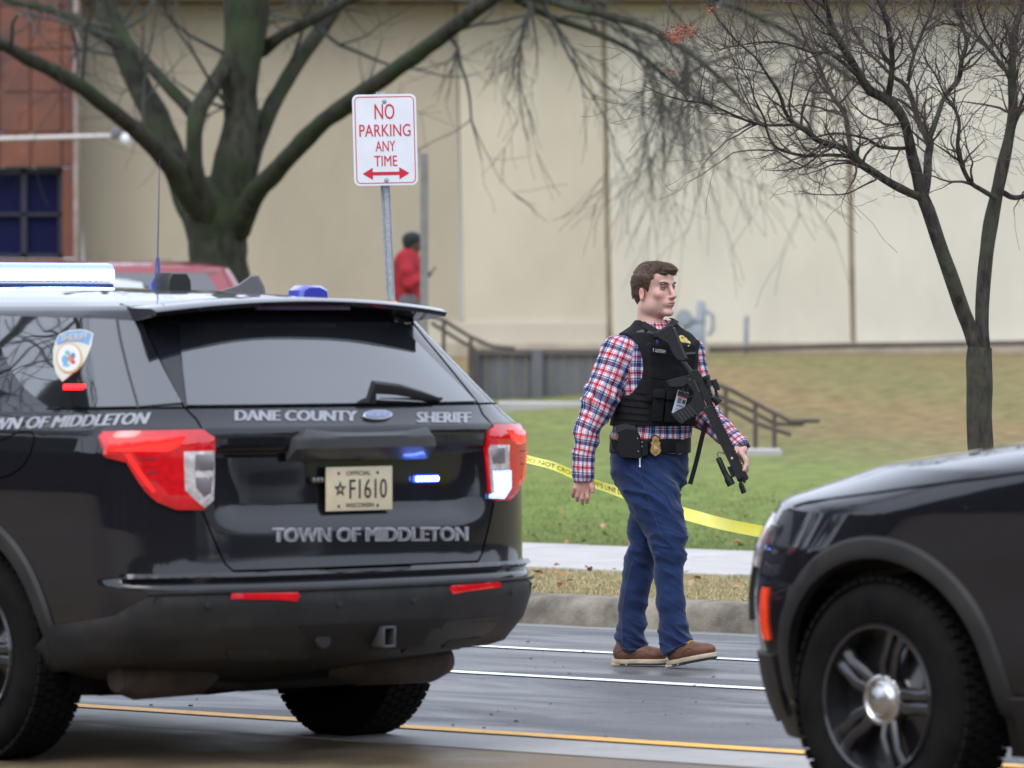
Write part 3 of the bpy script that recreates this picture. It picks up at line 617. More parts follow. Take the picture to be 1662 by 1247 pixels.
def wheel(root, x, y, steer=0., caps=True):
    sg = 1 if x > 0 else -1
    w = bpy.data.objects.new('wheel', None); COL.objects.link(w); w.parent = root; w.location = (x, y, WR); w.rotation_euler = (0, 0, steer)
    ax = (sg, 0, 0); T = .125
    m = MB(); m.lathe([(.235, -T+.01), (.30, -T), (.352, -T+.008), (.372, -T+.03), (.381, -.06), (.384, 0), (.381, .06), (.372, T-.03), (.352, T-.008), (.33, T+.004), (.30, T+.002), (.262, T-.004), (.240, T-.016)], (0, 0, 0), ax, 72)
    # tread blocks
    for r_ in range(5):
        for k in range(60):
            a = 2*math.pi*(k+.5*(r_ % 2))/60; xx = (-.085+r_*.0425)
            M = Matrix.Rotation(a, 3, 'X'); c = M @ Vector((xx, 0, .384)); m.box(c, (.036, .030, .014), M)
    o = m.build('tyre', M_TYRE, w, True)
    m = MB(); m.lathe([(.244, T-.012), (.238, T+.0), (.228, T-.004), (.222, T-.03), (.216, .0), (.216, -T+.01)], (0, 0, 0), ax, 48)
    m.lathe([(.0, .052), (.09, .055), (.1, .045), (.22, .03)], (0, 0, 0), ax, 48)
    m.build('rim', M_RIM, w, True)
    for k in range(5):
        a = 2*math.pi*k/5+.3; M = Matrix.Rotation(a, 3, 'X')
        for dd in (-.20, .20):
            M2 = Matrix.Rotation(a+dd, 3, 'X'); M3 = Matrix.Rotation(a+dd*.55, 3, 'X')
            m = MB(); m.tube([M2 @ Vector((sg*.075, 0, .07)), M2 @ Vector((sg*.092, 0, .12)), M3 @ Vector((sg*.094, 0, .17)), M3 @ Vector((sg*.082, 0, .225))], [.024, .022, .021, .027], 8, sq=.8); m.build('spoke', M_RIM, w, True)
    m = MB(); m.lathe([(.088, .06), (.088, .085), (.080, .098), (.070, .10), (.064, .094), (.052, .098), (.045, .108), (.02, .115), (0, .117)], (0, 0, 0), ax, 32)
    m.build('hub_cap', M_CHROME if caps else M_RIM, w, True)
    return w
def common(root, car, caps=True, steer=0, paint=None):
    b = finish('body', BODY.copy(), [paint or M_PAINT, M_TRIM], root, True)
    for p in b.data.polygons:
        if p.center.z < .34 or (p.center.z < .40 and (p.center.y < 1.2 or p.normal.z < -.5)): p.material_index = 1
    for x, y in WHEELS:          # inner liners
        m = MB(); sg = 1 if x > 0 else -1; pr = [(math.cos(a)*.448, math.sin(a)*.448) for a in np.linspace(-.3, math.pi+.3, 30)]
        vs = [(sg*h, y+c, .395+d) for h in (.5, .84) for c, d in pr]; n = 30
        m.add(vs, [(i, i+1, n+i+1, n+i) for i in range(n-1)]); m.add([(sg*.5, y+c, .395+d) for c, d in pr], [tuple(range(n))])
        m.build('wheel_liner', M_WELL, root, True)
    for i, (x, y) in enumerate(WHEELS): wheel(root, x, y, steer if i > 1 else 0, caps)
    for i, (x, y) in enumerate(WHEELS):        # arch cladding
        sg = 1 if x > 0 else -1; m = MB(); A = np.linspace(-.08, math.pi+.08, 40); ring = []
        for rr, ox in ((.438, -.03), (.442, .012), (.46, .020), (.50, .016), (.512, .002), (.512, -.02)):
            row = []
            for a in A:
                yy = y+math.cos(a)*rr; zz = .395+math.sin(a)*rr; zq = max(zz, .23)
                h = BVH.ray_cast(Vector((sg*3, yy, zq)), Vector((-sg, 0, 0)))[0]
                row.append((h.x+sg*ox if h is not None else sg*.9, yy, zq))
            ring.append(row)
        n = len(A); vs = [p for r_ in ring for p in r_]; m.add(vs, [(k*n+j, k*n+j+1, (k+1)*n+j+1, (k+1)*n+j) for k in range(5) for j in range(n-1)])
        m.build('arch_trim', M_PLAS, root, True)
    # side glass, doors, sills (both flanks)
    def uy(y, z): return inv(Vector((-1, y, z)))[0]
    for mir in (False, True):
        def q(y, z): return (-abs(uy(y, z)), z)
        for poly in ([(2.02, 1.30), (1.98, 1.60), (2.86, 1.60), (3.38, 1.33), (3.35, 1.285)], [(1.02+.0, 1.30), (1.95, 1.30), (1.92, 1.60), (1.28, 1.60)]):
            patch([q(a, b_) for a, b_ in poly], .004, 'side_window', M_GLASS, root, step=(.06, .05), mirror=mir)
        for y in (2.0, 3.15): line([q(y+.03*(1.3-z)/.9, z) for z in np.linspace(.42, 1.28, 12)], .004, 'door_gap', M_SEAM, root, mirror=mir)
        line([q(1.18, z) for z in np.linspace(.88, 1.28, 8)], .004, 'door_gap', M_SEAM, root, mirror=mir)
        patch([q(1.6, .24), q(1.6, .42), q(3.6, .42), q(3.6, .24)], .02, 'sill_trim', M_PLAS, root, step=(.1, .04), mirror=mir)
        sg = 1 if mir else -1
        for y in (1.45, 2.35):
            m = MB(); m.box((sg*1.012, y+.1, 1.05), (.03, .2, .03), bev=.01); m.build('door_handle', M_TRIM, root, True)
        m = MB(); m.box((sg*1.08, 2.98, 1.24), (.2, .1, .14), bev=.035); m.box((sg*.97, 3.01, 1.22), (.14, .05, .04)); m.build('mirror', M_TRIM, root, True)
        line([(-2.36, .985), (-2.2, 1.04), (-2.08, 1.10), (-2.0, 1.16)], .004, 'bonnet_gap', M_SEAM, root, mirror=mir)
    # windscreen
    ws = [(-2.55, 1.30), (-2.62, 1.60), (-3, 1.64)]
    patch([(2.45, 1.28), (2.45, 1.60), (2.7, 1.66), (2.985, 1.68), (2.985, 1.26)], .004, 'windscreen', M_GLASS, root, step=(.05, .04))
    patch([(2.45, 1.28), (2.45, 1.60), (2.7, 1.66), (2.985, 1.68), (2.985, 1.26)], .004, 'windscreen', M_GLASS, root, step=(.05, .04), mirror=True)
    # nose: grille, headlights, bumper
    patch([(2.55, .60), (2.55, .86), (2.985, .88), (2.985, .60)], .015, 'grille', M_TRIM, root, mirror=False)
    patch([(2.55, .60), (2.55, .86), (2.985, .88), (2.985, .60)], .015, 'grille', M_TRIM, root, mirror=True)
    for mir in (False, True):
        h = patch([(2.48, .78), (2.44, .92), (2.52, .955), (2.72, .93), (2.72, .83), (2.55, .77)], .012, 'headlight', M_CLR, root, mirror=mir, dome=.004)
        patch([(2.34, .30), (2.34, .50), (2.60, .50), (2.985, .48), (2.985, .30), (2.6, .26)], .012, 'front_bumper_trim', M_PLAS, root, mirror=mir)
    return b
# ---- near patrol car, seen from its rear left quarter
c1 = Car((-.492, 19.60, 0), R(42))
r1 = thing('patrol_car', c1.loc, 'black police SUV at left, tail towards the viewer, with cream plate F1610', 'police car', 'patrol cars parked on the apron', rz=R(42))
b1 = common(r1, c1)
L = lambda pts: px_poly(c1, pts)
def zf(ox, oy, s, pts): return [(ox+a/s, oy+b_/s) for a, b_ in pts]
# glass
patch(L([(2, 514), (188, 520), (222, 661), (78, 661), (40, 630), (3, 566)]), .004, 'rear_quarter_window', M_GLASS, r1, step=(.05, .03))
patch(L([(193, 521), (231, 523), (295, 655), (226, 661)]), .004, 'pillar_panel', M_GLASS, r1, step=(.05, .03))
gl = L([(242, 525), (290, 512), (500, 510), (500, 661), (303, 659)]); gl = [(a if i not in (2, 3) else 0., b_) for i, (a, b_) in enumerate(gl)]
gz = gl[3][1]; full = gl+[(-a, b_) for a, b_ in gl[::-1] if abs(a) > 1e-6]
patch([p for i, p in enumerate(full) if not (i in (2, 3))], .004, 'rear_window', M_GLASS, r1, step=(.06, .03))
# panel gaps
def gap(pts, r_=.0035, mir=True, both=True):
    q = L(pts); line(q, r_, 'panel_gap', M_SEAM, r1)
    if both: line(q, r_, 'panel_gap', M_SEAM, r1, mirror=True)
gap([(225, 490), (233, 521), (298, 660), (318, 680), (329, 700)])
gap([(329, 830), (346, 873), (366, 916), (380, 928)])
u0, z0 = c1.uz(380, 928); line([(u0, z0), (u0*.5, z0), (0, z0), (-u0*.5, z0), (-u0, z0)], .006, 'panel_gap', M_SEAM, r1)
gap([(76, 664), (300, 662)], .003); 
line([(-.62, 1.278), (-.3, 1.278), (0, 1.278), (.3, 1.278), (.62, 1.278)], .004, 'panel_gap', M_SEAM, r1)
fd = c1.uz(10, 738); ring = [(fd[0]+.045*math.cos(a)*(1 if 1 else 0), fd[1]+.085*math.sin(a)) for a in np.linspace(0, 2*math.pi, 28)]; line(ring, .0025, 'fuel_door_gap', M_SEAM, r1)
# tail lights
TL = L([(162, 710), (170, 703), (328, 699), (346, 709), (348, 730), (344, 812), (328, 828), (286, 828), (254, 815), (233, 796), (206, 751), (174, 743)])
WL = L([(295, 733), (343, 731), (342, 812), (328, 825), (297, 797)])
BS = L([(176, 712), (300, 707), (290, 724), (270, 733), (182, 733)]); GS = L([(204, 738), (212, 738), (250, 796), (247, 801)])
SQ1 = L([(312, 738), (339, 737), (338, 764), (312, 765)]); SQ2 = L([(312, 775), (338, 774), (337, 800), (326, 808), (313, 792)])
for mir in (False, True):
    t = patch(TL, .022, 'tail_light', M_RED, r1, step=(.03, .03), mirror=mir, dome=.012)
    patch(BS, .026, 'light_strip', M_REDB, t, step=(.03, .03), mirror=mir, dome=.003)
    patch(GS, .026, 'light_guide', M_REDB, t, step=(.03, .03), mirror=mir, dome=.003)
    patch(WL, .027, 'reversing_lens', M_CLR, t, step=(.02, .02), mirror=mir, dome=.004)
    patch(SQ1, .029, 'reflector', M_LAMPD, t, step=(.02, .02), mirror=mir, dome=.002); patch(SQ2, .029, 'reflector', M_LAMPD, t, step=(.02, .02), mirror=mir, dome=.002)
    for k in range(5):
        y_ = 745+k*11; 
        patch(L([(222+k*7, y_), (252, y_-1), (252, y_+1.5), (223+k*7, y_+1.5)]), .0245, 'lens_rib', M_RED if k % 2 else M_TRIM, t, step=(.03, .03), mirror=mir)
    if mir:
        zs = [p[1] for p in WL]; zl, zh = min(zs), max(zs); us = [-p[0] for p in WL]
        patch([(min(us)+.004, zl+.006+.0), (min(us)+.004, zl+.105), (max(us)-.004, zl+.105), (max(us)-.006, zl+.04), ((max(us)+min(us))/2, zl+.002)], .031, 'lit_led', pm('lit_tail_led', (.3, .5, 1), .3, emis=(.22, .42, 1), es=1.9), t, step=(.02, .02), dome=.002)
# bumper cladding
B_L = [c1.uz(*p) for p in ((344, 960), (300, 962), (240, 970), (214, 983), (188, 999), (150, 1006), (78, 1014))]
B_L[-1] = (-1.055, B_L[-1][1]); zt = B_L[0][1]
polyb = [(0, zt+.002), (-.3, zt+.002)]+B_L+[(-1.05, .33), (-.9, .31), (-.6, .31), (-.4, .30), (0, .30)]
polyb = [(0, zt+.002), (-.3, zt+.002)]+B_L+[(-1.075, .42), (-1.04, .335), (-.95, .325), (-.78, .375), (-.5, .40), (0, .405)]
fullb = polyb+[(-a, b_) for a, b_ in polyb[::-1] if abs(a) > 1e-6]
bump = patch(fullb, .016, 'rear_bumper', M_PLAS, r1, step=(.05, .03), dome=.008)
line([(-.7, zt-.004), (-.4, zt-.004), (0, zt-.004), (.4, zt-.004), (.7, zt-.004)], .006, 'bumper_edge', M_PLAS, bump, off=.018)
# ledge the tailgate rests behind
patch([(-.80, .672), (-.5, .668), (0, .668), (.5, .668), (.80, .672), (.80, .70), (.5, .697), (.08, .697), (.05, .685), (-.05, .685), (-.08, .697), (-.5, .697), (-.80, .70)], .03, 'bumper_step', M_PAINT, r1, step=(.05, .02), dome=.01)
for pp in ([(372, 963), (478, 962), (482, 968), (476, 974), (371, 973)],):
    q = L(pp)
    for mir in (False, True): patch(q, .021, 'reflector', M_RED, bump, step=(.03, .02), mirror=mir, dome=.002, base=.001)
# lower bumper relief
for mir in (False, True):
    patch(L([(350, 1020), (505, 1018), (512, 1035), (500, 1062), (390, 1066), (345, 1040)]), .019, 'lower_recess', M_TRIM, bump, step=(.05, .03), mirror=mir, dome=.003)
    patch(L([(365, 1050), (440, 1049), (438, 1062), (372, 1064)]), .024, 'exhaust_vane', M_PLAS, bump, step=(.05, .02), mirror=mir, dome=.003)
    for px in (335, 545):
        p = c1.uz(px, 979 if px > 400 else 981); h = pt(p[0] if not mir else -p[0], p[1], .018); m = MB(); m.lathe([(0, .004), (.011, .003), (.013, -.004)], h, Vector((h.x*.3, -1, 0)), 14); m.build('parking_sensor', M_TRIM, bump, True)
hz1 = c1.uz(515, 1012)[1]; hz0 = c1.uz(530, 1052)[1]
patch([(-.155, hz1), (.17, hz1), (.14, hz0), (-.12, hz0)], .0185, 'hitch_opening', M_BLK, bump, step=(.03, .02))
m = MB(); hc = pt(.015, (hz0+hz1)/2-.0, .02)
for dx, dz, a, b_ in ((-.026, 0, .008, .075), (.026, 0, .008, .075), (0, .034, .06, .008), (0, -.034, .06, .008)): m.box(hc+Vector((dx, -.01, dz)), (a, .07, b_), bev=.002)
m.build('tow_hitch', pm('hitch_steel', (.10, .10, .11), .45, metal=.5), r1, True)
m = MB(); cc = pt(-.085, (hz0+hz1)/2, .02)
m.lathe([(0, .006), (.03, .006), (.036, 0), (.036, -.02)], cc, (0, -1, 0), 18); m.build('trailer_socket', M_TRIM, r1, True)
# garnish bar above the plate
q = L([(462, 733), (473, 712), (487, 701), (600, 700.5)]); zb, ztp = q[0][1], q[3][1]
ga = [(0, ztp)]+q[::-1][1:]+[(0, zb)]
ga = [(0, zb)]+[(q[0][0], zb), q[1], q[2]]+[(0, ztp)]; fullg = ga[:]+[(-a, b_) for a, b_ in ga[::-1][1:-1]]
patch(fullg, .05, 'tailgate_garnish', pm('satin_garnish', (.045, .045, .05), .4, coat=.3), r1, step=(.04, .015), dome=.012)
# wiper
w0 = c1.hit(594, 640)[0]; w1 = c1.hit(705, 652)[0]; nw = Vector((0, -1, .6)).normalized()
m = MB(); m.tube([w0+nw*.03+Vector((0, 0, -.045)), w0+nw*.05, w0.lerp(w1, .35)+nw*.045+Vector((0, 0, .004)), w0.lerp(w1, .75)+nw*.032, w1+nw*.02], [.026, .028, .022, .015, .007], 8, sq=.6); m.box(w0.lerp(w1, .62)+nw*.012+Vector((0, 0, -.008)), (.30, .012, .012)); m.build('wiper', M_TRIM, r1, True)
# spoiler: lip with wing ends over the rear glass
def sp_pt(x, k):
    ax = abs(x); zc = 1.655-.055*(ax/.78)**2.2
    return zc
m = MB(); X = np.linspace(-.685, .685, 41); rows_ = []
for x in X:
    ax = abs(x)/.685; zt_ = 1.668-.040*ax**2; ye = .345+.04*ax**4; yi = .80+.05*ax**4
    rows_.append([(x*.84, yi, zt_+.004-.02*ax**2), (x*.95, ye+.2, zt_+.004), (x, ye+.03, zt_), (x, ye, zt_-.012), (x, ye+.01, zt_-.028), (x*.97, ye+.16, zt_-.045), (x*.9, ye+.26, zt_-.05)])
vs = [p for r_ in rows_ for p in r_]; k = 7
m.add(vs, [(i*k+j, i*k+j+1, (i+1)*k+j+1, (i+1)*k+j) for i in range(40) for j in range(k-1)])
m.add([vs[i] for i in range(7)], [(6, 5, 4, 3, 2, 1, 0)]); m.add([vs[-7+i] for i in range(7)], [(0, 1, 2, 3, 4, 5, 6)])
sp = m.build('spoiler', M_PAINT, r1, True)
m = MB(); m.box((0, .40, 1.633), (.44, .02, .018), bev=.004); m.build('high_stop_lamp', pm('stop_lamp', (.10, .03, .14), .25, coat=.6), r1, True)
# lettering and emblem
project_text(c1, 'TOWN OF MIDDLETON', (443, 880), (758, 878), (0, -23), M_TXT, 'lettering', r1, bold=.085)
project_text(c1, 'TOWN OF MIDDLETON', (446, 877.5), (755, 876), (0, -17.5), pm('lettering_core', (.13, .13, .15), .4), 'lettering_core', r1, bold=-.0, base=.004)
project_text(c1, 'DANE COUNTY', (382, 683.5), (578, 684.5), (0, -17), M_TXTW, 'lettering', r1, bold=.085)
project_text(c1, 'SHERIFF', (677, 686.5), (763, 687), (0, -17), M_TXTW, 'lettering', r1, bold=.085)
for k, (a, b_) in enumerate((((-52, 700), (240, 689)),)):
    project_text(c1, 'TOWN OF MIDDLETON', a, b_, (4, -19), M_TXTW, 'lettering', r1, bold=.085, shear=.25)
oc = c1.hit(611, 676.5)[0]; ex = Vector((1, 0, 0)); ey = Vector((0, -.35, 1)).normalized() if False else (c1.hit(611, 669)[0]-c1.hit(611, 684)[0]).normalized(); en = ex.cross(ey)
def disc(c, rx_, ry_, off, name, mat, par, th=.004):
    m = MB(); m.prism([(math.cos(a)*rx_, math.sin(a)*ry_) for a in np.linspace(0, 2*math.pi, 33)[:-1]], ex, ey, c+en*off, th, bev=.001); return m.build(name, mat, par, True)
disc(oc, .070, .028, .008, 'emblem', M_CHROME, r1, .01); disc(oc, .062, .022, .014, 'emblem_field', pm('emblem_blue', (.10, .14, .30), .3, coat=1), r1)
text_plane('Ford', oc+ex*-.035+ey*-.011+en*.018, ex, ey, .024, .07, M_CHROME, 'emblem_script', r1, True, bold=.01, shear=.3)
# number plate
pc = c1.hit(608, 792)[0]; pc.x = .0; pl = Vector((pc.x+.0, pc.y-.025, pc.z))
M_PL = pm('plate_cream', (.66, .58, .40), .45, col2=(.6, .52, .35), scale=12); M_PLT = pm('plate_ink', (.03, .025, .02), .5)
m = MB(); m.box(pl, (.312, .006, .158), bev=.0025); po = m.build('number_plate', M_PL, r1, True)
xx, zz_ = Vector((1, 0, 0)), Vector((0, 0, 1))
def ptxt(t, x0, x1, z, h, bold): text_plane(t, pl+Vector((x0, -.0042, z)), xx, zz_, h, x1-x0, M_PLT, 'plate_lettering', po, True, bold=bold)
ptxt('F1610', -.048, .128, -.036, .070, .012); ptxt('OFFICIAL', -.062, .052, .048, .016, .01); ptxt('WISCONSIN', -.066, .066, -.067, .016, .01)
st = [(.030*(1 if i % 2 == 0 else .42)*math.sin(math.pi*i/5), .030*(1 if i % 2 == 0 else .42)*math.cos(math.pi*i/5)) for i in range(10)]
m = MB(); m.prism(st, xx, zz_, pl+Vector((-.092, -.0045, .0)), .001); m.build('plate_star', M_PLT, po, True, smooth=False)
m = MB(); m.prism([(a*.35, b_*.35) for a, b_ in st], xx, zz_, pl+Vector((-.092, -.0055, .0)), .001); m.build('plate_star_centre', M_PL, po, True, smooth=False)
for x, z in ((-.098, .056), (.085, .056), (-.098, -.062), (.085, -.062)):
    m = MB(); m.lathe([(0, .003), (.0055, .002), (.006, 0)], pl+Vector((x, -.003, z)), (0, -1, 0), 10); m.build('plate_screw', M_PLT, po, True)
# warning lights on the tailgate
def led(px, py, w_, lit, name):
    h = c1.hit(px, py)[0]; m = MB(); m.box(h+Vector((0, -.008, 0)), (w_, .02, .026), bev=.008); o = m.build(name, pm('blue_halo_glow', (.02, .05, .6), .2, emis=(.03, .07, 1), es=2.2) if lit else M_TRIM, r1, True)  # when lit, the housing itself glows blue to paint a halo round the LEDs
    n = 6
    for k in range(n):
        m = MB(); m.box(h+Vector((-w_*.40+w_*.80*k/(n-1), -.019, 0)), (w_*.12, .008, .017), bev=.003); m.build('led', M_BLUE if lit else M_LAMPD, o, True)
led(688, 777, .115, True, 'warning_light'); led(520, 779, .115, False, 'warning_light')
m = MB(); m.box(pt(0, c1.uz(608, 742)[1], .02), (.05, .03, .022), bev=.006); m.lathe([(0, 0), (.009, 0), (.009, -.01)], pt(0, c1.uz(608, 742)[1], .04), (0, -1, 0), 10); m.build('camera_pod', M_TRIM, r1, True)
# red LED strip behind the quarter glass
for k in range(6):
    h, n_ = c1.hit(108+k*5.6, 629.5); m = MB(); m.box(h+Vector((-.004, 0, 0)), (.01, .018, .024), bev=.003); m.build('red_led', M_REDL, r1, True)
# shield decal
def decal(pts, mat, name, par, base=.0055): return patch(L(pts), .0008, name, mat, par, base=base, step=(.02, .02))
sh = [(98, 544), (112, 538), (131, 536), (143, 538), (153, 543), (150, 562), (143, 580), (126, 602), (103, 621), (93, 607), (88, 590), (88, 570), (92, 555)]
dc = decal(sh, pm('decal_cream', (.52, .50, .43), .4), 'shield_decal', r1)
decal([(99, 546), (112, 540), (131, 538), (143, 540), (151, 544), (146, 562), (130, 556), (112, 556), (96, 562), (94, 556)], pm('decal_blue', (.13, .27, .52), .4), 'decal_field', dc, .0068)
project_text(c1, 'SHERIFF', (103, 556), (145, 554), (0, -11), pm('decal_gold', (.55, .50, .35), .4), 'decal_lettering', dc, bold=.02, base=.0105)
def circ(cx, cy, rx_, ry_, n=24): return [(cx+math.cos(a)*rx_, cy+math.sin(a)*ry_) for a in np.linspace(0, 2*math.pi, n+1)[:-1]]
decal(circ(115, 583, 21, 25), pm('decal_orange', (.50, .30, .12), .4), 'decal_ring', dc, .0082); decal(circ(115, 583, 18.5, 22), pm('decal_white', (.58, .58, .57), .4), 'decal_seal', dc, .0094)
for (cx, cy, rx_, ry_, c) in ((109, 586, 6, 8, (.12, .3, .45)), (118, 584, 5, 7, (.5, .2, .06)), (122, 580, 4, 6, (.08, .16, .4)), (122, 590, 4, 4, (.5, .04, .05)), (113, 575, 5, 4, (.12, .35, .35)), (111, 595, 7, 3, (.15, .35, .5))):
    decal(circ(cx, cy, rx_*.9, ry_*.9, 10), pm('seal_colour', c, .4), 'seal_figure', dc, .0106)
# roof gear
def roofz(x, y):
    h = BVH.ray_cast(Vector((x, y, 3)), Vector((0, 0, -1)))[0]; return h.z
def car_at(px, py, y):   # car-frame point on the ray at car length y
    o = c1.Mi @ C0; d = c1.Mi.to_3x3() @ ray(px, py); return o+d*((y-o.y)/d.y)
def roofobj(px, y):
    p = car_at(px, 470, y); return Vector((p.x, y, roofz(p.x, y)))
g1 = roofobj(256, 1.7)
m = MB(); m.lathe([(.03, -.02), (.03, .03), (.013, .05), (.008, .12), (.004, .13)], g1, (0, 0, 1), 12); m.tube([g1+Vector((0, 0, .12)), g1+Vector((.01, 0, .50))], [.0028, .0014], 5); m.build('whip_antenna', pm('antenna_blue', (.03, .04, .16), .3), r1, True)
g2 = roofobj(279, 1.35)
m = MB(); m.prism([(-.08, -.012), (.08, -.012), (.075, .035), (.05, .062), (-.055, .062), (-.075, .035)], (.74, .0, 0), (0, 0, 1), g2, .10, bev=.008); m.build('puck_antenna', M_TRIM, r1, True)
g3 = roofobj(393, 1.2)
m = MB(); m.prism([(-.10, -.015), (.09, -.015), (.085, .02), (.062, .066), (.035, .066), (-.02, .028), (-.09, .004)], (.8, -.6, 0), (0, 0, 1), g3, .045, bev=.008); m.build('fin_antenna', pm('fin_grey', (.10, .10, .11), .35), r1, True)
g4 = roofobj(500, 1.05)
m = MB(); m.prism([(-.075, -.012), (.075, -.012), (.07, .03), (.035, .048), (-.04, .048), (-.068, .03)], (1, 0, 0), (0, 0, 1), g4, .09, bev=.014); m.build('blue_beacon', pm('blue_dome', (.05, .06, .42), .15, coat=1), r1, True)
# light bar across the roof
lbz = roofz(0, 2.55)+.05; lb = bpy.data.objects.new('light_bar', None); COL.objects.link(lb); lb.parent = r1; lb.location = (0, 2.43, 1.728)
m = MB(); m.box((0, 0, -.012), (1.2, .30, .03), bev=.01); m.build('bar_base', M_TRIM, lb, True)
m = MB(); m.box((0, 0, .045), (1.22, .29, .075), bev=.02); m.build('bar_lens', pm('bar_lens', (.30, .36, .8), .12, coat=1, emis=(.10, .17, 1), es=1.1), lb, True)
for k in range(40):
    m = MB(); m.box((-.585+k*.03, -.147, .035), (.024, .012, .044), bev=.004); m.build('led', M_BLUEW, lb, True)
for k in range(5):
    for sg in (-1, 1):
        m = MB(); m.box((sg*.612, -.11+k*.05, .035), (.012, .036, .034), bev=.004); m.build('led', M_BLUEW, lb, True)
# underside: silencers, suspension
for sg in (-1, 1):
    m = MB(); a = Vector((sg*.58, .50, .315)); m.tube([a+Vector((-sg*.30, .1, .0)), a+Vector((-sg*.2, .05, 0)), a+Vector((sg*.12, 0, 0)), a+Vector((sg*.2, 0, .0))], [.05, .08, .08, .05], 14, sq=1.0)
    m.build('silencer', M_MUF, r1, True)
m = MB(); m.box((0, 1.1, .30), (1.3, .34, .12), bev=.03); m.box((0, 2.6, .27), (1.5, 3.2, .1), bev=.03); m.tube([(-.7, .95, .25), (0, .95, .22), (.7, .95, .25)], .022, 8); m.tube([(-.3, .6, .28), (.0, .75, .25), (.4, .55, .27)], .03, 8); m.tube([(-.62, 1.3, .26), (-.1, 1.2, .24)], .03, 8); m.tube([(.62, 1.3, .26), (.1, 1.2, .24)], .03, 8); m.build('underbody', M_BLK, r1, True)
# ---- second patrol car, front left wheel and nose in view
psi2 = R(48); hub = P(1434, 1160, 17.35); off2 = Matrix.Rotation(psi2, 3, 'Z') @ Vector((-.84-.1, 4.095, 0)); loc2 = Vector((hub.x, hub.y, 0))-off2; loc2.z = 0
c2 = Car(loc2, psi2)
r2 = thing('patrol_car', loc2, 'black police SUV cut off by the right edge, chrome hub cap on its front wheel', 'police car', 'patrol cars parked on the apron', rz=psi2)
common(r2, c2, steer=-R(7))
for mir in (False, True): patch([(-2.35, .55), (-2.40, .55), (-2.37, .72), (-2.33, .72)], .012, 'side_marker', pm('side_marker_lens', (.75, .05, .015), .2, coat=1, emis=(1, .08, .02), es=.15), r2, step=(.02, .03), mirror=mir, dome=.004)
for k in range(2):
    for mir in (False, True):
        u_ = -2.62; patch([(u_-.012, .76-k*.06), (u_+.012, .76-k*.06), (u_+.012, .775-k*.06), (u_-.012, .775-k*.06)], .018, 'blue_led', M_BLUE, r2, step=(.02, .02), mirror=mir)
m = MB(); m.lathe([(0, .0), (.03, 0), (.03, .01)], (0, 2, 1.78), (0, 0, 1), 10); m.build('roof_antenna', M_TRIM, r2, True)
# a bare number plate and lamps keep the tail of the second car complete
for mir in (False, True): patch(TL, .022, 'tail_light', M_RED, r2, step=(.03, .03), mirror=mir, dome=.012)
patch([p for i, p in enumerate(full) if not (i in (2, 3))], .004, 'rear_window', M_GLASS, r2, step=(.06, .03))
patch(fullb, .016, 'rear_bumper', M_PLAS, r2, step=(.05, .03), dome=.008)
# ------------------------------------------------------------------ parked cars beyond, on the drive
m = MB(); n = 16; vs = []
for i in range(n+1):
    for j in range(n+1):
        x, y = -20+17*i/n, 38+15*j/n; vs.append((x, y, ground_z(x, y)+.05))
m.add(vs, [(i*(n+1)+j, (i+1)*(n+1)+j, (i+1)*(n+1)+j+1, i*(n+1)+j+1) for i in range(n) for j in range(n)]); m.build('driveway', M_ASPH)['kind'] = 'structure'
def far_car(px, d, psi, dx, label, paint, name, pitch=0):
    p = P(px, 500, d); off = Matrix.Rotation(psi, 3, 'Z') @ Vector((0, dx, 0)); loc = Vector((p.x, p.y, 0))-off; loc.z = ground_z(p.x, p.y)+.05
    r = thing(name, loc, label, 'car', rz=psi); common(r, None, False, paint=paint)
    for mir in (False, True): patch(TL, .022, 'tail_light', M_RED, r, step=(.05, .04), mirror=mir, dome=.012)
    patch([p for i, p in enumerate(full) if not (i in (2, 3))], .004, 'rear_window', M_GLASS, r, step=(.08, .05))
    patch(fullb, .016, 'rear_bumper', M_PLAS, r, step=(.08, .06), dome=.008); return r
M_SILV = pm('silver_paint', (.55, .56, .60), .35, metal=.3, coat=1); M_REDP = pm('red_paint', (.22, .012, .02), .35, coat=1)
far_car(-190, 43.5, R(62), 2.6, 'silver parked car behind the light bar of the near patrol car', M_SILV, 'parked_car')
far_car(236, 47, R(8), .5, 'dark red parked car in front of the big tree trunk', M_REDP, 'parked_car')
# ------------------------------------------------------------------ trees
def crom(pts, n):
    """Catmull-Rom through (Vector, radius)"""
    out = []; k = len(pts)
    for i in range(k-1):
        p0, p1, p2, p3 = pts[max(i-1, 0)], pts[i], pts[i+1], pts[min(i+2, k-1)]
        for j in range(n):
            t = j/n; t2 = t*t; t3 = t2*t
            v = (p1[0]*2+(p2[0]-p0[0])*t+(p0[0]*2-p1[0]*5+p2[0]*4-p3[0])*t2+(p1[0]*3-p0[0]-p2[0]*3+p3[0])*t3)*.5
            out.append((v, p1[1]+(p2[1]-p1[1])*t))
    out.append(pts[-1]); return out
def limb(mb, pts, n=6, sides=10, rough=.06):
    c = crom(pts, n); ps = []; rs = []
    for i, (v, r_) in enumerate(c):
        ps.append(v+noise.noise_vector(v*3.1)*r_*rough*3); rs.append(r_*(1+rough*1.6*noise.noise(v*5.7+Vector((3, 1, 9)))))
    mb.tube(ps, rs, sides); return list(zip(ps, rs))
def rv(s=1): return Vector((random.gauss(0, s), random.gauss(0, s), random.gauss(0, s)))
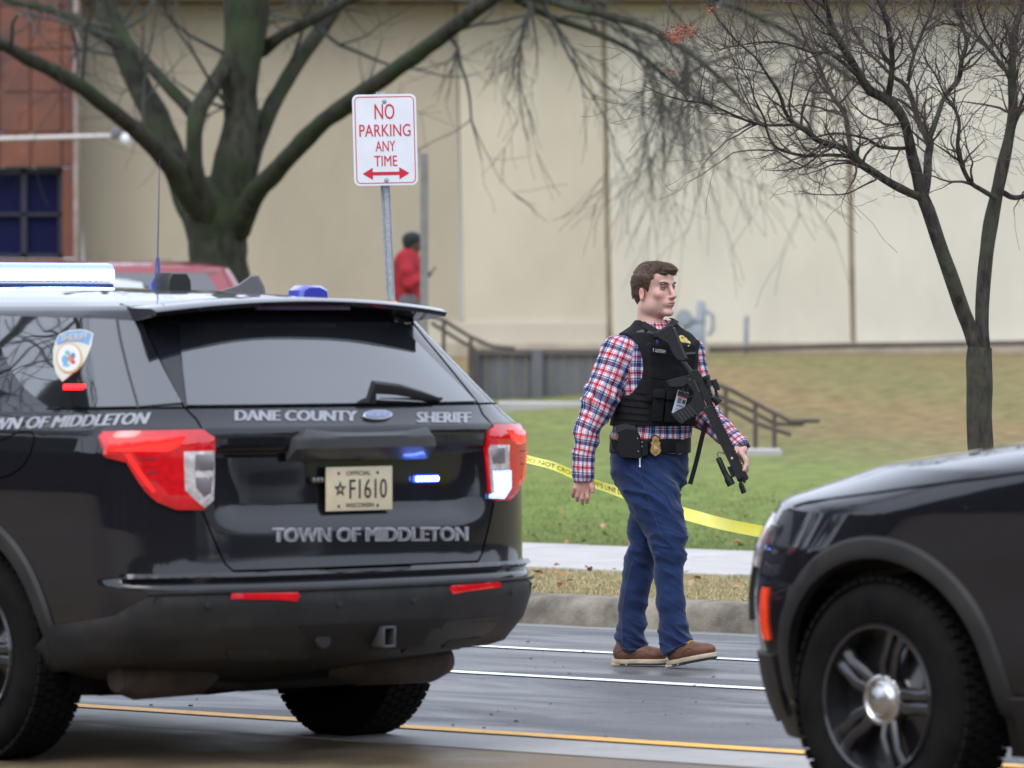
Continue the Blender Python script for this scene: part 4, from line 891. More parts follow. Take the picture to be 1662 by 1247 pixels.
def grow(mb, p, d, r_, ln, depth, cfg, sides=None):
    """recursive twig: crooked, tapering, side shoots; cfg: seg, bend, kids, angle, minr, up"""
    nseg = max(3, int(ln/cfg['seg'])); pts = [p.copy()]; rs = [r_]; dirs = [d.copy()]
    for i in range(nseg):
        d = (d+rv(cfg['bend'])+Vector((0, 0, cfg['up']))).normalized(); p = p+d*(ln/nseg); pts.append(p.copy()); rs.append(max(cfg['minr']*.6, r_*(1-.8*(i+1)/nseg))); dirs.append(d.copy())
    mb.tube(pts, rs, sides or (5 if r_ > .008 else 4 if r_ > .004 else 3), cap=False)
    if depth <= 0 or r_ < cfg['minr']: return
    nk = max(1, int(cfg['kids']*(.7+.6*random.random())))
    for k in range(nk):
        i = random.randint(max(1, nseg//5), nseg); a = dirs[i]; q = a.cross(rv()).normalized()
        ang = R(cfg['angle']*(.6+.8*random.random())); dd = (a*math.cos(ang)+q*math.sin(ang)); dd.y *= cfg.get('flat', 1); dd.normalize()
        grow(mb, pts[i], dd, max(rs[i]*.62, cfg['minr']*.7), ln*random.uniform(.38, .68), depth-1, cfg)
def barkmat(name, c1_, c2_, c3_, sc=6):
    m = bpy.data.materials.new(name); m.use_nodes = True; N, L_ = nodes(m); b = N['Principled BSDF']; b.inputs['Roughness'].default_value = .9; b.inputs['Specular IOR Level'].default_value = .2
    tc = N.new('ShaderNodeTexCoord'); mp = N.new('ShaderNodeMapping'); mp.inputs['Scale'].default_value = (2.2, 2.2, .7); L_.new(tc.outputs['Object'], mp.inputs[0])
    n1 = N.new('ShaderNodeTexNoise'); n1.inputs['Scale'].default_value = sc; n1.inputs['Detail'].default_value = 8; L_.new(mp.outputs[0], n1.inputs['Vector'])
    n2 = N.new('ShaderNodeTexNoise'); n2.inputs['Scale'].default_value = sc*.33; n2.inputs['Detail'].default_value = 6; L_.new(tc.outputs['Object'], n2.inputs['Vector'])
    cr = N.new('ShaderNodeValToRGB'); e = cr.color_ramp.elements; e[0].position = .35; e[0].color = (*c1_, 1); e[1].position = .65; e[1].color = (*c2_, 1); L_.new(n1.outputs[0], cr.inputs[0])
    r2 = N.new('ShaderNodeMapRange'); r2.inputs[1].default_value = .46; r2.inputs[2].default_value = .60; L_.new(n2.outputs[0], r2.inputs[0])
    mi = N.new('ShaderNodeMix'); mi.data_type = 'RGBA'; mi.inputs[7].default_value = (*c3_, 1); L_.new(r2.outputs[0], mi.inputs[0]); L_.new(cr.outputs[0], mi.inputs[6]); L_.new(mi.outputs[2], b.inputs['Base Color'])
    bp = N.new('ShaderNodeBump'); bp.inputs['Strength'].default_value = .9; bp.inputs['Distance'].default_value = .03; L_.new(n1.outputs[0], bp.inputs['Height']); L_.new(bp.outputs[0], b.inputs['Normal'])
    return m
M_BIGB = barkmat('mossy_bark', (.018, .018, .014), (.048, .048, .036), (.030, .040, .020), 7)
M_SMB = barkmat('speckled_bark', (.018, .014, .013), (.066, .055, .050), (.055, .058, .04), 14)
M_TWIG = pm('twig_bark', (.075, .05, .045), .85, col2=(.045, .038, .034), scale=2)
M_TWIG2 = pm('grey_twig_bark', (.045, .046, .040), .85, col2=(.03, .033, .028), scale=2)
# ---- the big tree
DB = 50.0; kb = DB/FPX
def LB(pts): return [(P(a, b_, DB+dy), w_*kb/2) for a, b_, w_, dy in pts]
gz_ = ground_z(P(355, 500, DB).x, DB)
bt = thing('bare_tree', (P(355, 500, DB).x, DB, gz_), 'big bare mossy tree with a thick forking trunk, left of the no parking sign', 'tree')
tm_ = MB(); base = P(355, 500, DB); base.z = gz_-.1
def LBg(first, pts): return first+LB(pts)
trunk = limb(tm_, [(base+Vector((0, 0, 0)), 78*kb), (base+Vector((0, 0, .5)), 60*kb), (P(356, 470, DB), 50*kb), (P(353, 420, DB), 46*kb), (P(352, 360, DB), 54*kb), (P(356, 318, DB), 50*kb), (P(372, 290, DB), 8*kb)], 6, 20, .05)
limbs = {
 'C': [(362, 390, 60, 0), (370, 330, 72, .0), (384, 240, 58, .0), (390, 170, 60, .1), (395, 90, 66, .1), (398, 20, 74, .2), (400, -60, 70, .2), (395, -220, 50, .3), (410, -420, 30, .3), (400, -640, 12, .3)],
 'L1': [(325, 345, 40, -.2), (288, 285, 36, -.5), (255, 245, 30, -.8), (215, 205, 27, -1.1), (177, 177, 25, -1.4), (122, 136, 25, -1.8), (55, 100, 22, -2.2), (0, 72, 20, -2.6), (-90, 40, 17, -3), (-220, -30, 12, -3.4), (-340, -120, 7, -3.6)],
 'L2': [(340, 400, 56, 0), (305, 320, 50, .2), (275, 240, 46, .4), (243, 170, 44, .6), (208, 100, 40, .8), (182, 40, 36, 1.0), (160, -20, 32, 1.2), (110, -150, 22, 1.5), (60, -300, 10, 1.8)],
 'L2b': [(200, 80, 22, .8), (165, 57, 18, .9), (130, 35, 15, 1.1), (75, 14, 13, 1.4), (0, -4, 11, 1.8), (-120, -60, 7, 2.4)],
 'L2c': [(318, 196, 22, -.1), (300, 170, 22, 0), (262, 128, 20, .1), (222, 86, 20, .3), (190, 40, 20, .5), (170, -40, 16, .6), (150, -200, 8, .8)],
 'M': [(352, 410, 30, .1), (342, 360, 36, -.2), (320, 290, 30, -.4), (314, 230, 28, -.5), (320, 182, 30, -.4), (345, 140, 28, -.2), (372, 95, 26, 0), (385, 40, 24, .1)],
 'R1': [(395, 300, 40, .2), (412, 245, 32, .3), (432, 190, 28, .4), (462, 135, 27, .6), (500, 75, 27, .8), (535, 28, 25, 1), (565, -20, 22, 1.2), (640, -140, 12, 1.6)],
 'R3': [(425, 85, 24, .4), (452, 62, 20, .2), (490, 40, 20, 0), (530, 20, 18, -.2), (580, -6, 14, -.4), (700, -60, 7, -.8)],
 'R2': [(385, 375, 46, -.1), (408, 325, 36, -.4), (440, 284, 32, -.7), (478, 245, 30, -1), (516, 205, 28, -1.3), (560, 172, 28, -1.7), (610, 135, 27, -2.1), (665, 98, 26, -2.5), (715, 60, 25, -2.9), (765, 22, 23, -3.2), (815, -12, 20, -3.6)],
 'R4': [(815, -12, 19, -3.6), (870, -8, 16, -4), (930, 12, 14, -4.3), (990, 26, 13, -4.5), (1050, 45, 12, -4.8), (1110, 80, 10, -5), (1160, 120, 8, -5.2), (1210, 170, 5, -5.3)],
 'R5': [(840, 0, 14, -3.7), (900, 30, 11, -3.2), (970, 55, 10, -2.8), (1040, 90, 8, -2.5), (1100, 140, 7, -2.3), (1170, 180, 5, -2)],
 'R6': [(870, -8, 13, -4), (960, -40, 12, -4.4), (1080, -30, 11, -4.7), (1190, 10, 9, -5), (1290, 60, 7, -5.2), (1380, 130, 5, -5.3)]}
LBs = {k: limb(tm_, LB(v), 6, 12 if v[0][2] > 25 else 8, .07) for k, v in limbs.items()}
tm_.build('trunk', M_BIGB, bt)
tw = MB(); cfg = dict(seg=.16, bend=.16, kids=5, angle=42, minr=.004, up=.03)
for k, n_ in (('C', 8), ('L1', 7), ('L2', 7), ('L2b', 5), ('L2c', 5), ('R1', 7), ('R3', 5), ('R2', 3)):
    c = LBs[k]
    for i in range(n_):
        j = random.randint(len(c)//4, len(c)-1); p, r_ = c[j]; a = (c[min(j+1, len(c)-1)][0]-c[max(j-1, 0)][0]).normalized()
        q = a.cross(rv()).normalized(); ang = R(random.uniform(35, 75)); grow(tw, p, a*math.cos(ang)+q*math.sin(ang), min(.022, r_*.5), random.uniform(.8, 2.2), 2, cfg)
cfg2 = dict(seg=.13, bend=.13, kids=7, angle=30, minr=.0035, up=-.085)     # weeping shoots of the right hand boughs
for k, n_ in (('R4', 14), ('R5', 12), ('R6', 12)):
    c = LBs[k]
    for i in range(n_):
        j = random.randint(3, len(c)-1); p, r_ = c[j]; d = Vector((random.uniform(-.3, .8), random.uniform(-.5, .5), random.uniform(-.9, .25))).normalized()
        grow(tw, p, d, min(.016, r_*.6), random.uniform(.6, 1.5), 3, cfg2)
tw.build('twigs', M_TWIG2, bt, kind='stuff')
# ---- the small tree on the verge
DS = 27.2; ks = DS/FPX
def LS(pts): return [(P(1000+a/2.494, b_/2.494, DS+dy), w_/2.494*ks/2) for a, b_, w_, dy in pts]
sp0 = P(1592, 1000, DS); gz_ = ground_z(sp0.x, DS)
st_ = thing('bare_tree', (sp0.x, DS, gz_), 'small bare two stemmed tree on the verge behind the right hand patrol car', 'tree')
tm_ = MB(); base = Vector((sp0.x, DS, gz_-.08))
limb(tm_, [(base, 34*ks), (base+Vector((0, 0, .25)), 24*ks), (P(1592, 800, DS), 20.5*ks), (P(1592, 720, DS), 20.5*ks), (P(1591, 640, DS), 21*ks), (P(1588, 590, DS), 21.5*ks), (P(1590, 562, DS), 19*ks)], 8, 18, .06)
F = lambda zx, zy, w_, dy=0: (zx, zy, w_, dy)
small = {
 'a': [F(1475, 1480, 62), F(1440, 1350, 60), F(1395, 1240, 60), F(1340, 1080, 60, -.05), F(1300, 960, 60, -.08), F(1265, 860, 58, -.1), F(1235, 780, 54, -.1), F(1220, 700, 50, -.12), F(1198, 620, 44, -.15), F(1188, 570, 42, -.17), F(1160, 480, 40, -.2), F(1105, 405, 42, -.25), F(1030, 365, 36, -.3), F(985, 300, 34, -.35), F(945, 235, 32, -.4), F(905, 170, 28, -.42), F(870, 90, 24, -.45), F(845, 0, 20, -.5), F(800, -120, 14, -.6), F(780, -260, 8, -.6)],
 'b': [F(1490, 1470, 58, .05), F(1478, 1330, 56, .08), F(1480, 1200, 62, .1), F(1495, 1040, 60, .12), F(1515, 900, 60, .15), F(1535, 800, 56, .15), F(1560, 690, 50, .15), F(1590, 560, 44, .15), F(1605, 440, 38, .15), F(1603, 330, 36, .15), F(1606, 220, 30, .15), F(1620, 100, 26, .15), F(1650, -10, 24, .15), F(1660, -160, 16, .1), F(1690, -320, 8, .1)],
 'c': [F(1232, 802, 40, -.1), F(1180, 780, 34, -.2), F(1110, 742, 32, -.3), F(1050, 702, 32, -.35), F(990, 662, 32, -.4), F(950, 615, 28, -.45), F(900, 592, 26, -.5), F(820, 570, 24, -.6), F(770, 530, 22, -.65), F(720, 500, 20, -.7), F(685, 455, 16, -.75), F(660, 380, 14, -.8), F(610, 300, 11, -.9), F(560, 230, 9, -1), F(480, 160, 7, -1), F(400, 60, 5, -1.1), F(350, -10, 4, -1.1)],
 'd': [F(950, 612, 20, -.4), F(940, 540, 20, -.3), F(925, 460, 19, -.2), F(880, 400, 18, -.1), F(850, 340, 16, -.05), F(820, 260, 14, 0), F(780, 190, 12, .05), F(740, 100, 9, .1), F(690, 0, 7, .1), F(660, -100, 4, .1)],
 'e': [F(950, 634, 18, -.4), F(870, 628, 15, -.5), F(780, 632, 13, -.6), F(700, 618, 12, -.7), F(640, 590, 11, -.8), F(610, 530, 9, -.85), F(600, 480, 8, -.9), F(560, 400, 7, -.95), F(540, 330, 5, -1), F(480, 250, 4, -1)],
 'f': [F(725, 505, 14, -.7), F(660, 508, 12, -.8), F(590, 505, 12, -.9), F(520, 485, 11, -1), F(440, 450, 10, -1.1), F(370, 420, 8, -1.2), F(270, 405, 7, -1.3), F(180, 380, 5, -1.4), F(110, 345, 4, -1.5)],
 'g': [F(1248, 800, 40, -.08), F(1258, 740, 36, -.02), F(1262, 640, 34, .1), F(1270, 570, 32, .15), F(1240, 520, 28, .2), F(1215, 460, 24, .25), F(1190, 380, 20, .3), F(1165, 340, 18, .3), F(1120, 310, 16, .3), F(1060, 250, 13, .35), F(1010, 200, 12, .4), F(960, 120, 9, .4), F(930, 20, 7, .45), F(900, -90, 4, .5)],
 'h': [F(1268, 560, 26, .15), F(1300, 475, 22, .2), F(1330, 390, 20, .25), F(1385, 320, 22, .3), F(1400, 240, 20, .3), F(1418, 170, 18, .3), F(1395, 80, 16, .35), F(1365, -10, 14, .35), F(1340, -150, 8, .4)],
 'i': [F(1100, 400, 26, -.25), F(1113, 320, 24, -.3), F(1118, 240, 22, -.35), F(1108, 150, 22, -.4), F(1095, 80, 22, -.42), F(1065, 10, 18, -.45), F(1020, -100, 12, -.5)],
 'j': [F(1180, 330, 14, .3), F(1200, 240, 14, .3), F(1240, 130, 14, .3), F(1280, 40, 11, .3), F(1300, -50, 8, .3)],
 'k': [F(1532, 800, 24, .1), F(1480, 770, 22, 0), F(1430, 735, 20, -.1), F(1395, 660, 18, -.2), F(1382, 590, 16, -.25), F(1390, 500, 14, -.3), F(1370, 440, 12, -.3), F(1330, 380, 10, -.3), F(1290, 300, 7, -.3), F(1250, 240, 4, -.3)],
 'l': [F(1600, 320, 18, .2), F(1560, 260, 16, .3), F(1500, 190, 14, .4), F(1440, 120, 11, .5), F(1400, 60, 9, .5), F(1390, -20, 7, .5)],
 'm': [F(1570, 780, 26, .2), F(1620, 800, 22, .3), F(1700, 770, 18, .4), F(1800, 680, 12, .5), F(1880, 560, 6, .6)],
 'n': [F(980, 310, 16, -.35), F(920, 255, 16, -.5), F(860, 215, 15, -.6), F(790, 210, 12, -.7), F(700, 180, 10, -.8), F(620, 170, 8, -.9), F(520, 180, 6, -1), F(420, 200, 4, -1.1)],
 'o': [F(1190, 600, 16, -.1), F(1120, 600, 14, -.2), F(1060, 590, 13, -.3), F(1010, 560, 11, -.4), F(900, 540, 9, -.5), F(830, 550, 8, -.6), F(740, 570, 5, -.7)],
 'p': [F(1600, 560, 14, .1), F(1640, 420, 14, 0), F(1700, 300, 12, -.1), F(1740, 180, 8, -.2)],
 'q': [F(1050, 728, 9, -.3), F(1000, 752, 7, -.4), F(940, 782, 6, -.5), F(870, 790, 5, -.6), F(780, 786, 3, -.7)],
 'r': [F(930, 210, 12, -.42), F(860, 120, 11, -.5), F(800, 50, 9, -.6), F(740, -30, 6, -.7)],
 's': [F(1590, 260, 12, .2), F(1540, 190, 11, .1), F(1490, 110, 9, 0), F(1460, 20, 7, -.1)],
 't': [F(640, 600, 8, -.8), F(690, 640, 6, -.9), F(750, 670, 5, -1), F(800, 680, 4, -1), F(860, 650, 3, -1)],
}
SB = {k: limb(tm_, LS(v), 5, 12 if v[0][2] > 30 else 7, .09) for k, v in small.items()}
tm_.build('trunk', M_SMB, st_)
tw = MB(); cfg3 = dict(seg=.035, bend=.20, kids=4.2, angle=44, minr=.0020, up=.03)
for k, n_ in dict(a=34, b=46, c=50, d=46, e=40, f=46, g=46, h=36, i=32, j=24, k=40, l=36, m=18, n=46, o=24, p=22, q=7, r=26, s=26, t=8).items():
    c = SB[k]
    for i in range(int(n_*.62)):
        lo_ = 0.50 if k in 'ab' else .12
        j = int(len(c)*(lo_+(1-lo_)*random.random()**.8)); j = min(j, len(c)-1); p, r_ = c[j]; a = (c[min(j+1, len(c)-1)][0]-c[max(j-1, 0)][0]).normalized()
        q = a.cross(rv()).normalized(); ang = R(random.uniform(25, 70)); d = a*math.cos(ang)+q*math.sin(ang); d = (d+Vector((-.12, 0, .12))).normalized()
        grow(tw, p, d, min(.0072, max(.003, r_*.6)), random.uniform(.14, .52)*(1 if k not in 'q' else .4), 2, cfg3)
tw.build('twigs', M_TWIG, st_, kind='stuff')
# rusty seed clusters and buds at the tips
m = MB(); cols = []
for (cx, cy, sx_, sy_, n_) in ((1105, 50, 28, 13, 320), (1096, 62, 14, 9, 160), (1150, 16, 10, 8, 60), (1088, 118, 6, 5, 30)):
    for i in range(n_):
        p = P(random.gauss(cx, sx_*.5), random.gauss(cy, sy_*.5), DS-1.2+random.gauss(0, .12)); s = random.uniform(.003, .008)
        M = Matrix.Rotation(random.uniform(0, 6), 3, 'Z') @ Matrix.Rotation(random.uniform(0, 3), 3, 'X'); m.add([p+M @ Vector(a)*s for a in ((-1, -.4, 0), (1, -.5, .2), (.9, .5, 0), (-.8, .5, .3))], [(0, 1, 2, 3)])
m.build('seed_clusters', pm('rusty_seeds', (.36, .10, .045), .8, col2=(.22, .07, .04), scale=30), st_, smooth=False, kind='stuff')
# ---- unseen treeline added behind and beside the camera to darken what the cars reflect
m = MB(); n_ = 34000; th = rnd.uniform(R(138), R(402), n_); rr = rnd.uniform(46, 60, n_)
Hh = np.array([7+4.5*noise.noise(Vector((math.cos(a)*5, math.sin(a)*5, 1)))+3*noise.noise(Vector((math.cos(a)*17, math.sin(a)*17, 5))) for a in th]); zz2 = Hh*rnd.random(n_)**.75
Cc = np.stack([rr*np.cos(th), rr*np.sin(th)+12, zz2], 1); sz = rnd.uniform(.35, .9, n_)
A_ = rnd.normal(0, 1, (n_, 3)); A_ /= np.linalg.norm(A_, axis=1)[:, None]; B_ = rnd.normal(0, 1, (n_, 3)); B_ -= A_*(A_*B_).sum(1)[:, None]; B_ /= np.linalg.norm(B_, axis=1)[:, None]
V = np.stack([Cc-A_*sz[:, None], Cc+B_*sz[:, None], Cc+A_*sz[:, None], Cc-B_*sz[:, None]], 1).reshape(-1, 3)
o = finish('unseen_woods', npmesh(V, np.arange(4*n_).reshape(-1, 4), 'unseen_woods'), pm('dark_woods', (.012, .014, .015), .95, spec=.1), smooth=False); tag(o, 'dark unseen wood added round the car park for the cars to reflect', 'wood', kind='stuff')
tb = thing('bare_tree', (-11.3, 23.6, 0), 'tall bare tree standing beside the car park, reflected in the patrol car', 'tree')
m = MB(); c = limb(m, [(Vector((-11.3, 23.6, -.1)), .36), (Vector((-11.2, 23.5, 1.8)), .28), (Vector((-11.0, 23.4, 4.5)), .22), (Vector((-11.1, 23.3, 8)), .15), (Vector((-10.9, 23.4, 12)), .05)], 5, 12, .05); m.build('trunk', M_SMB, tb)
m = MB(); cf = dict(seg=.25, bend=.18, kids=6, angle=42, minr=.010, up=.04)
for i in range(44):
    j = random.randint(6, len(c)-1); q = Vector((random.gauss(0, 1), random.gauss(0, 1), .5)).normalized(); grow(m, c[j][0], q, c[j][1]*.5, random.uniform(2.5, 4.8), 2, cf)
m.build('twigs', M_SMB, tb, kind='stuff')
# ------------------------------------------------------------------ NO PARKING sign, its post, the second post
DG = 28.0; kg = DG/FPX
def post_mat(): return pm('galvanised_steel', (.42, .44, .47), .5, metal=.35, col2=(.30, .31, .33), scale=60, bump=.2)
M_GALV = post_mat()
TLc, TRc, BLc, BRc = P(570, 154.5, DG), P(675, 152, DG), P(576, 303, DG), P(679, 300, DG)
sc = (TLc+TRc+BLc+BRc)/4; su = ((TRc-TLc)+(BRc-BLc)).normalized(); sv = ((TLc-BLc)+(TRc-BRc)); sv = (sv-su*sv.dot(su)).normalized()
su = (su+Vector((0, .25, 0))).normalized(); sn = su.cross(sv); sw_ = 104*kg*1.02; shh = 148*kg
gp = ground_z(P(640, 900, DG).x, DG)
sg_ = thing('parking_sign', (P(640, 900, DG).x, DG, gp), 'white sign with red NO PARKING ANY TIME lettering on a galvanised post', 'sign')
def rrect(w_, h_, r_, n=6):
    o_ = []
    for cx, cy, a0 in ((w_/2-r_, h_/2-r_, 0), (-w_/2+r_, h_/2-r_, 90), (-w_/2+r_, -h_/2+r_, 180), (w_/2-r_, -h_/2+r_, 270)):
        o_ += [(cx+r_*math.cos(R(a0+90*i/n)), cy+r_*math.sin(R(a0+90*i/n))) for i in range(n+1)]
    return o_
M_SW = pm('sign_white', (.74, .76, .80), .4, coat=.3, col2=(.68, .70, .74), scale=5); M_SR = pm('sign_red', (.55, .012, .04), .4)
m = MB(); m.prism(rrect(sw_, shh, .03), su, sv, sc, .004, bev=.0008); plate = m.build('sign_plate', M_SW, sg_, smooth=False)
def ring_(w_, h_, r_, t_, off, mat, name, par):
    a = rrect(w_, h_, r_); b_ = rrect(w_-2*t_, h_-2*t_, max(r_-t_, .004)); n = len(a); m = MB()
    m.add([sc+su*x+sv*y+sn*off for x, y in a+b_], [(i, (i+1) % n, n+(i+1) % n, n+i) for i in range(n)]); return m.build(name, mat, par, smooth=False)
ring_(sw_-.022, shh-.022, .024, .0045, .0028, M_SR, 'sign_border', plate)
def stxt(t, y, h_, w_, bold=.012):
    bold = min(bold, .008)
    text_plane(t, sc+su*(-w_/2)+sv*y+sn*.0030, su, sv, h_, w_, M_SR, 'sign_lettering', plate, bold=bold)
fy = lambda py: (227.5-py)*kg
stxt('NO', fy(194), 25*kg, 33*kg, .03); stxt('PARKING', fy(222), 20*kg, 85*kg, .02); stxt('ANY', fy(246), 17*kg, 33*kg, .015); stxt('TIME', fy(270), 17*kg, 38*kg, .015)
ar = [(-39, 0), (-22, 10), (-22, 2.8), (22, 2.8), (22, 10), (39, 0), (22, -10), (22, -2.8), (-22, -2.8), (-22, -10)]
m = MB(); m.add([sc+su*(x*kg)+sv*(fy(282)+y*kg)+sn*.003 for x, y in ar], [(0, 1, 9), (9, 1, 2, 8), (2, 3, 7, 8), (3, 4, 6, 7), (4, 5, 6)]); m.build('sign_arrow', M_SR, plate, smooth=False)
for py in (165, 293):
    m = MB(); m.lathe([(0, .006), (.007, .005), (.009, .002), (.013, .001), (.013, 0)], sc+sv*fy(py)+sn*.002+su*(.2*kg), sn, 12); m.build('bolt', M_GALV, plate)
pt_, pb_ = P(618, 152, DG+.02)+Vector((0, .03, .01)), P(638, 560, DG+.02)+Vector((0, .03, 0)); dd = (pb_-pt_); pb_ = pt_+dd*((pt_.z-gp+.1)/-dd.z)
m = MB(); ax_ = (pb_-pt_).normalized(); ln = (pb_-pt_).length; px_ = (su-ax_*su.dot(ax_)).normalized(); py_ = ax_.cross(px_)
m.prism([(-.024, -.006), (-.014, -.006), (-.010, .014), (.010, .014), (.014, -.006), (.024, -.006), (.024, -.010), (.010, -.010), (.007, .010), (-.007, .010), (-.010, -.010), (-.024, -.010)], px_, py_, (pt_+pb_)/2, ln); m.build('post', M_GALV, sg_, smooth=False)
k_ = 0; z_ = .03
while z_ < ln-.1:
    c = pt_+ax_*z_; m = MB()
    if c.z < 3.0: m.lathe([(.0045, .001), (0, .001)], c-py_*0+(-sn)*(-.011), sn, 8)
    if m.v and k_ % 2 == 0: m.build('post_hole', M_BLK, sg_)
    z_ += .025; k_ += 1
bnd = P(635, 494, DG+.02)+Vector((0, .03, 0)); m = MB(); m.prism(rrect(.058, .036, .008), px_, py_, bnd, .03); m.build('yellow_band', pm('yellow_band', (.75, .42, .03), .5), sg_)
sp2 = thing('signpost', (P(688, 800, 47).x, 47, ground_z(P(688, 800, 47).x, 47)), 'grey post with its sign edge on, in front of the person in red', 'post')
m = MB(); t0_ = P(688.5, 249, 47); b0_ = Vector((t0_.x, 47, ground_z(t0_.x, 47)-.1)); m.box((t0_+b0_)/2, (.068, .05, (t0_-b0_).length), bev=.006); m.build('post', pm('grey_post', (.22, .21, .205), .7, col2=(.16, .155, .15), scale=5), sp2, smooth=False)
m = MB(); m.box(P(681, 263, 47), (.05, .03, .03), bev=.004); m.build('bracket', M_GALV, sp2)
# ------------------------------------------------------------------ barrier tape
tp = [(790, 712, 28.4), (846, 742, 28.2), (900, 757, 28.1), (960, 783, 27.9), (1010, 800, 27.7), (1060, 819, 27.5), (1115, 835, 27.3), (1180, 852, 27.1), (1264, 868, 26.9), (1340, 884, 26.7), (1420, 890, 26.5)]
tc_ = [P(a, b_, c) for a, b_, c in tp]; c = crom([(p, 0) for p in tc_], 12); m = MB(); vs = []; n = len(c); TW = .060
def tape_f(i):
    p = c[i][0]; t_ = (c[min(i+1, n-1)][0]-c[max(i-1, 0)][0]).normalized(); a = .35*math.sin(i*.11+.4)+.12*math.sin(i*.43); up = Vector((0, math.sin(a), math.cos(a))); up = (up-t_*up.dot(t_)).normalized(); return p, t_, up
wd_ = lambda i: TW*(.66+.34*min(1, max(0, (i-20)/50)))
for i in range(n):
    p, t_, up = tape_f(i)
    vs += [p+up*wd_(i)/2, p, p-up*wd_(i)/2+t_.cross(up)*.004]
m.add(vs, [(3*i+j, 3*i+j+1, 3*i+4+j, 3*i+3+j) for i in range(n-1) for j in range(2)])
M_TAPE = pm('yellow_tape', (.80, .74, .02), .35, coat=.3, col2=(.86, .83, .25), scale=3)
to = m.build('barrier_tape', M_TAPE, None); tag(to, 'yellow barrier tape with black lettering stretched behind the man in the plaid shirt', 'barrier tape')
ts_, tf_, twd = text2d("SHERIFF'S LINE DO NOT CROSS  SHERIFF'S LINE DO NOT CROSS  SHERIFF'S LINE DO NOT CROSS", 0)
cum = [0]
for i in range(1, n): cum.append(cum[-1]+(c[i][0]-c[i-1][0]).length)
def tape_xy(s_, y):
    s_ = min(max(s_, 0), cum[-1]-1e-4); i = int(np.searchsorted(cum, s_, 'right'))-1; i = min(i, n-2); k = (s_-cum[i])/(cum[i+1]-cum[i]); p, t_, up = tape_f(i); p2, t2, up2 = tape_f(i+1)
    return p.lerp(p2, k)+up.lerp(up2, k)*y*wd_(i)/TW+Vector((0, -.004, 0))
sc_ = .034; m = MB(); s0 = -.70
out = [tape_xy(s0+x*sc_, (y-.5)*sc_) for x, y, _ in ts_]; ok = [f for f in tf_ if all(.01 < s0+ts_[i][0]*sc_ < cum[-1]-.01 for i in f)]
m.add(out, ok); o = m.build('tape_lettering', pm('tape_ink', (.08, .08, .03), .5, col2=(.45, .44, .05), scale=2, lo=.45, hi=.75), to, smooth=False)
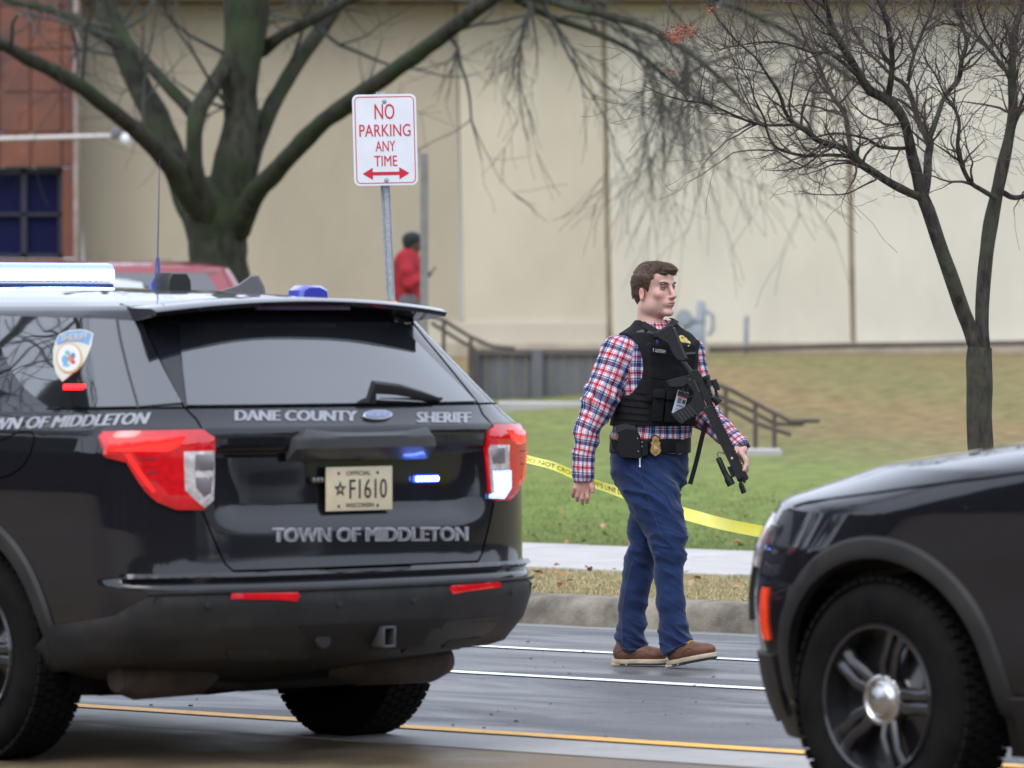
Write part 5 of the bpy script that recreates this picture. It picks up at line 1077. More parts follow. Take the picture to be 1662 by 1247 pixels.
# ------------------------------------------------------------------ people: signed distance fields meshed by surface nets
class Grid:
    def __init__(s, lo, hi, h):
        s.lo = np.array(lo, np.float32); s.h = h; s.n = [int(math.ceil((b_-a)/h))+1 for a, b_ in zip(lo, hi)]; s.d = np.full(s.n, .2, np.float32)
    def blk(s, bb):
        a = [max(0, int((bb[0][i]-s.lo[i])/s.h)) for i in range(3)]; b_ = [min(s.n[i], int((bb[1][i]-s.lo[i])/s.h)+2) for i in range(3)]
        if any(b_[i] <= a[i] for i in range(3)): return None, None
        ax = [s.lo[i]+s.h*np.arange(a[i], b_[i], dtype=np.float32) for i in range(3)]
        X, Y, Z = np.meshgrid(*ax, indexing='ij'); return tuple(slice(a[i], b_[i]) for i in range(3)), np.stack([X, Y, Z], -1)
    def op(s, fn, bb, k=.01, mode='add'):
        sl, p = s.blk(bb)
        if sl is None: return
        d = fn(p).astype(np.float32); o = s.d[sl]
        if mode == 'add': hh = np.clip(.5+.5*(o-d)/k, 0, 1); s.d[sl] = o*(1-hh)+d*hh-k*hh*(1-hh)
        elif mode == 'sub': hh = np.clip(.5-.5*(o+d)/k, 0, 1); s.d[sl] = o*(1-hh)-d*hh+k*hh*(1-hh)
        else: s.d[sl] = np.maximum(o, d)
    def rc(s, a, b_, ra, rb, k=.01, mode='add'):
        a = np.array(a, np.float32); b_ = np.array(b_, np.float32); pad = max(ra, rb)+.03+k
        bb = (np.minimum(a, b_)-pad, np.maximum(a, b_)+pad)
        def fn(p):
            ba = b_-a; t = np.clip(((p-a)@ba)/max(float(ba@ba), 1e-9), 0, 1); return np.linalg.norm(p-a-t[..., None]*ba, axis=-1)-(ra+(rb-ra)*t)
        s.op(fn, bb, k, mode)
    def chain(s, pts, k=.01):       # (Vector, radius)
        for (a, ra), (b_, rb) in zip(pts, pts[1:]): s.rc(a, b_, ra, rb, k)
    def ell(s, c, M, r_, k=.01, mode='add'):   # M columns = local axes in world (3x3 numpy), r_ radii
        c = np.array(c, np.float32); r_ = np.array(r_, np.float32); M = np.array(M, np.float32); pad = float(max(r_))+.03+k
        def fn(p):
            q = (p-c)@M; e = np.linalg.norm(q/r_, axis=-1); g_ = np.linalg.norm(q/(r_*r_), axis=-1)+1e-6; return e*(e-1)/g_
        s.op(fn, (c-pad, c+pad), k, mode)
    def box(s, c, M, r_, rd=.006, k=.006, mode='add'):
        c = np.array(c, np.float32); r_ = np.array(r_, np.float32); M = np.array(M, np.float32); pad = float(np.linalg.norm(r_))+.02+k
        def fn(p):
            q = np.abs((p-c)@M)-(r_-rd); return np.linalg.norm(np.maximum(q, 0), axis=-1)+np.minimum(q.max(-1), 0)-rd
        s.op(fn, (c-pad, c+pad), k, mode)
    def column(s, rows, ax_l, ax_f, off=0., k=.02, mode='add', zr=None, cap=.02):
        """rows: (z, cx, cy, rl, rf) elliptical sections"""
        rows = sorted(rows); Z = np.array([r_[0] for r_ in rows]); Cx = np.array([r_[1] for r_ in rows]); Cy = np.array([r_[2] for r_ in rows]); Rl = np.array([r_[3] for r_ in rows])+off; Rf = np.array([r_[4] for r_ in rows])+off
        z0, z1 = (Z[0], Z[-1]) if zr is None else zr; mr_ = max(Rl.max(), Rf.max())+.06
        bb = ((Cx.min()-mr_, Cy.min()-mr_, z0-.06), (Cx.max()+mr_, Cy.max()+mr_, z1+.06))
        def fn(p):
            z = p[..., 2]; cx = np.interp(z, Z, Cx); cy = np.interp(z, Z, Cy); rl = np.interp(z, Z, Rl); rf = np.interp(z, Z, Rf); dx = p[..., 0]-cx; dy = p[..., 1]-cy
            l = dx*ax_l[0]+dy*ax_l[1]; f = dx*ax_f[0]+dy*ax_f[1]; e = (np.abs(l/rl)**2.3+np.abs(f/rf)**2.3)**(1/2.3); g_ = np.sqrt((l/rl**2)**2+(f/rf**2)**2)/np.maximum(e, 1e-4)+1e-6
            d = (e-1)/np.maximum(g_, .5/np.maximum(rl, rf)); return np.maximum(d, np.maximum(z0-z, z-z1))
        s.op(fn, bb, k, mode)
    def nets(s, smooth=0):
        D = s.d; ins = D < 0; n = D.shape; c8 = np.zeros([q-1 for q in n], np.int8)
        for i in (0, 1):
            for j in (0, 1):
                for k in (0, 1): c8 += ins[i:n[0]-1+i, j:n[1]-1+j, k:n[2]-1+k]
        act = np.nonzero((c8 > 0) & (c8 < 8)); I = np.stack(act, 1); idx = np.full(c8.shape, -1, np.int32); idx[act] = np.arange(len(I))
        acc = np.zeros((len(I), 3)); cnt = np.zeros(len(I))
        for ax in range(3):
            o1, o2 = [q for q in range(3) if q != ax]
            for a in (0, 1):
                for b_ in (0, 1):
                    p0 = np.zeros(3, int); p0[o1] = a; p0[o2] = b_; p1 = p0.copy(); p1[ax] = 1
                    d0 = D[tuple((I+p0).T)]; d1 = D[tuple((I+p1).T)]; m_ = (d0 < 0) != (d1 < 0); t = np.where(m_, d0/np.where(m_, d0-d1, 1), 0)
                    q = np.tile(p0, (len(I), 1)).astype(float); q[:, ax] = t; acc += q*m_[:, None]; cnt += m_
        V = s.lo+s.h*(I+acc/cnt[:, None]); F = []
        for ax in range(3):
            o1, o2 = (ax+1) % 3, (ax+2) % 3; sl0 = [slice(1, q-1) for q in n]; sl0[ax] = slice(0, n[ax]-1); sl1 = list(sl0); sl1[ax] = slice(1, n[ax])
            a_ = ins[tuple(sl0)]; b_ = ins[tuple(sl1)]; E = np.stack(np.nonzero(a_ != b_), 1)+np.array([1 if q != ax else 0 for q in range(3)])
            fl = ins[tuple(E.T)]
            def cell(d1, d2):
                c = E.copy(); c[:, o1] -= d1; c[:, o2] -= d2; return idx[tuple(c.T)]
            Q = np.stack([cell(1, 1), cell(0, 1), cell(0, 0), cell(1, 0)], 1); Q[~fl] = Q[~fl][:, ::-1]; F.append(Q)
        F = np.concatenate(F); F = F[(F >= 0).all(1)]
        for _ in range(smooth):
            A = np.zeros_like(V); C = np.zeros(len(V))
            for i in range(4):
                np.add.at(A, F[:, i], V[F[:, (i+1) % 4]]); np.add.at(C, F[:, i], 1); np.add.at(A, F[:, (i+1) % 4], V[F[:, i]]); np.add.at(C, F[:, (i+1) % 4], 1)
            V = V*.4+.6*A/C[:, None]
        return V, F
def vnormals(V, F):
    N = np.zeros_like(V); fn = np.cross(V[F[:, 2]]-V[F[:, 0]], V[F[:, 3]]-V[F[:, 1]])
    for i in range(4): np.add.at(N, F[:, i], fn)
    return N/(np.linalg.norm(N, axis=1)[:, None]+1e-12)
def setf(me, name, arr):
    a = me.attributes.new(name, 'FLOAT', 'POINT'); a.data.foreach_set('value', np.ascontiguousarray(arr, np.float32))
DP = 25.0; kp = DP/FPX
def A(px, py, dep=0.): return P(px, py, DP+dep)
yaw = R(25); TF = np.array([math.sin(yaw), -math.cos(yaw)]); TL_ = np.array([math.cos(yaw), math.sin(yaw)])
def row(py, cx, dep, rl, rf): p = A(cx, py, dep); return (p.z, p.x, p.y, rl, rf)
TORSO = [row(522, 1063, .03, .062, .062), row(530, 1063, .025, .085, .07), row(541, 1063, .01, .140, .088), row(556, 1065, 0, .178, .105), row(600, 1068, 0, .183, .122), row(650, 1068, 0, .176, .128), row(690, 1060, 0, .172, .128), row(722, 1056, 0, .172, .128), row(760, 1055, 0, .176, .135)]
root = thing('person', (A(1060, 700).x, DP, 0), 'man in a plaid shirt, black vest and blue jeans walking right along the road', 'person')
# ---- head frame
hy = R(45); HFv = np.array([math.sin(hy), -math.cos(hy), 0]); HLv = np.array([math.cos(hy), math.sin(hy), 0]); HM = np.stack([HLv, HFv, [0, 0, 1]], 1)
H0 = np.array(A(1063.5, 466.5, .02))
def hp(l, f, z): return H0+HLv*l+HFv*f+np.array([0, 0, z])
lo = (.20, 24.58, .02); hi = (1.12, 25.32, 1.90)
g = Grid(lo, hi, .0042)
# torso, arms and legs inside the clothes, one continuous body
g.column(TORSO, TL_, TF, off=-.02, k=.03)
RA = [(A(1004, 572, -.07), .082), (A(974, 648, -.11), .076), (A(953, 700, -.13), .060), (A(947, 740, -.14), .050), (A(946.5, 771, -.145), .0475)]
LA = [(A(1116, 572, .09), .078), (A(1128, 625, .07), .070), (A(1140, 668, .02), .064), (A(1172, 702, -.08), .052), (A(1197, 722, -.145), .046)]
RL = [(A(1043, 765, -.05), .125), (A(1064, 815, -.07), .117), (A(1084, 868, -.09), .088), (A(1087, 900, -.09), .076), (A(1085, 935, -.085), .064), (A(1088.5, 979, -.08), .062), (A(1099, 1053, -.07), .071)]
LL = [(A(1071, 770, .05), .115), (A(1060, 820, .07), .102), (A(1044, 880, .08), .080), (A(1035.5, 935, .09), .066), (A(1027, 979, .10), .065), (A(1023, 1056, .11), .074)]
sh_ = lambda ch, o: [(p, r_-o) for p, r_ in ch]
g.chain(sh_(RA, .018), .02); g.chain(sh_(LA, .018), .02); g.chain(sh_(RL, .02), .03); g.chain(sh_(LL, .02), .03)
g.rc(A(947, 768, -.145), A(946, 781, -.148), .028, .027, .015)
# right hand: back of the hand to the viewer, fingers loosely curled
g.ell(A(945.5, 789, -.15), np.array([[1, 0, 0], [0, 1, 0], [0, 0, 1]]), (.041, .020, .038), .012)
for x0, y0, seg in ((933.5, 795, [(930, 801, -.135, .0095), (930.5, 806, -.115, .0085)]), (939.5, 798, [(936.5, 806, -.15, .0098), (937, 812.5, -.128, .0085)]), (946.5, 800, [(944.5, 809, -.155, .010), (945.5, 817, -.135, .0088)]), (954, 799, [(953.5, 807.5, -.16, .010), (953, 815.5, -.142, .009)])):
    pts = [(A(x0, y0-3, -.155), .0108)]+[(A(a, b_, c), r_) for a, b_, c, r_ in seg]; g.chain(pts, .004)
g.chain([(A(957, 783, -.155), .013), (A(961, 791, -.17), .0115), (A(961.5, 798, -.172), .0095)], .008)
# left hand closing on the handguard
g.rc(A(1196, 720, -.15), A(1201, 730, -.17), .029, .027, .015)
g.ell(A(1202, 735, -.175), np.stack([[.8, 0, -.6], [0, 1, 0], [.6, 0, .8]], 1), (.026, .038, .040), .012)
for i, (dx, dy, dd) in enumerate(((0, 0, -.05), (2.2, 2, -.03), (3, 5.5, -.01), (2, 9, .01))):
    g.chain([(A(1203+dx, 736+dy, -.19+dd), .0115), (A(1210+dx*.9, 746+dy, -.195+dd), .0105), (A(1211.5+dx*.3, 755+dy, -.20+dd), .0096), (A(1207.5+dx*.2, 763+dy*.7, -.21+dd), .0088)], .0045)
g.chain([(A(1196, 727, -.19), .014), (A(1192, 736, -.235), .0115), (A(1188, 744, -.26), .0098)], .008)
# neck and head
g.rc(hp(0, -.035, -.07), np.array(A(1055, 532, .04)), .054, .062, .02)
g.ell(hp(0, -.018, .030), HM, (.0745, .096, .084), .03)
g.ell(hp(0, .030, -.056), HM, (.0595, .066, .076), .03)
g.ell(hp(0, .084, -.116), HM, (.026, .020, .018), .018)
for sg in (-1, 1):
    g.ell(hp(sg*.049, .004, -.088), HM, (.020, .036, .028), .03); g.ell(hp(sg*.044, .064, -.032), HM, (.020, .018, .018), .022)
g.ell(hp(0, .030, -.108), HM, (.036, .040, .018), .025); g.ell(hp(0, .040, .045), HM, (.058, .053, .045), .02)
g.ell(hp(0, .083, .019), HM, (.050, .016, .011), .014)
for sg in (-1, 1): g.ell(hp(sg*.0325, .103, -.001), HM, (.0175, .0165, .0115), .010, 'sub')
g.rc(hp(0, .090, .008), hp(0, .118, -.039), .0095, .0115, .010); g.ell(hp(0, .121, -.042), HM, (.0115, .010, .009), .006)
for sg in (-1, 1): g.ell(hp(sg*.0125, .105, -.046), HM, (.0085, .012, .0080), .006); g.ell(hp(sg*.007, .113, -.0545), HM, (.0042, .006, .0035), .003, 'sub')
g.ell(hp(0, .090, -.073), HM, (.030, .016, .019), .015)
g.ell(hp(0, .1035, -.0705), HM, (.0225, .0075, .0042), .004); g.ell(hp(0, .1010, -.0805), HM, (.0200, .0085, .0055), .004)
g.ell(hp(0, .115, -.0752), HM, (.0260, .014, .0013), .003, 'sub'); g.ell(hp(0, .103, -.095), HM, (.018, .007, .005), .008, 'sub')
for sg in (-1, 1):
    EMx = HM @ np.array(Matrix.Rotation(-sg*R(18), 3, 'Z')) @ np.array(Matrix.Rotation(R(10), 3, 'X'))
    g.ell(hp(sg*.0775, -.012, -.030), EMx, (.0095, .018, .029), .008); g.ell(hp(sg*.0875, -.006, -.025), EMx, (.007, .010, .019), .004, 'sub'); g.ell(hp(sg*.082, -.007, -.053), EMx, (.008, .009, .010), .006)
V, F_ = g.nets(1); me = npmesh(V, F_, 'body')
q = (V-H0)@HM; nz = np.array([noise.noise(Vector(v)*28) for v in V]); base = np.array([.54, .33, .27])
col = np.tile(base, (len(V), 1))*(1+.09*nz[:, None])
def blob(c, r_): return np.exp(-(((q-np.array(c))/np.array(r_))**2).sum(1))
for c, r_, cc, w_ in (((.045, .07, -.035), (.03, .03, .025), (.55, .21, .17), .38), ((-.045, .07, -.035), (.03, .03, .025), (.55, .21, .17), .38), ((0, .126, -.043), (.016, .02, .014), (.55, .21, .17), .5), ((0, .107, -.0752), (.0215, .02, .0085), (.38, .10, .095), 1), ((0, .06, -.11), (.06, .06, .035), (.42, .24, .21), .4), ((.08, -.01, -.03), (.014, .026, .036), (.56, .19, .16), .6), ((-.08, -.01, -.03), (.014, .026, .036), (.56, .19, .16), .6), ((.033, .09, -.001), (.018, .02, .009), (.22, .10, .09), .75), ((-.033, .09, -.001), (.018, .02, .009), (.22, .10, .09), .75)):
    b_ = blob(c, r_)[:, None]*w_; col = col*(1-b_)+np.array(cc)*b_
hz_ = (V[:, 2] < A(0, 760).z)[:, None]; col = np.where(hz_, col*np.array([.93, .80, .78]), col)
setcol(me, col); M_SKIN = attrmat('skin', .48, .4)
N, L_ = nodes(M_SKIN); _n = N.new('ShaderNodeTexNoise'); _n.inputs['Scale'].default_value = 260; _t = N.new('ShaderNodeTexCoord'); L_.new(_t.outputs['Object'], _n.inputs['Vector']); _b = N.new('ShaderNodeBump'); _b.inputs['Strength'].default_value = .45; _b.inputs['Distance'].default_value = .0015; L_.new(_n.outputs[0], _b.inputs['Height']); L_.new(_b.outputs[0], N['Principled BSDF'].inputs['Normal']); M_SKIN.node_tree.nodes['Principled BSDF'].inputs['Subsurface Weight'].default_value = .12; M_SKIN.node_tree.nodes['Principled BSDF'].inputs['Subsurface Radius'].default_value = (.01, .004, .002); M_SKIN.node_tree.nodes['Principled BSDF'].inputs['Subsurface Scale'].default_value = .5
finish('body', me, M_SKIN, root, smooth='all')
# eyes, brows
M_EYE = pm('eye_white', (.30, .25, .24), .3); M_IRIS = pm('iris', (.04, .03, .025), .15, coat=1); M_HAIR = pm('brown_hair', (.038, .020, .012), .6, col2=(.095, .052, .028), scale=45, stretch=(1, 1, 1), spec=.5); M_LID = pm('eyelid', (.26, .13, .11), .5)
for sg in (-1, 1):
    e = MB(); c = Vector(hp(sg*.0325, .0745, -.0015)); e.lathe([(.0112*math.sin(t), -.0112*math.cos(t)) for t in np.linspace(0, math.pi, 12)], c, HFv, 16); eo = e.build('eye', M_EYE, root)
    e = MB(); e.lathe([(0, .0122), (.003, .0121), (.0058, .0105), (.006, .009)], c, Vector(HFv)*1+Vector(HLv)*.10, 14); e.build('iris', M_IRIS, eo)
    e = MB(); ps = [Vector(hp(sg*.0325+.016*t*1., .0860-.010*t*t+0, .0050-.0035*t*t)) for t in np.linspace(-1, 1, 9)]; e.tube(ps, [.002, .0034, .0044, .0048, .005, .0048, .0044, .0034, .002], 6); ps = [Vector(hp(sg*.0325+.015*t*1., .0855-.010*t*t+0, -.0078+.0030*t*t)) for t in np.linspace(-1, 1, 9)]; e.tube(ps, [.0012, .002, .0026, .003, .003, .003, .0026, .002, .0012], 6); e.build('eyelid', M_LID, root)
    e = MB(); ps = [Vector(hp(sg*(.0325+.021*t+.002), .0965-.013*(t*.5+.5)**2*1.5, .0185+.0045*(1-(t-.3)**2)-.002)) for t in np.linspace(-1, 1, 9)]; e.tube(ps, [.003, .0044, .005, .0052, .005, .0046, .0038, .0028, .0014], 6, sq=.7); e.build('eyebrow', M_HAIR, root)
# hair
g = Grid(H0-np.array([.14, .14, .13]), H0+np.array([.14, .14, .17]), .0032)
g.ell(hp(0, -.020, .028), HM, (.0825, .1015, .0835), .01)
g.ell(hp(0, -.060, -.030), HM, (.064, .052, .062), .02)
g.ell(hp(0, .046, .078), HM, (.060, .038, .026), .02); g.ell(hp(.005, .076, .066), HM, (.052, .017, .018), .015)
g.ell(hp(0, -.01, .084), HM, (.062, .07, .028), .02)
def cut(p):
    q = (p-H0)@HM.astype(np.float32); f = q[..., 1]; z = q[..., 2]
    zl = np.interp(f, [-.14, -.09, -.055, -.035, -.022, -.005, .014, .020, .034, .052, .085, .13], [-.090, -.092, -.080, -.045, .000, .002, -.034, -.004, .030, .042, .050, .054]); return (zl-z)*.75
g.op(cut, (H0-.2, H0+.2), mode='int')
V, F_ = g.nets(1); N_ = vnormals(V, F_); q = (V-H0)@HM
dsp = np.array([noise.noise(Vector((a*55, b_*16, c*42+b_*20))) for a, b_, c in q]); dsp2 = np.array([noise.noise(Vector((a*150, b_*35, c*120+b_*60))) for a, b_, c in q])
V = V+N_*(dsp*.0022+dsp2*.0016+np.maximum(0, q[:, 1])[:, None][:, 0]*.014*np.maximum(0, dsp))[:, None]
hair = finish('hair', npmesh(V, F_, 'hair'), M_HAIR, root, smooth='all')
hs_ = MB(); hidx = [i for i in range(len(V)) if N_[i][2] > -.2]
for i in random.sample(hidx, min(len(hidx), 4200)):
    v = Vector(V[i]); nn = Vector(N_[i]); qf = q[i]; fw = Vector(HFv)
    d = (nn*.22+fw*(.8 if qf[1] > -.03 else -.2)+Vector(HLv)*(.5 if qf[2] > .06 else 0)+Vector((0, 0, -.9 if qf[2] < .06 else .0))+rv(.12)).normalized(); ln = random.uniform(.008, .017)*(1.4 if qf[1] > .04 and qf[2] > .06 else 1)
    if qf[1] > .03 and qf[2] < .075: d = (d+Vector((0, 0, .6))).normalized(); ln *= .5
    hs_.tube([v-nn*.002, v+d*ln*.5+nn*.0015, v+d*ln], [.0011, .0009, .0003], 3, cap=False)
for k in range(40):      # ruffled tufts over the brow
    l = random.uniform(-.05, .055); v = Vector(hp(l, .080+random.uniform(-.01, .012), .068+random.uniform(-.010, .016))); d = (Vector(HFv)*random.uniform(.2, 1)+Vector(HLv)*random.uniform(-.5, .8)+Vector((0, 0, random.uniform(-1.0, .7)))).normalized(); hs_.tube([v, v+d*.010, v+d*.016+Vector((0, 0, -.004))+Vector(HFv)*.004], [.0034, .0024, .0006], 4)
hs_.build('hair_strands', M_HAIR, hair, kind='stuff')
# ---- plaid shirt
def fold(V, N_, amp, sc, st, zone=None):
    d = np.array([1-abs(noise.noise(Vector((x*sc*st[0], y*sc*st[1], z*sc*st[2]))))*2 for x, y, z in V]); d2 = np.array([noise.noise(Vector((x*sc*2.3+5, y*sc*2.3, z*sc*2.6))) for x, y, z in V])
    w_ = 1 if zone is None else zone; return V+N_*((d-.5)*amp*w_+d2*amp*.25)[:, None]
g = Grid((.20, 24.58, .84), (1.12, 25.32, 1.62), .005)
HEM = A(0, 722).z
g.column(TORSO, TL_, TF, off=.004, k=.02, zr=(A(0, 735).z, A(0, 523).z)); 
g.column([row(735, 1056, 0, .165, .125), row(722, 1056, 0, .172, .130), row(708, 1056, 0, .184, .142), row(690, 1058, 0, .178, .134)], TL_, TF, k=.02)
g.chain(RA[:-1], .03); g.rc(RA[-2][0], RA[-1][0], .050, .0475, .01); g.rc(A(946.8, 760, -.143), A(946.5, 773, -.145), .0505, .0505, .004)
g.chain(LA, .03); g.rc(A(1189, 715, -.125), A(1199, 724, -.15), .049, .049, .004)
g.rc(np.array(A(1062, 526, .03)), hp(0, -.03, -.095), .001, .058, .004, 'sub')
g.rc(A(946.5, 775, -.145), A(946.3, 790, -.148), .040, .040, .002, 'sub'); g.rc(A(1200, 726, -.152), A(1208, 735, -.17), .037, .037, .002, 'sub')
V, F_ = g.nets(1); N_ = vnormals(V, F_)
def arcs(ch):
    s_ = [0]
    for (a, _), (b_, _) in zip(ch, ch[1:]): s_.append(s_[-1]+(b_-a).length)
    return s_
def near_chain(V, ch):
    best = np.full(len(V), 9.); U = np.zeros(len(V)); Wv = np.zeros(len(V)); s_ = arcs(ch)
    for i, ((a, ra), (b_, rb)) in enumerate(zip(ch, ch[1:])):
        a = np.array(a); b_ = np.array(b_); ba = b_-a; L2 = np.linalg.norm(ba); t = ((V-a)@ba)/L2**2; tc = np.clip(t, 0 if i else -1, 1 if i < len(ch)-2 else 2); c = a+tc[:, None]*ba; d = np.linalg.norm(V-c, axis=1)-(ra+(rb-ra)*np.clip(tc, 0, 1))
        ax = ba/L2; e1 = np.array([1., 0, 0]); e1 -= ax*(e1@ax); e1 /= np.linalg.norm(e1); e2 = np.cross(ax, e1); w_ = V-c; an = np.arctan2(w_@e1, -(w_@e2)*np.sign(e2[1] if abs(e2[1]) > .1 else 1)*-1)
        m_ = d < best; best[m_] = d[m_]; U[m_] = (s_[i]+tc*L2)[m_]; Wv[m_] = (an*.068)[m_]
    return best, U, Wv
dr, ur, wr_ = near_chain(V, RA); dl, ul, wl_ = near_chain(V, LA)
zz = V[:, 2]; TZ = np.array(sorted(TORSO)); cx = np.interp(zz, TZ[:, 0], TZ[:, 1]); cy = np.interp(zz, TZ[:, 0], TZ[:, 2]); l_ = (V[:, 0]-cx)*TL_[0]+(V[:, 1]-cy)*TL_[1]; f_ = (V[:, 0]-cx)*TF[0]+(V[:, 1]-cy)*TF[1]
rl_ = np.interp(zz, TZ[:, 0], TZ[:, 3]); rf_ = np.interp(zz, TZ[:, 0], TZ[:, 4]); e_ = (np.abs(l_/rl_)**2.3+np.abs(f_/rf_)**2.3)**(1/2.3); dt = (e_-1)*.13
an = np.arctan2(l_, f_)*.15
pu = np.where((dr < dt) & (dr < dl), ur, np.where(dl < dt, ul, 1.6-zz)); pv = np.where((dr < dt) & (dr < dl), wr_, np.where(dl < dt, wl_, an))
elb = 0.45+1.3*np.exp(-((ur-.24)/.09)**2)*(dr < dt)+1.5*np.exp(-((ul-.28)/.08)**2)*(dl < dt)+.8*np.exp(-((zz-HEM-.02)/.05)**2)
V = fold(V, N_, .011, 9, (1, 1, 2.0), elb)
me = npmesh(V, F_, 'shirt'); setf(me, 'pu', pu+.012*np.array([noise.noise(Vector(v)*6) for v in V])); setf(me, 'pv', pv+.010*np.array([noise.noise(Vector(v)*6+Vector((9, 0, 0))) for v in V]))
def plaid():
    m = bpy.data.materials.new('plaid_cotton'); m.use_nodes = True; N, L_ = nodes(m); b = N['Principled BSDF']; b.inputs['Roughness'].default_value = .85; b.inputs['Specular IOR Level'].default_value = .2
    outs = []
    for nm, ph in (('pu', .0), ('pv', .021)):
        a = N.new('ShaderNodeAttribute'); a.attribute_name = nm; d = N.new('ShaderNodeMath'); d.operation = 'MULTIPLY_ADD'; d.inputs[1].default_value = 1/.074; d.inputs[2].default_value = 10+ph; L_.new(a.outputs['Fac'], d.inputs[0])
        f = N.new('ShaderNodeMath'); f.operation = 'FRACT'; L_.new(d.outputs[0], f.inputs[0]); cr = N.new('ShaderNodeValToRGB'); cr.color_ramp.interpolation = 'CONSTANT'; L_.new(f.outputs[0], cr.inputs[0]); e = cr.color_ramp.elements
        Wt, Nv, Rd, Lb = (.78, .77, .82, 1), (.045, .055, .17, 1), (.55, .03, .055, 1), (.42, .44, .62, 1)
        st = [(0, Nv), (.17, Wt), (.21, Lb), (.25, Wt), (.36, Rd), (.39, Wt), (.44, Rd), (.60, Wt), (.64, Rd), (.67, Wt), (.78, Lb), (.82, Nv), (.88, Wt), (.92, Nv)]
        e[0].position = 0; e[0].color = st[0][1]; e[1].position = st[1][0]; e[1].color = st[1][1]
        for p_, c_ in st[2:]: k = e.new(p_); k.color = c_
        outs.append(cr)
    mi = N.new('ShaderNodeMix'); mi.data_type = 'RGBA'; mi.blend_type = 'MULTIPLY'; mi.inputs[0].default_value = .75; L_.new(outs[0].outputs[0], mi.inputs[6]); L_.new(outs[1].outputs[0], mi.inputs[7])
    m2 = N.new('ShaderNodeMix'); m2.data_type = 'RGBA'; m2.inputs[0].default_value = .5; L_.new(mi.outputs[2], m2.inputs[6])
    m3 = N.new('ShaderNodeMix'); m3.data_type = 'RGBA'; m3.blend_type = 'MULTIPLY'; m3.inputs[0].default_value = .7; L_.new(outs[1].outputs[0], m3.inputs[6]); L_.new(outs[0].outputs[0], m3.inputs[7]); L_.new(m3.outputs[2], m2.inputs[7])
    L_.new(m2.outputs[2], b.inputs['Base Color'])
    tc = N.new('ShaderNodeTexCoord'); n2 = N.new('ShaderNodeTexNoise'); n2.inputs['Scale'].default_value = 60; L_.new(tc.outputs['Object'], n2.inputs['Vector']); bp = N.new('ShaderNodeBump'); bp.inputs['Strength'].default_value = .4; bp.inputs['Distance'].default_value = .004; L_.new(n2.outputs[0], bp.inputs['Height']); L_.new(bp.outputs[0], b.inputs['Normal'])
    return m
M_PLAID = plaid(); shirt = finish('shirt', me, M_PLAID, root, smooth='all')
# collar flaps
for sg in (-1, 1):
    m = MB(); vs = []
    for t in np.linspace(0, 1, 9):
        a = R(178-150*t)*sg; c = Vector(A(1062, 526, .03)); dr_ = Vector((math.cos(a)*TF[0]-math.sin(a)*-TL_[0]*1, math.cos(a)*TF[1]-math.sin(a)*-TL_[1]*1, 0)); dr_.normalize()
        top = c+dr_*.068+Vector((0, 0, .030-.030*t)); bot = c+dr_*(.088+.012*t)+Vector((0, 0, .004-.040*t)); vs += [top, bot]
    m.add(vs, [(2*i, 2*i+1, 2*i+3, 2*i+2) for i in range(8)]); me = m.mesh('collar'); co = np.array(vs); setf(me, 'pu', co[:, 2]*1.0); setf(me, 'pv', co[:, 0]); o = finish('collar', me, M_PLAID, shirt, smooth='all'); sd = o.modifiers.new('s', 'SOLIDIFY'); sd.thickness = .005
# ---- jeans
g = Grid((.36, 24.66, .05), (.90, 25.30, 1.08), .005)
g.column([row(718, 1055, 0, .170, .128), row(740, 1055, 0, .178, .134), row(765, 1056, 0, .178, .135), row(785, 1058, 0, .165, .125)], TL_, TF, k=.03)
g.chain(RL, .018); g.chain(LL, .018)
g.ell(A(1020, 752, -.02), np.eye(3), (.075, .11, .09), .04)     # seat
for ch, pts in ((RL, (A(1076, 1064, -.07), A(1124, 1043, -.07))), (LL, (A(996, 1055, .11), A(1049, 1059, .11)))):
    a, b_ = np.array(pts[0]), np.array(pts[1]); nrm = np.array([-(b_-a)[2], 0, (b_-a)[0]]); nrm /= np.linalg.norm(nrm); cpt = np.array(ch[-1][0])
    def fn(p, a=a, nrm=nrm, cpt=cpt): return np.where(np.abs(p[..., 1]-cpt[1]) < .2, -((p-a)@nrm), -1)
    g.op(fn, ((cpt[0]-.085 if ch is RL else .3, cpt[1]-.085, 0), (1.0 if ch is RL else cpt[0]+.09, cpt[1]+.095, .25)), mode='int')
V, F_ = g.nets(1); N_ = vnormals(V, F_); zz = V[:, 2]
kz = np.exp(-((zz-A(0, 885).z)/.07)**2)*1.2+.35+np.exp(-((zz-A(0, 800).z)/.08)**2)*.9+np.exp(-((zz-A(0, 1035).z)/.06)**2)*1.3
V2 = V.copy(); V2[:, 2] += V[:, 0]*.55; d = np.array([1-abs(noise.noise(Vector((x*5, y*5, z*15))))*2.2 for x, y, z in V2]); d2 = np.array([noise.noise(Vector((x*16, y*16, z*22))) for x, y, z in V])
V = V+N_*((d-.55)*.013*kz+d2*.003)[:, None]
d3 = np.array([max(0, 1-abs(noise.noise(Vector((x*9+3, y*9, z*26))))*5) for x, y, z in V2]); V = V+N_*(d3*.0045*np.minimum(kz, 1.3))[:, None]
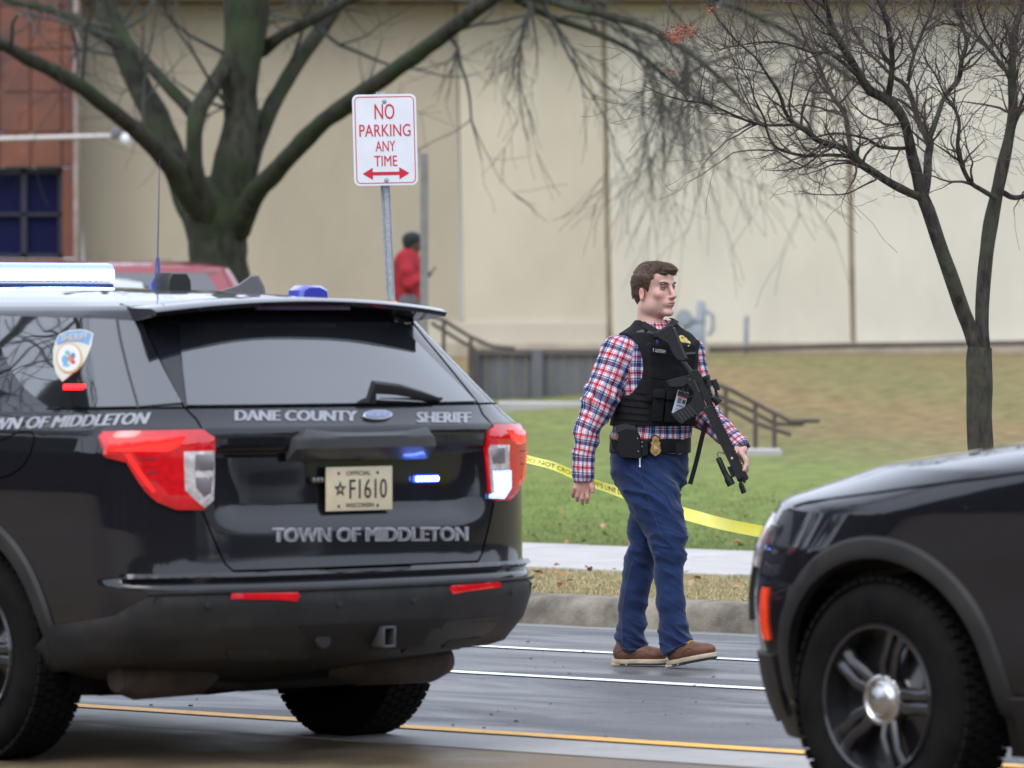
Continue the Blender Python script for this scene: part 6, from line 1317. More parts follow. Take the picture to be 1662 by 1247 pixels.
def denim():
    # cloth
    m = pm('blue_denim', (.006, .015, .058), .8, col2=(.011, .031, .100), scale=9, detail=6, lo=.35, hi=.68, spec=.2, sheen=.15); N, L_ = nodes(m); b = N['Principled BSDF']
    tc = N.new('ShaderNodeTexCoord'); mp = N.new('ShaderNodeMapping'); mp.inputs['Scale'].default_value = (1, 1, .5); L_.new(tc.outputs['Object'], mp.inputs[0]); n2 = N.new('ShaderNodeTexNoise'); n2.inputs['Scale'].default_value = 240; L_.new(mp.outputs[0], n2.inputs['Vector']); bp = N.new('ShaderNodeBump'); bp.inputs['Strength'].default_value = .5; bp.inputs['Distance'].default_value = .003; L_.new(n2.outputs[0], bp.inputs['Height']); L_.new(bp.outputs[0], b.inputs['Normal']); return m
M_DEN = denim(); jme = npmesh(V, F_, 'jeans'); jeans = finish('jeans', jme, M_DEN, root, smooth='all')
JB = BVHTree.FromPolygons([Vector(v) for v in V], [tuple(f) for f in F_])
def onto(bv, px, py, off=.002):
    h = bv.ray_cast(C0, ray(px, py).normalized()); return (h[0]-ray(px, py).normalized()*off, h[1]) if h[0] is not None else (None, None)
def stitch(bv, pts, r_, mat, name, par, off=.001):
    ps = []
    for (a, b_), (c, d_) in zip(pts, pts[1:]):
        k = max(2, int(math.hypot(c-a, d_-b_)/5))
        ps += [onto(bv, a+(c-a)*i/k, b_+(d_-b_)*i/k, off)[0] for i in range(k)]
    ps = [p for p in ps if p is not None]
    if len(ps) > 2: m = MB(); m.tube(ps, r_, 4); m.build(name, mat, par)
M_ST = pm('denim_seam', (.03, .045, .11), .8); M_ST2 = pm('tan_stitching', (.10, .075, .07), .8)
stitch(JB, [(1037, 765), (1052, 810), (1066, 850), (1078, 885)], .0016, M_ST, 'side_seam', jeans); stitch(JB, [(1067, 900), (1068, 960), (1076, 1040), (1082, 1058)], .0016, M_ST, 'side_seam', jeans)
stitch(JB, [(1010, 1050), (1008, 1000), (1014, 960), (1028, 905)], .0014, M_ST2, 'side_seam', jeans)
stitch(JB, [(995, 750), (1008, 751)], .0016, M_ST, 'pocket_seam', jeans); stitch(JB, [(1044, 745), (1052, 752), (1068, 752), (1075, 742)], .0016, M_ST, 'pocket_seam', jeans)
stitch(JB, [(1094, 738), (1106, 765), (1107, 785)], .0014, M_ST, 'fly_seam', jeans)
for pts in ([(997, 1050), (1020, 1054), (1047, 1054)], [(1079, 1058), (1100, 1050), (1121, 1039)]): stitch(JB, pts, .0014, M_ST2, 'hem_stitching', jeans)
# ---- belt
g = Grid((.36, 24.7, .93), (.90, 25.30, 1.10), .005); g.column([row(711, 1056, 0, .188, .147), row(735, 1055, 0, .189, .147)], TL_, TF, k=.01)
g.column([row(706, 1056, 0, .160, .120), row(740, 1055, 0, .163, .121)], TL_, TF, k=.003, mode='sub'); V, F_ = g.nets(1); M_NYL = pm('black_nylon', (.006, .006, .007), .6, bump=.4, bscale=300, spec=.2); belt = finish('belt', npmesh(V, F_, 'belt'), M_NYL, root, smooth='all')
# ---- vest
g = Grid((.40, 24.66, 1.06), (.94, 25.30, 1.62), .0042)
zb_, zt_ = A(0, 691).z, A(0, 520).z
g.column(TORSO, TL_, TF, off=.030, k=.004, zr=(zb_, zt_))
g.op(lambda p: -((p[..., 2]-zb_)), ((0, 24, .9), (2, 26, 1.2)), mode='int')
Ft = Vector((TF[0], TF[1], 0)); Lt = Vector((TL_[0], TL_[1], 0)); cT = A(1066, 640)
pm_ = np.stack([np.array(Lt), np.array(Ft), [0, 0, 1]], 1)
g.box(cT+Ft*.135+Vector((0, 0, .10)), pm_, (.125, .030, .135), .02, .02)        # front plate
g.column([(a, b_, c, d_-.016, e-.016) for a, b_, c, d_, e in [(r_[0], r_[1], r_[2], r_[3]+.030, r_[4]+.030) for r_ in TORSO]], TL_, TF, k=.003, mode='sub', zr=(zb_-.05, zb_+.02))
g.ell(A(1001, 594, -.10), np.stack([[1, 0, 0], [0, 1, 0], [0, 0, 1]], 1), (.122, .26, .150), .008, 'sub')
g.ell(A(1152, 596, .10), np.eye(3), (.072, .22, .155), .008, 'sub')
g.ell(A(1064, 515, .0), np.eye(3), (.070, .20, .062), .008, 'sub')
g.ell(A(986, 650, -.12), np.eye(3), (.042, .2, .07), .02, 'sub')
V, F_ = g.nets(1); N_ = vnormals(V, F_)
d = np.array([noise.noise(Vector((x*14, y*14, z*20))) for x, y, z in V]); V = V+N_*(d*.0035)[:, None]
M_VEST = pm('black_vest_fabric', (.006, .006, .007), .8, col2=(.012, .012, .0135), scale=14, bump=.5, bscale=200, spec=.16)
vest = finish('vest', npmesh(V, F_, 'vest'), M_VEST, root, smooth='all'); VBV = BVHTree.FromPolygons([Vector(v) for v in V], [tuple(f) for f in F_])
def strap(bv, pts, wd, th, mat, name, par, off=.002):
    """webbing laid on a surface along pixel points"""
    ps = []
    for (a, b_), (c, d_) in zip(pts, pts[1:]):
        k = max(2, int(math.hypot(c-a, d_-b_)/4))
        for i in range(k+1): ps.append(onto(bv, a+(c-a)*i/k, b_+(d_-b_)*i/k, off))
    ps = [p for p in ps if p[0] is not None]
    if len(ps) < 3: return None
    m = MB(); vs = []; n = len(ps)
    for i, (p, nn) in enumerate(ps):
        t = (ps[min(i+1, n-1)][0]-ps[max(i-1, 0)][0]).normalized(); nn = nn if nn.y < 0 else -nn; s_ = t.cross(nn).normalized(); vs += [p+s_*wd/2, p+s_*wd/2+nn*th, p-s_*wd/2+nn*th, p-s_*wd/2]
    m.add(vs, [(4*i+j, 4*i+(j+1) % 4, 4*i+4+(j+1) % 4, 4*i+4+j) for i in range(n-1) for j in range(4)]+[(0, 1, 2, 3), (4*n-1, 4*n-2, 4*n-3, 4*n-4)]); return m.build(name, mat, par, smooth=False)
M_WEB = pm('black_webbing', (.009, .009, .010), .75, bump=.3, bscale=400, spec=.18)
for k, y_ in enumerate((634, 645, 656, 667, 678)): strap(VBV, [(1008-k*4, y_-2), (1052, y_+3)], .019, .003, M_WEB, 'webbing', vest)
strap(VBV, [(1055, 573), (1090, 577)], .004, .002, M_WEB, 'seam', vest); strap(VBV, [(1035, 606), (1060, 612), (1088, 616)], .004, .002, M_WEB, 'seam', vest)
strap(VBV, [(1113, 574), (1128, 573)], .010, .003, pm('grey_webbing', (.05, .05, .055), .6), 'webbing', vest)
def vbox(cx, cy, w_, h_, dep, mat, name, par, rot=0, bv=None, off=0, bev=.004):
    p, nn = onto(bv or VBV, cx, cy, 0); nn = Ft if p is None else Vector((nn.x, nn.y, nn.z*.3)); nn = (nn if nn.y < 0 else -nn).normalized(); r_ = Vector((0, 0, 1)).cross(nn)*-1; r_ = Vector((-nn.y, nn.x, 0)).normalized(); u = nn.cross(r_).normalized()
    if u.z < 0: u = -u
    c, s_ = math.cos(R(rot)), math.sin(R(rot)); r2 = r_*c+u*s_; u2 = u*c-r_*s_; M = Matrix((r2, nn, u2)).transposed(); m = MB(); m.box(p+nn*(dep/2-.004+off), (w_*kp, dep, h_*kp), M, bev=bev); return m.build(name, mat, par), p, nn, r2, u2
vbox(1066, 657, 18, 52, .035, M_VEST, 'magazine_pouch', vest, rot=-3); vbox(1085, 660, 18, 50, .035, M_VEST, 'magazine_pouch', vest, rot=-3)
vbox(1066, 640, 18, 12, .044, M_WEB, 'pouch_flap', vest, rot=-3, bev=.003); vbox(1085, 643, 18, 12, .044, M_WEB, 'pouch_flap', vest, rot=-3, bev=.003)
vbox(1112, 668, 30, 40, .03, M_VEST, 'pouch', vest, rot=-3)
vbox(1039.5, 539.5, 12, 7, .004, pm('olive_patch', (.10, .11, .085), .8, col2=(.04, .045, .035), scale=120), 'shoulder_patch', vest, rot=18, bev=.001)
# name and ribbon
p, nn = onto(VBV, 1059, 571, .003); r_ = Vector((-nn.y, nn.x, 0)).normalized(); r_ = r_ if r_.x > 0 else -r_; u_ = nn.cross(r_); u_ = u_ if u_.z > 0 else -u_
rr_ = (r_-u_*.13).normalized(); uu_ = (u_+r_*.13).normalized(); text_plane('T. GUSTERM', p, rr_, uu_, 5.5*kp, 22*kp, pm('white_thread', (.6, .6, .6), .8), 'name_lettering', vest, bold=.02)
p = onto(VBV, 1067, 557, .004)[0]; m = MB(); m.tube([p+r_*-.008+u_*-.014, p+r_*.002+u_*.004, p+r_*.004+u_*.012, p+r_*-.003+u_*.014, p+r_*-.006+u_*.006, p+r_*.008+u_*-.013], .0022, 5); m.build('ribbon_emblem', pm('blue_thread', (.04, .09, .45), .7), vest)
# badges
M_GOLD = pm('badge_gold', (.62, .40, .14), .3, metal=.75, col2=(.42, .25, .08), scale=90); M_GOLDC = pm('gold_thread', (.62, .50, .12), .7, col2=(.40, .30, .06), scale=160)
def badge(cx, cy, w_, h_, mat, name, par, bv, rot=0, back=True, dep=.006, off=0):
    p, nn = onto(bv, cx, cy, 0)
    if p is None: return
    nn = (nn if nn.y < 0 else -nn); nn = (nn+Vector((0, -.6, 0))).normalized(); r_ = Vector((-nn.y, nn.x, 0)).normalized(); r_ = r_ if r_.x > 0 else -r_; u = nn.cross(r_); u = u if u.z > 0 else -u; c, s_ = math.cos(R(rot)), math.sin(R(rot)); r2 = r_*c+u*s_; u2 = u*c-r_*s_
    pts = [(0, 1), (.22, .93), (.42, .86), (.60, .74), (.52, .55), (.62, .42), (.82, .30), (.74, .05), (.84, -.22), (.95, -.45), (.70, -.72), (.35, -.86), (0, -1)]; pts = pts+[(-a, b_) for a, b_ in pts[-2:0:-1]]
    if back: m = MB(); m.prism([(a*w_*.62*kp, b_*h_*.56*kp) for a, b_ in pts], r2, u2, p+nn*(off+.002), .006, bev=.001); m.build(name+'_backing', M_NYL, par)
    m = MB(); m.prism([(a*w_*.5*kp, b_*h_*.5*kp) for a, b_ in pts], r2, u2, p+nn*(off+.006), .004, bev=.0012); bo = m.build(name, mat, par)
    m = MB(); m.lathe([(0, .0035), (w_*.16*kp, .003), (w_*.18*kp, 0)], p+nn*(off+.0075)+u2*(-.16*h_*kp*.5), nn, 20); m.build('badge_seal', pm('seal_enamel', (.55, .50, .42), .35, col2=(.10, .08, .15), scale=200), bo)
    m = MB(); m.lathe([(w_*.20*kp, 0), (w_*.23*kp, .0025), (w_*.29*kp, .0025), (w_*.31*kp, 0)], p+nn*(off+.0078)+u2*(-.16*h_*kp*.5), nn, 24); m.build('badge_ring', mat, bo)
    for k_, yy in ((0, .58), (1, .40), (2, -.68)): m = MB(); m.prism([(-.3*w_*.5*kp, -.04*h_*.5*kp), (.3*w_*.5*kp, -.04*h_*.5*kp), (.3*w_*.5*kp, .05*h_*.5*kp), (-.3*w_*.5*kp, .05*h_*.5*kp)], r2, u2, p+nn*(off+.009)+u2*(yy*h_*.5*kp), .0015); m.build('badge_banner', pm('banner_dark', (.12, .075, .03), .5), bo, smooth=False)
badge(1110.5, 555, 16, 27, M_GOLDC, 'embroidered_badge', vest, VBV, rot=22, back=False)
BB = BVHTree.FromPolygons([v.co+root.location for v in belt.data.vertices], [tuple(f.vertices) for f in belt.data.polygons])
bc = onto(BB, 1062.5, 722, 0)
badge(1062.5, 724, 19, 33, M_GOLD, 'belt_badge', root, BB, off=.016)
# ID card on the vest
o_, p, nn, r2, u2 = vbox(1097, 652, 20, 38, .003, pm('card_white', (.62, .66, .74), .3, coat=.5), 'id_card', vest, rot=-14, off=.045, bev=.0008)
for (dx, dy, w_, h_, c) in ((0, 15, 20, 7, (.05, .05, .055)), (0, 10.5, 20, 2.5, (.60, .05, .04)), (-3, 3, 7, 9, (.20, .22, .30)), (5.5, 3, 5.5, 6, (.06, .07, .10)), (0, -5, 13, 2, (.15, .2, .35)), (0, -11, 13, 1.5, (.3, .3, .35))):
    m = MB(); Mx = Matrix((r2, nn, u2)).transposed(); m.box(p+nn*.0445+r2*(dx*kp)+u2*(dy*kp), (w_*kp*.95, .0016, h_*kp), Mx); m.build('card_print', pm('card_ink', c, .4), o_, smooth=False)
# holster, pistol, pouch and small kit on the belt
def bvp(cx, cy, off): p, nn = onto(BB, cx, 722, 0); return Vector((0, 0, 0)) if p is None else P(cx, cy, p.y-off)
hol = thing('holster', A(1018, 720, -.2), 'black pistol holster worn on the belt at the man\'s right hip', 'holster')
def hpoly(pts, dep0, th, name, mat, par, bev=.004):
    m = MB(); m.prism([((a-CX)*kp, (HY-b_)*kp) for a, b_ in pts], (1, 0, 0), (0, 0, 1), (0, DP+dep0, CAMH), th, bev=bev); return m.build(name, mat, par)
Y0 = -.175
hpoly([(1002, 699), (1014, 694), (1032, 696), (1038, 708), (1040, 742), (1030, 743), (1006, 741), (998, 730), (1003, 712)], Y0, .045, 'holster_body', M_NYL, hol)
hpoly([(998, 690), (1012, 686), (1030, 690), (1034, 700), (1016, 704), (1000, 702)], Y0-.004, .032, 'pistol_slide', pm('gun_black', (.014, .014, .016), .38, spec=.5), hol)
hpoly([(991, 712), (1005, 716), (1008, 733), (994, 727)], Y0+.04, .03, 'belt_keeper', M_NYL, hol)
hpoly([(1038, 712), (1050, 714), (1050, 738), (1040, 740)], Y0-.0, .03, 'belt_pouch', M_NYL, hol)
hpoly([(1093, 718), (1112, 716), (1113, 733), (1096, 736)], -.155, .03, 'belt_buckle_pouch', M_NYL, hol)
for a, b_ in ((1035, 712), (1042, 718), (1042, 725), (1036, 733)): m = MB(); m.lathe([(0, .003), (.0032, .002), (.0035, 0)], P(a, b_, DP+Y0-.0245), (0, -1, 0), 8); m.build('rivet', M_LAMPD, hol)
hpoly([(992, 706), (1002, 707), (1002, 713), (993, 712)], Y0+.05, .03, 'leather_tab', pm('tan_leather', (.28, .14, .07), .6), hol, bev=.002)
m = MB(); kp0 = P(1038.5, 742, DP-.19); m.lathe([(.006, 0), (.0085, .0), (.0085, .004), (.006, .004)], kp0, (0, -1, 0), 14); m.box(kp0+Vector((0, 0, -.022)), (.006, .004, .034)); m.lathe([(0, 0), (.005, .002), (0, .006)], kp0+Vector((0, 0, -.043)), (0, -1, 0), 8); m.build('key_clip', pm('pale_steel', (.6, .62, .7), .3, metal=.5), hol)
# ---- boots
M_LEA = pm('brown_leather', (.15, .062, .035), .55, col2=(.085, .036, .022), scale=14, bump=.3, bscale=120, spec=.4); M_SOLE = pm('cream_sole', (.52, .44, .33), .7, col2=(.38, .31, .22), scale=10); M_HEEL = pm('dark_tread', (.03, .024, .02), .8); M_LACE = pm('yellow_lace', (.52, .32, .08), .7)
def boot(heel, toe, tilt, name_l):
    """heel and toe: ground points (Vector); tilt raises the toe"""
    d = toe-heel; d.z = 0; L_ = d.length; d.normalize(); s_ = Vector((-d.y, d.x, 0)); d = (d*math.cos(tilt)+Vector((0, 0, 1))*math.sin(tilt)); u = s_.cross(d)*-1; u = d.cross(s_); u = u if u.z > 0 else -u
    M = np.stack([np.array(d), np.array(s_), np.array(u)], 1); W_ = lambda x, y, z: np.array(heel+d*x+s_*y+u*z)
    k = L_/.29; c = heel+d*.14; G = Grid(np.array(c)-np.array([.22, .22, .12]), np.array(c)+np.array([.22, .22, .22]), .0042)
    G.ell(W_(.058*k, 0, .055), M, (.052*k, .036, .045), .02); G.rc(W_(.064*k, 0, .055), W_(.072*k, 0, .10), .038, .038, .03)
    G.ell(W_(.13*k, 0, .052), M, (.08*k, .040, .040), .03); G.ell(W_(.215*k, .002, .045), M, (.072*k, .048, .034), .03); G.rc(W_(.09*k, 0, .09), W_(.17*k, 0, .055), .030, .026, .02)
    def bot(p): return -(((p-np.array(heel))@np.array(u))-.022)
    G.op(bot, (G.lo-1, G.lo+2), mode='int')
    V, F_ = G.nets(1); bo = finish('boot', npmesh(V, F_, 'boot'), M_LEA, root, smooth='all')
    out = [(-.002, .020), (.0, -.020), (.02, -.036), (.06, -.040), (.10, -.036), (.14, -.040), (.19, -.050), (.235, -.052), (.27, -.040), (.292, -.015), (.294, .01), (.275, .036), (.24, .048), (.19, .046), (.13, .036), (.06, .040), (.02, .036)]
    out = [(a*k, b_) for a, b_ in out]
    m = MB(); m.prism(out, d, s_, heel+u*.017, .020, bev=.003); m.build('sole', M_SOLE, bo)
    m = MB(); m.prism([(a*.97+.004, b_*.93) for a, b_ in out], d, s_, heel+u*.004, .008, bev=.001); m.build('tread', M_HEEL, bo)
    m = MB(); m.prism([(.003, -.035), (.085*k, -.036), (.082*k, .036), (.003, .036)], d, s_, heel+u*.004, .012, bev=.002); m.build('heel', M_SOLE, bo)
    BT = BVHTree.FromPolygons([Vector(v) for v in V], [tuple(f) for f in F_])
    for i in range(4):
        x = (.105+i*.019)*k; ps = []
        for y in np.linspace(-.026, .026, 9):
            h = BT.ray_cast(heel+d*(x+.006*math.sin(i*2+y*60))+s_*y+u*.25, -u)[0]
            if h: ps.append(h+u*.0022)
        if len(ps) > 2: m = MB(); m.tube(ps, .0026, 5); m.build('lace', M_LACE, bo)
    for sg in (-1, 1):
        h = BT.ray_cast(heel+d*.115*k+s_*.004*sg+u*.25, -u)[0]
        if h: m = MB(); m.tube([h+u*.003, h+u*.012+s_*sg*.014+d*.006, h+u*.002+s_*sg*.024+d*.012], .0022, 5); m.build('lace_loop', M_LACE, bo)
    for x0, x1, y0 in ((.02, .10, .040), (.12, .20, .044)):      # welt seams on the viewer's side
        ps = []
        for t in np.linspace(0, 1, 10):
            sgn = -1 if s_.y > 0 else 1
            h = BT.ray_cast(heel+d*((x0+(x1-x0)*t)*k)+s_*(sgn*.2)+u*(.045+.02*math.sin(t*3.1)), -s_*sgn)[0]
            if h: ps.append(h+s_*sgn*.0006)
        if len(ps) > 3: m = MB(); m.tube(ps, .0012, 4); m.build('seam', M_HEEL, bo)
    return bo
h1 = A(994, 1083, .11); h1.z = .0045; t1 = A(1084, 1083, .05); t1.z = .0045; boot(h1, t1, R(1), '')
h2 = A(1086, 1083, -.05); h2.z = .0045; t2 = A(1164, 1083, -.20); t2.z = .0045; boot(h2, t2, R(11), '')
# ---- rifle, traced in its own plane and given real thickness
YRF = -.245
rif = thing('rifle', A(1130, 640, YRF), 'black carbine slung across the man\'s chest with its muzzle pointing down', 'rifle')
M_GUN = pm('gun_metal', (.008, .008, .0095), .45, col2=(.014, .014, .016), scale=30, spec=.3, bump=.1, bscale=200); M_GUNP = pm('gun_polymer', (.013, .013, .016), .55, bump=.3, bscale=400, spec=.28); M_GUNL = pm('worn_edge', (.03, .03, .034), .4)
zq = lambda pts: [(910+a/4.156, 520+b_/4.156) for a, b_ in pts]
def rp(pts, th, name, mat, dy=0., bev=.004, par=None, z=True):
    pts = zq(pts) if z else pts; m = MB(); m.prism([((a-CX)*kp, (HY-b_)*kp) for a, b_ in pts], (1, 0, 0), (0, 0, 1), (0, DP+YRF+dy, CAMH), th, bev=bev); return m.build(name, mat, par or rif)
def rt(a, b_, r_, name, mat, dy=0., par=None, n=16, prof=None, dy2=None):
    pa, pb = [P(910+q[0]/4.156, 520+q[1]/4.156, DP+YRF+e) for q, e in ((a, dy), (b_, dy if dy2 is None else dy2))]; m = MB()
    if prof: m.lathe([(rr, t*(pb-pa).length) for rr, t in prof], pa, pb-pa, n)
    else: m.tube([pa, pb], r_, n)
    return m.build(name, mat, par or rif)
st = rp([(628, 82), (652, 66), (722, 26), (742, 30), (766, 78), (800, 150), (850, 262), (838, 272), (806, 276), (782, 272), (742, 226), (724, 182), (700, 150), (668, 128), (640, 112)], .034, 'stock', M_GUNP, bev=.007)
rp([(604, 88), (630, 74), (652, 92), (640, 118), (616, 112)], .030, 'butt_pad', M_GUNP, par=st); rp([(690, 92), (712, 84), (716, 110), (698, 122)], .038, 'stock_slot', M_BLK, par=st, bev=.002)
rp([(744, 50), (760, 46), (842, 258), (826, 262)], .040, 'stock_tube_cover', M_GUNL, par=st, bev=.005)
rt((806, 262), (872, 350), .0145, 'buffer_tube', M_GUN)
up = rp([(846, 344), (872, 330), (912, 330), (930, 352), (952, 400), (1004, 500), (1010, 560), (978, 580), (950, 520), (898, 412), (868, 372)], .032, 'upper_receiver', M_GUN)
lw = rp([(838, 368), (862, 356), (900, 412), (950, 522), (974, 590), (946, 606), (900, 618), (868, 540), (890, 498), (872, 460), (848, 430), (830, 400)], .028, 'lower_receiver', M_GUN)
rp([(880, 400), (892, 396), (930, 480), (918, 486)], .036, 'ejection_cover', M_GUNL, par=up, bev=.002); rp([(846, 392), (866, 384), (872, 400), (852, 408)], .034, 'selector', M_GUNL, par=lw, bev=.002)
rt((930, 420), (930, 421), .006, 'pin', M_GUNL, dy=-.018, par=lw)
gr = rp([(700, 404), (724, 396), (830, 368), (852, 392), (850, 424), (826, 446), (800, 450), (724, 450), (708, 436)], .029, 'pistol_grip', M_GUNP, bev=.008)
tg = MB(); tg.tube([P(910+a/4.156, 520+b_/4.156, DP+YRF) for a, b_ in ((822, 450), (826, 490), (846, 516), (872, 520), (898, 500))], .0042, 6); tg.build('trigger_guard', M_GUN, rif)
tg = MB(); tg.tube([P(910+a/4.156, 520+b_/4.156, DP+YRF) for a, b_ in ((862, 452), (852, 470), (858, 488))], .0032, 6); tg.build('trigger', M_GUN, rif)
mg = rp([(868, 546), (900, 540), (948, 590), (930, 616), (866, 650), (804, 696), (772, 676), (736, 632), (762, 610), (820, 580)], .026, 'magazine', M_GUNP, bev=.005)
for k in range(5): a0 = .15+.16*k; pa = (868-a0*120, 562+a0*70); rp([pa, (pa[0]+6, pa[1]-4), (pa[0]+62-k*4, pa[1]+58), (pa[0]+56-k*4, pa[1]+62)], .029, 'magazine_rib', M_GUNL, par=mg, bev=.001)
rt((930, 350), (1000, 500), .006, 'charging_rail', M_GUNL, dy=-.004)
# handguard with slots and a top rail
ax0 = np.array((976., 566.)); ax1 = np.array((1212., 1064.)); axd = (ax1-ax0)/np.linalg.norm(ax1-ax0); nr = np.array((axd[1], -axd[0]))     # nr points to the top rail side
def seg(s0, s1, o0, o1): return [tuple(ax0+axd*s0+nr*o0), tuple(ax0+axd*s1+nr*o0), tuple(ax0+axd*s1+nr*o1), tuple(ax0+axd*s0+nr*o1)]
LG = float(np.linalg.norm(ax1-ax0))
hg = rp(seg(0, LG, -34, 22), .042, 'handguard', M_GUN, bev=.010); rp(seg(-8, LG, 22, 36), .022, 'top_rail', M_GUN, bev=.002)
for k in range(26): s0 = 6+k*20.4; rp(seg(s0, s0+10, 34, 42), .021, 'rail_tooth', M_GUN, bev=.001, par=hg)
for k in range(7): s0 = 40+k*68; rp(seg(s0, s0+46, -4, 8), .0436, 'slot', M_BLK, bev=.002, par=hg)
for k in range(7): s0 = 40+k*68; rp(seg(s0, s0+46, -28, -20), .0426, 'slot', M_BLK, bev=.002, par=hg)
rt((1196, 1040), (1218, 1092), .0095, 'barrel', M_GUN); rt((1212, 1096), (1238, 1166), .011, 'flash_hider', M_GUN, prof=[(0, 0), (.0095, 0), (.0095, .2), (.0125, .22), (.0125, .55), (.0105, .58), (.0128, .62), (.0128, 1), (.006, 1), (0, .9)])
# optics
op = rt((972, 376), (1006, 446), .02, 'sight_body', M_GUN, prof=[(0, 0), (.019, 0), (.022, .04), (.022, .3), (.017, .36), (.017, .7), (.021, .76), (.021, 1), (0, 1)])
rp([(1004, 398), (1036, 390), (1062, 452), (1058, 466), (1028, 470), (1008, 432)], .040, 'sight_hood', M_GUN, bev=.005, par=op); rp([(960, 430), (984, 420), (1012, 500), (1000, 530), (976, 500)], .026, 'sight_mount', M_GUN, par=op); rp([(1022, 470), (1040, 466), (1056, 512), (1034, 522)], .022, 'riser', M_GUN, par=op)
rt((1030, 512), (1070, 560), .02, 'back_up_sight', M_GUN, prof=[(0, 0), (.014, 0), (.018, .2), (.018, .7), (.021, .72), (.021, 1), (0, 1)])
rt((1020, 440), (1020, 441), .008, 'turret', M_GUNL, dy=-.024, par=op)
# weapon light, switch cable, front accessory
wl = rt((1062, 926), (1108, 1030), .013, 'weapon_light', M_GUN, prof=[(0, 0), (.009, 0), (.013, .08), (.013, 1), (0, 1)]); rt((1108, 1028), (1152, 1112), .018, 'light_head', M_GUN, prof=[(0, 0), (.013, 0), (.0135, .3), (.019, .55), (.019, 1), (.015, 1), (.012, .93), (0, .93)], par=wl)
rp([(1108, 980), (1140, 972), (1168, 1040), (1140, 1052)], .02, 'light_mount', M_GUN, par=wl); tg = MB(); tg.tube([P(910+a/4.156, 520+b_/4.156, DP+YRF-.01) for a, b_ in ((1062, 926), (1056, 900), (1072, 888), (1100, 900), (1124, 890), (1148, 884))], .0018, 5); tg.build('switch_cable', M_BLK, wl)
rp([(1196, 1000), (1222, 990), (1252, 1048), (1246, 1064), (1222, 1078), (1206, 1040)], .036, 'laser_unit', M_GUN); rp([(1208, 1068), (1226, 1060), (1236, 1080), (1220, 1090)], .028, 'gas_block', M_GUN)
# sling: over the collar and the loose end hanging by the hip
sl_ = MB(); sp = [A(1108, 632, -.20), A(1144, 690, -.215), A(1132, 737, -.20), A(1119, 786, -.18)]
def ribbon(mb, pts, wd, nrm, th=.003):
    vs = []; n = len(pts)
    for i, p in enumerate(pts):
        t = (pts[min(i+1, n-1)]-pts[max(i-1, 0)]).normalized(); nn = nrm[i] if isinstance(nrm, list) else nrm; s_ = t.cross(nn).normalized(); nn = s_.cross(t); vs += [p+s_*wd/2+nn*th/2, p+s_*wd/2-nn*th/2, p-s_*wd/2-nn*th/2, p-s_*wd/2+nn*th/2]
    mb.add(vs, [(4*i+j, 4*i+(j+1) % 4, 4*i+4+(j+1) % 4, 4*i+4+j) for i in range(n-1) for j in range(4)]+[(0, 1, 2, 3), (4*n-1, 4*n-2, 4*n-3, 4*n-4)])
c_ = [v for v, _ in crom([(A(1146, 686, -.215), 0), (A(1139, 712, -.205), 0), (A(1130, 750, -.19), 0), (A(1120, 786, -.18), 0)], 5)]; ribbon(sl_, c_, .021, Vector((0, 1, 0))); sl_.build('sling_end', M_WEB, rif)
sl_ = MB(); ps = [Vector(A(1036, 521, .10)), Vector(A(1034, 527, .03)), Vector(A(1042, 526, -.05)), Vector(A(1052, 531, -.10)), Vector(A(1064, 538, -.15)), Vector(A(1074, 543, -.20))]; ribbon(sl_, [v for v, _ in crom([(p, 0) for p in ps], 5)], .030, [Vector((-.6, -.3, .8)).lerp(Vector((0, -1, .4)), i/25) for i in range(26)], .004); sl_.build('sling', M_WEB, rif)
sl_ = MB(); ps = [Vector(A(1072, 541, -.19)), Vector(A(1085, 531, -.13)), Vector(A(1094, 524, -.06)), Vector(A(1097, 520, .02)), Vector(A(1090, 519, .10))]; ribbon(sl_, [v for v, _ in crom([(p, 0) for p in ps], 5)], .026, [Vector((0, -1, .5)).lerp(Vector((.6, -.3, .8)), i/20) for i in range(21)], .004); sl_.build('sling', M_WEB, rif)
m = MB(); m.box(A(1056, 541, -.19), (.03, .012, .014), Matrix.Rotation(R(20), 3, 'Y'), bev=.003); m.lathe([(0, .005), (.008, .004), (.009, 0)], A(1074, 547, -.215), (0, -1, 0), 12); m.build('sling_buckle', M_GUNL, rif)
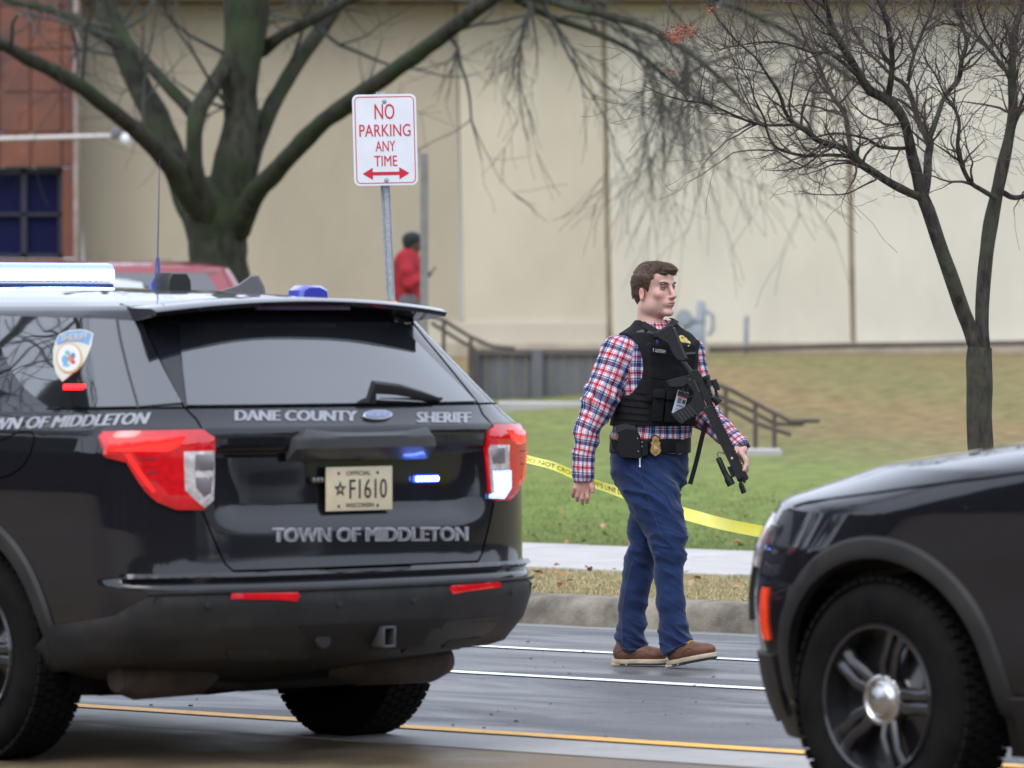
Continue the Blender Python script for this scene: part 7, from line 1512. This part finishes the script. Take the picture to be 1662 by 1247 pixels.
# ------------------------------------------------------------------ person in red beyond
DR = 52.0; kr = DR/FPX; AR_ = lambda px, py, dep=0.: P(px, py, DR+dep)
gzr = ground_z(AR_(664, 500).x, DR)
rp_ = thing('person', (AR_(664, 500).x, DR, gzr), 'person in a red jacket and dark cap standing behind the grey post, holding a phone', 'person')
def mk(name, mat, fn, h=.011, par=None):
    c = np.array([AR_(664, 500).x, DR, gzr]); G = Grid(c+np.array([-.35, -.35, -.02]), c+np.array([.4, .35, 1.95]), h); fn(G); V, F_ = G.nets(1); return finish(name, npmesh(V, F_, name), mat, par or rp_, smooth='all')
foot = gzr+.04
def fbody(G):
    G.ell(AR_(671, 395), np.eye(3), (.085, .08, .105), .03); G.rc(AR_(668, 402), AR_(664, 412), .05, .055, .03); G.rc(AR_(661, 420), AR_(662, 485), .10, .11, .05); G.ell(AR_(678.5, 397), np.eye(3), (.02, .018, .02), .01)
    a = AR_(663, 490); G.rc(a+Vector((0, -.07, 0)), Vector((a.x, a.y-.08, foot)), .07, .045, .03); G.rc(a+Vector((0, .07, 0)), Vector((a.x+.05, a.y+.08, foot)), .07, .045, .03); G.rc(AR_(676, 458, -.1), AR_(692, 447, -.16), .035, .03, .02); G.ell(AR_(695, 445, -.16), np.eye(3), (.035, .025, .03), .01)
    for k in range(4): G.rc(AR_(696, 442+k*2, -.17), AR_(700, 442+k*2, -.18), .009, .008, .005)
M_SK2 = pm('dark_skin', (.10, .05, .035), .5); mk('body', M_SK2, fbody)
def fj(G): G.chain([(AR_(665, 413), .085), (AR_(661, 428), .125), (AR_(660, 455), .125), (AR_(662, 480), .125), (AR_(663, 490), .12)], .05); G.chain([(AR_(656, 418, -.1), .075), (AR_(660, 440, -.16), .06), (AR_(664, 462, -.17), .055), (AR_(687, 450, -.16), .045)], .03)
mk('jacket', pm('red_jacket', (.42, .015, .03), .8, col2=(.30, .012, .022), scale=8), fj)
def fp_(G):
    a = AR_(663, 490); G.rc(a+Vector((0, -.07, 0)), Vector((a.x, a.y-.08, gzr+.07)), .10, .075, .03); G.rc(a+Vector((0, .07, 0)), Vector((a.x+.05, a.y+.08, gzr+.07)), .10, .075, .03)
mk('trousers', pm('grey_trousers', (.12, .12, .13), .8), fp_)
def fc(G): G.ell(AR_(669, 389), np.eye(3), (.098, .095, .075), .02); G.ell(AR_(664, 396), np.eye(3), (.06, .09, .07), .02)
mk('knit_cap', pm('dark_cap', (.012, .02, .022), .85), fc)
def fb(G):
    for dy in (-.08, .08): G.ell(Vector((AR_(663, 490).x+.05+(.05 if dy > 0 else 0), DR+dy, gzr+.045)), np.eye(3), (.14, .05, .05), .02)
mk('shoes', M_TRIM, fb)
ph = thing('phone', AR_(701, 443, -.18), 'dark phone held up by the person in the red jacket', 'phone'); m = MB(); m.box(AR_(701, 442, -.18), (.012, .07, .13), Matrix.Rotation(R(35), 3, 'Y'), bev=.004); m.build('phone_case', M_TRIM, ph)
m = MB(); m.box(AR_(700.2, 441.4, -.18), (.004, .06, .115), Matrix.Rotation(R(35), 3, 'Y'), bev=.001); m.build('screen', M_GLASS, ph)
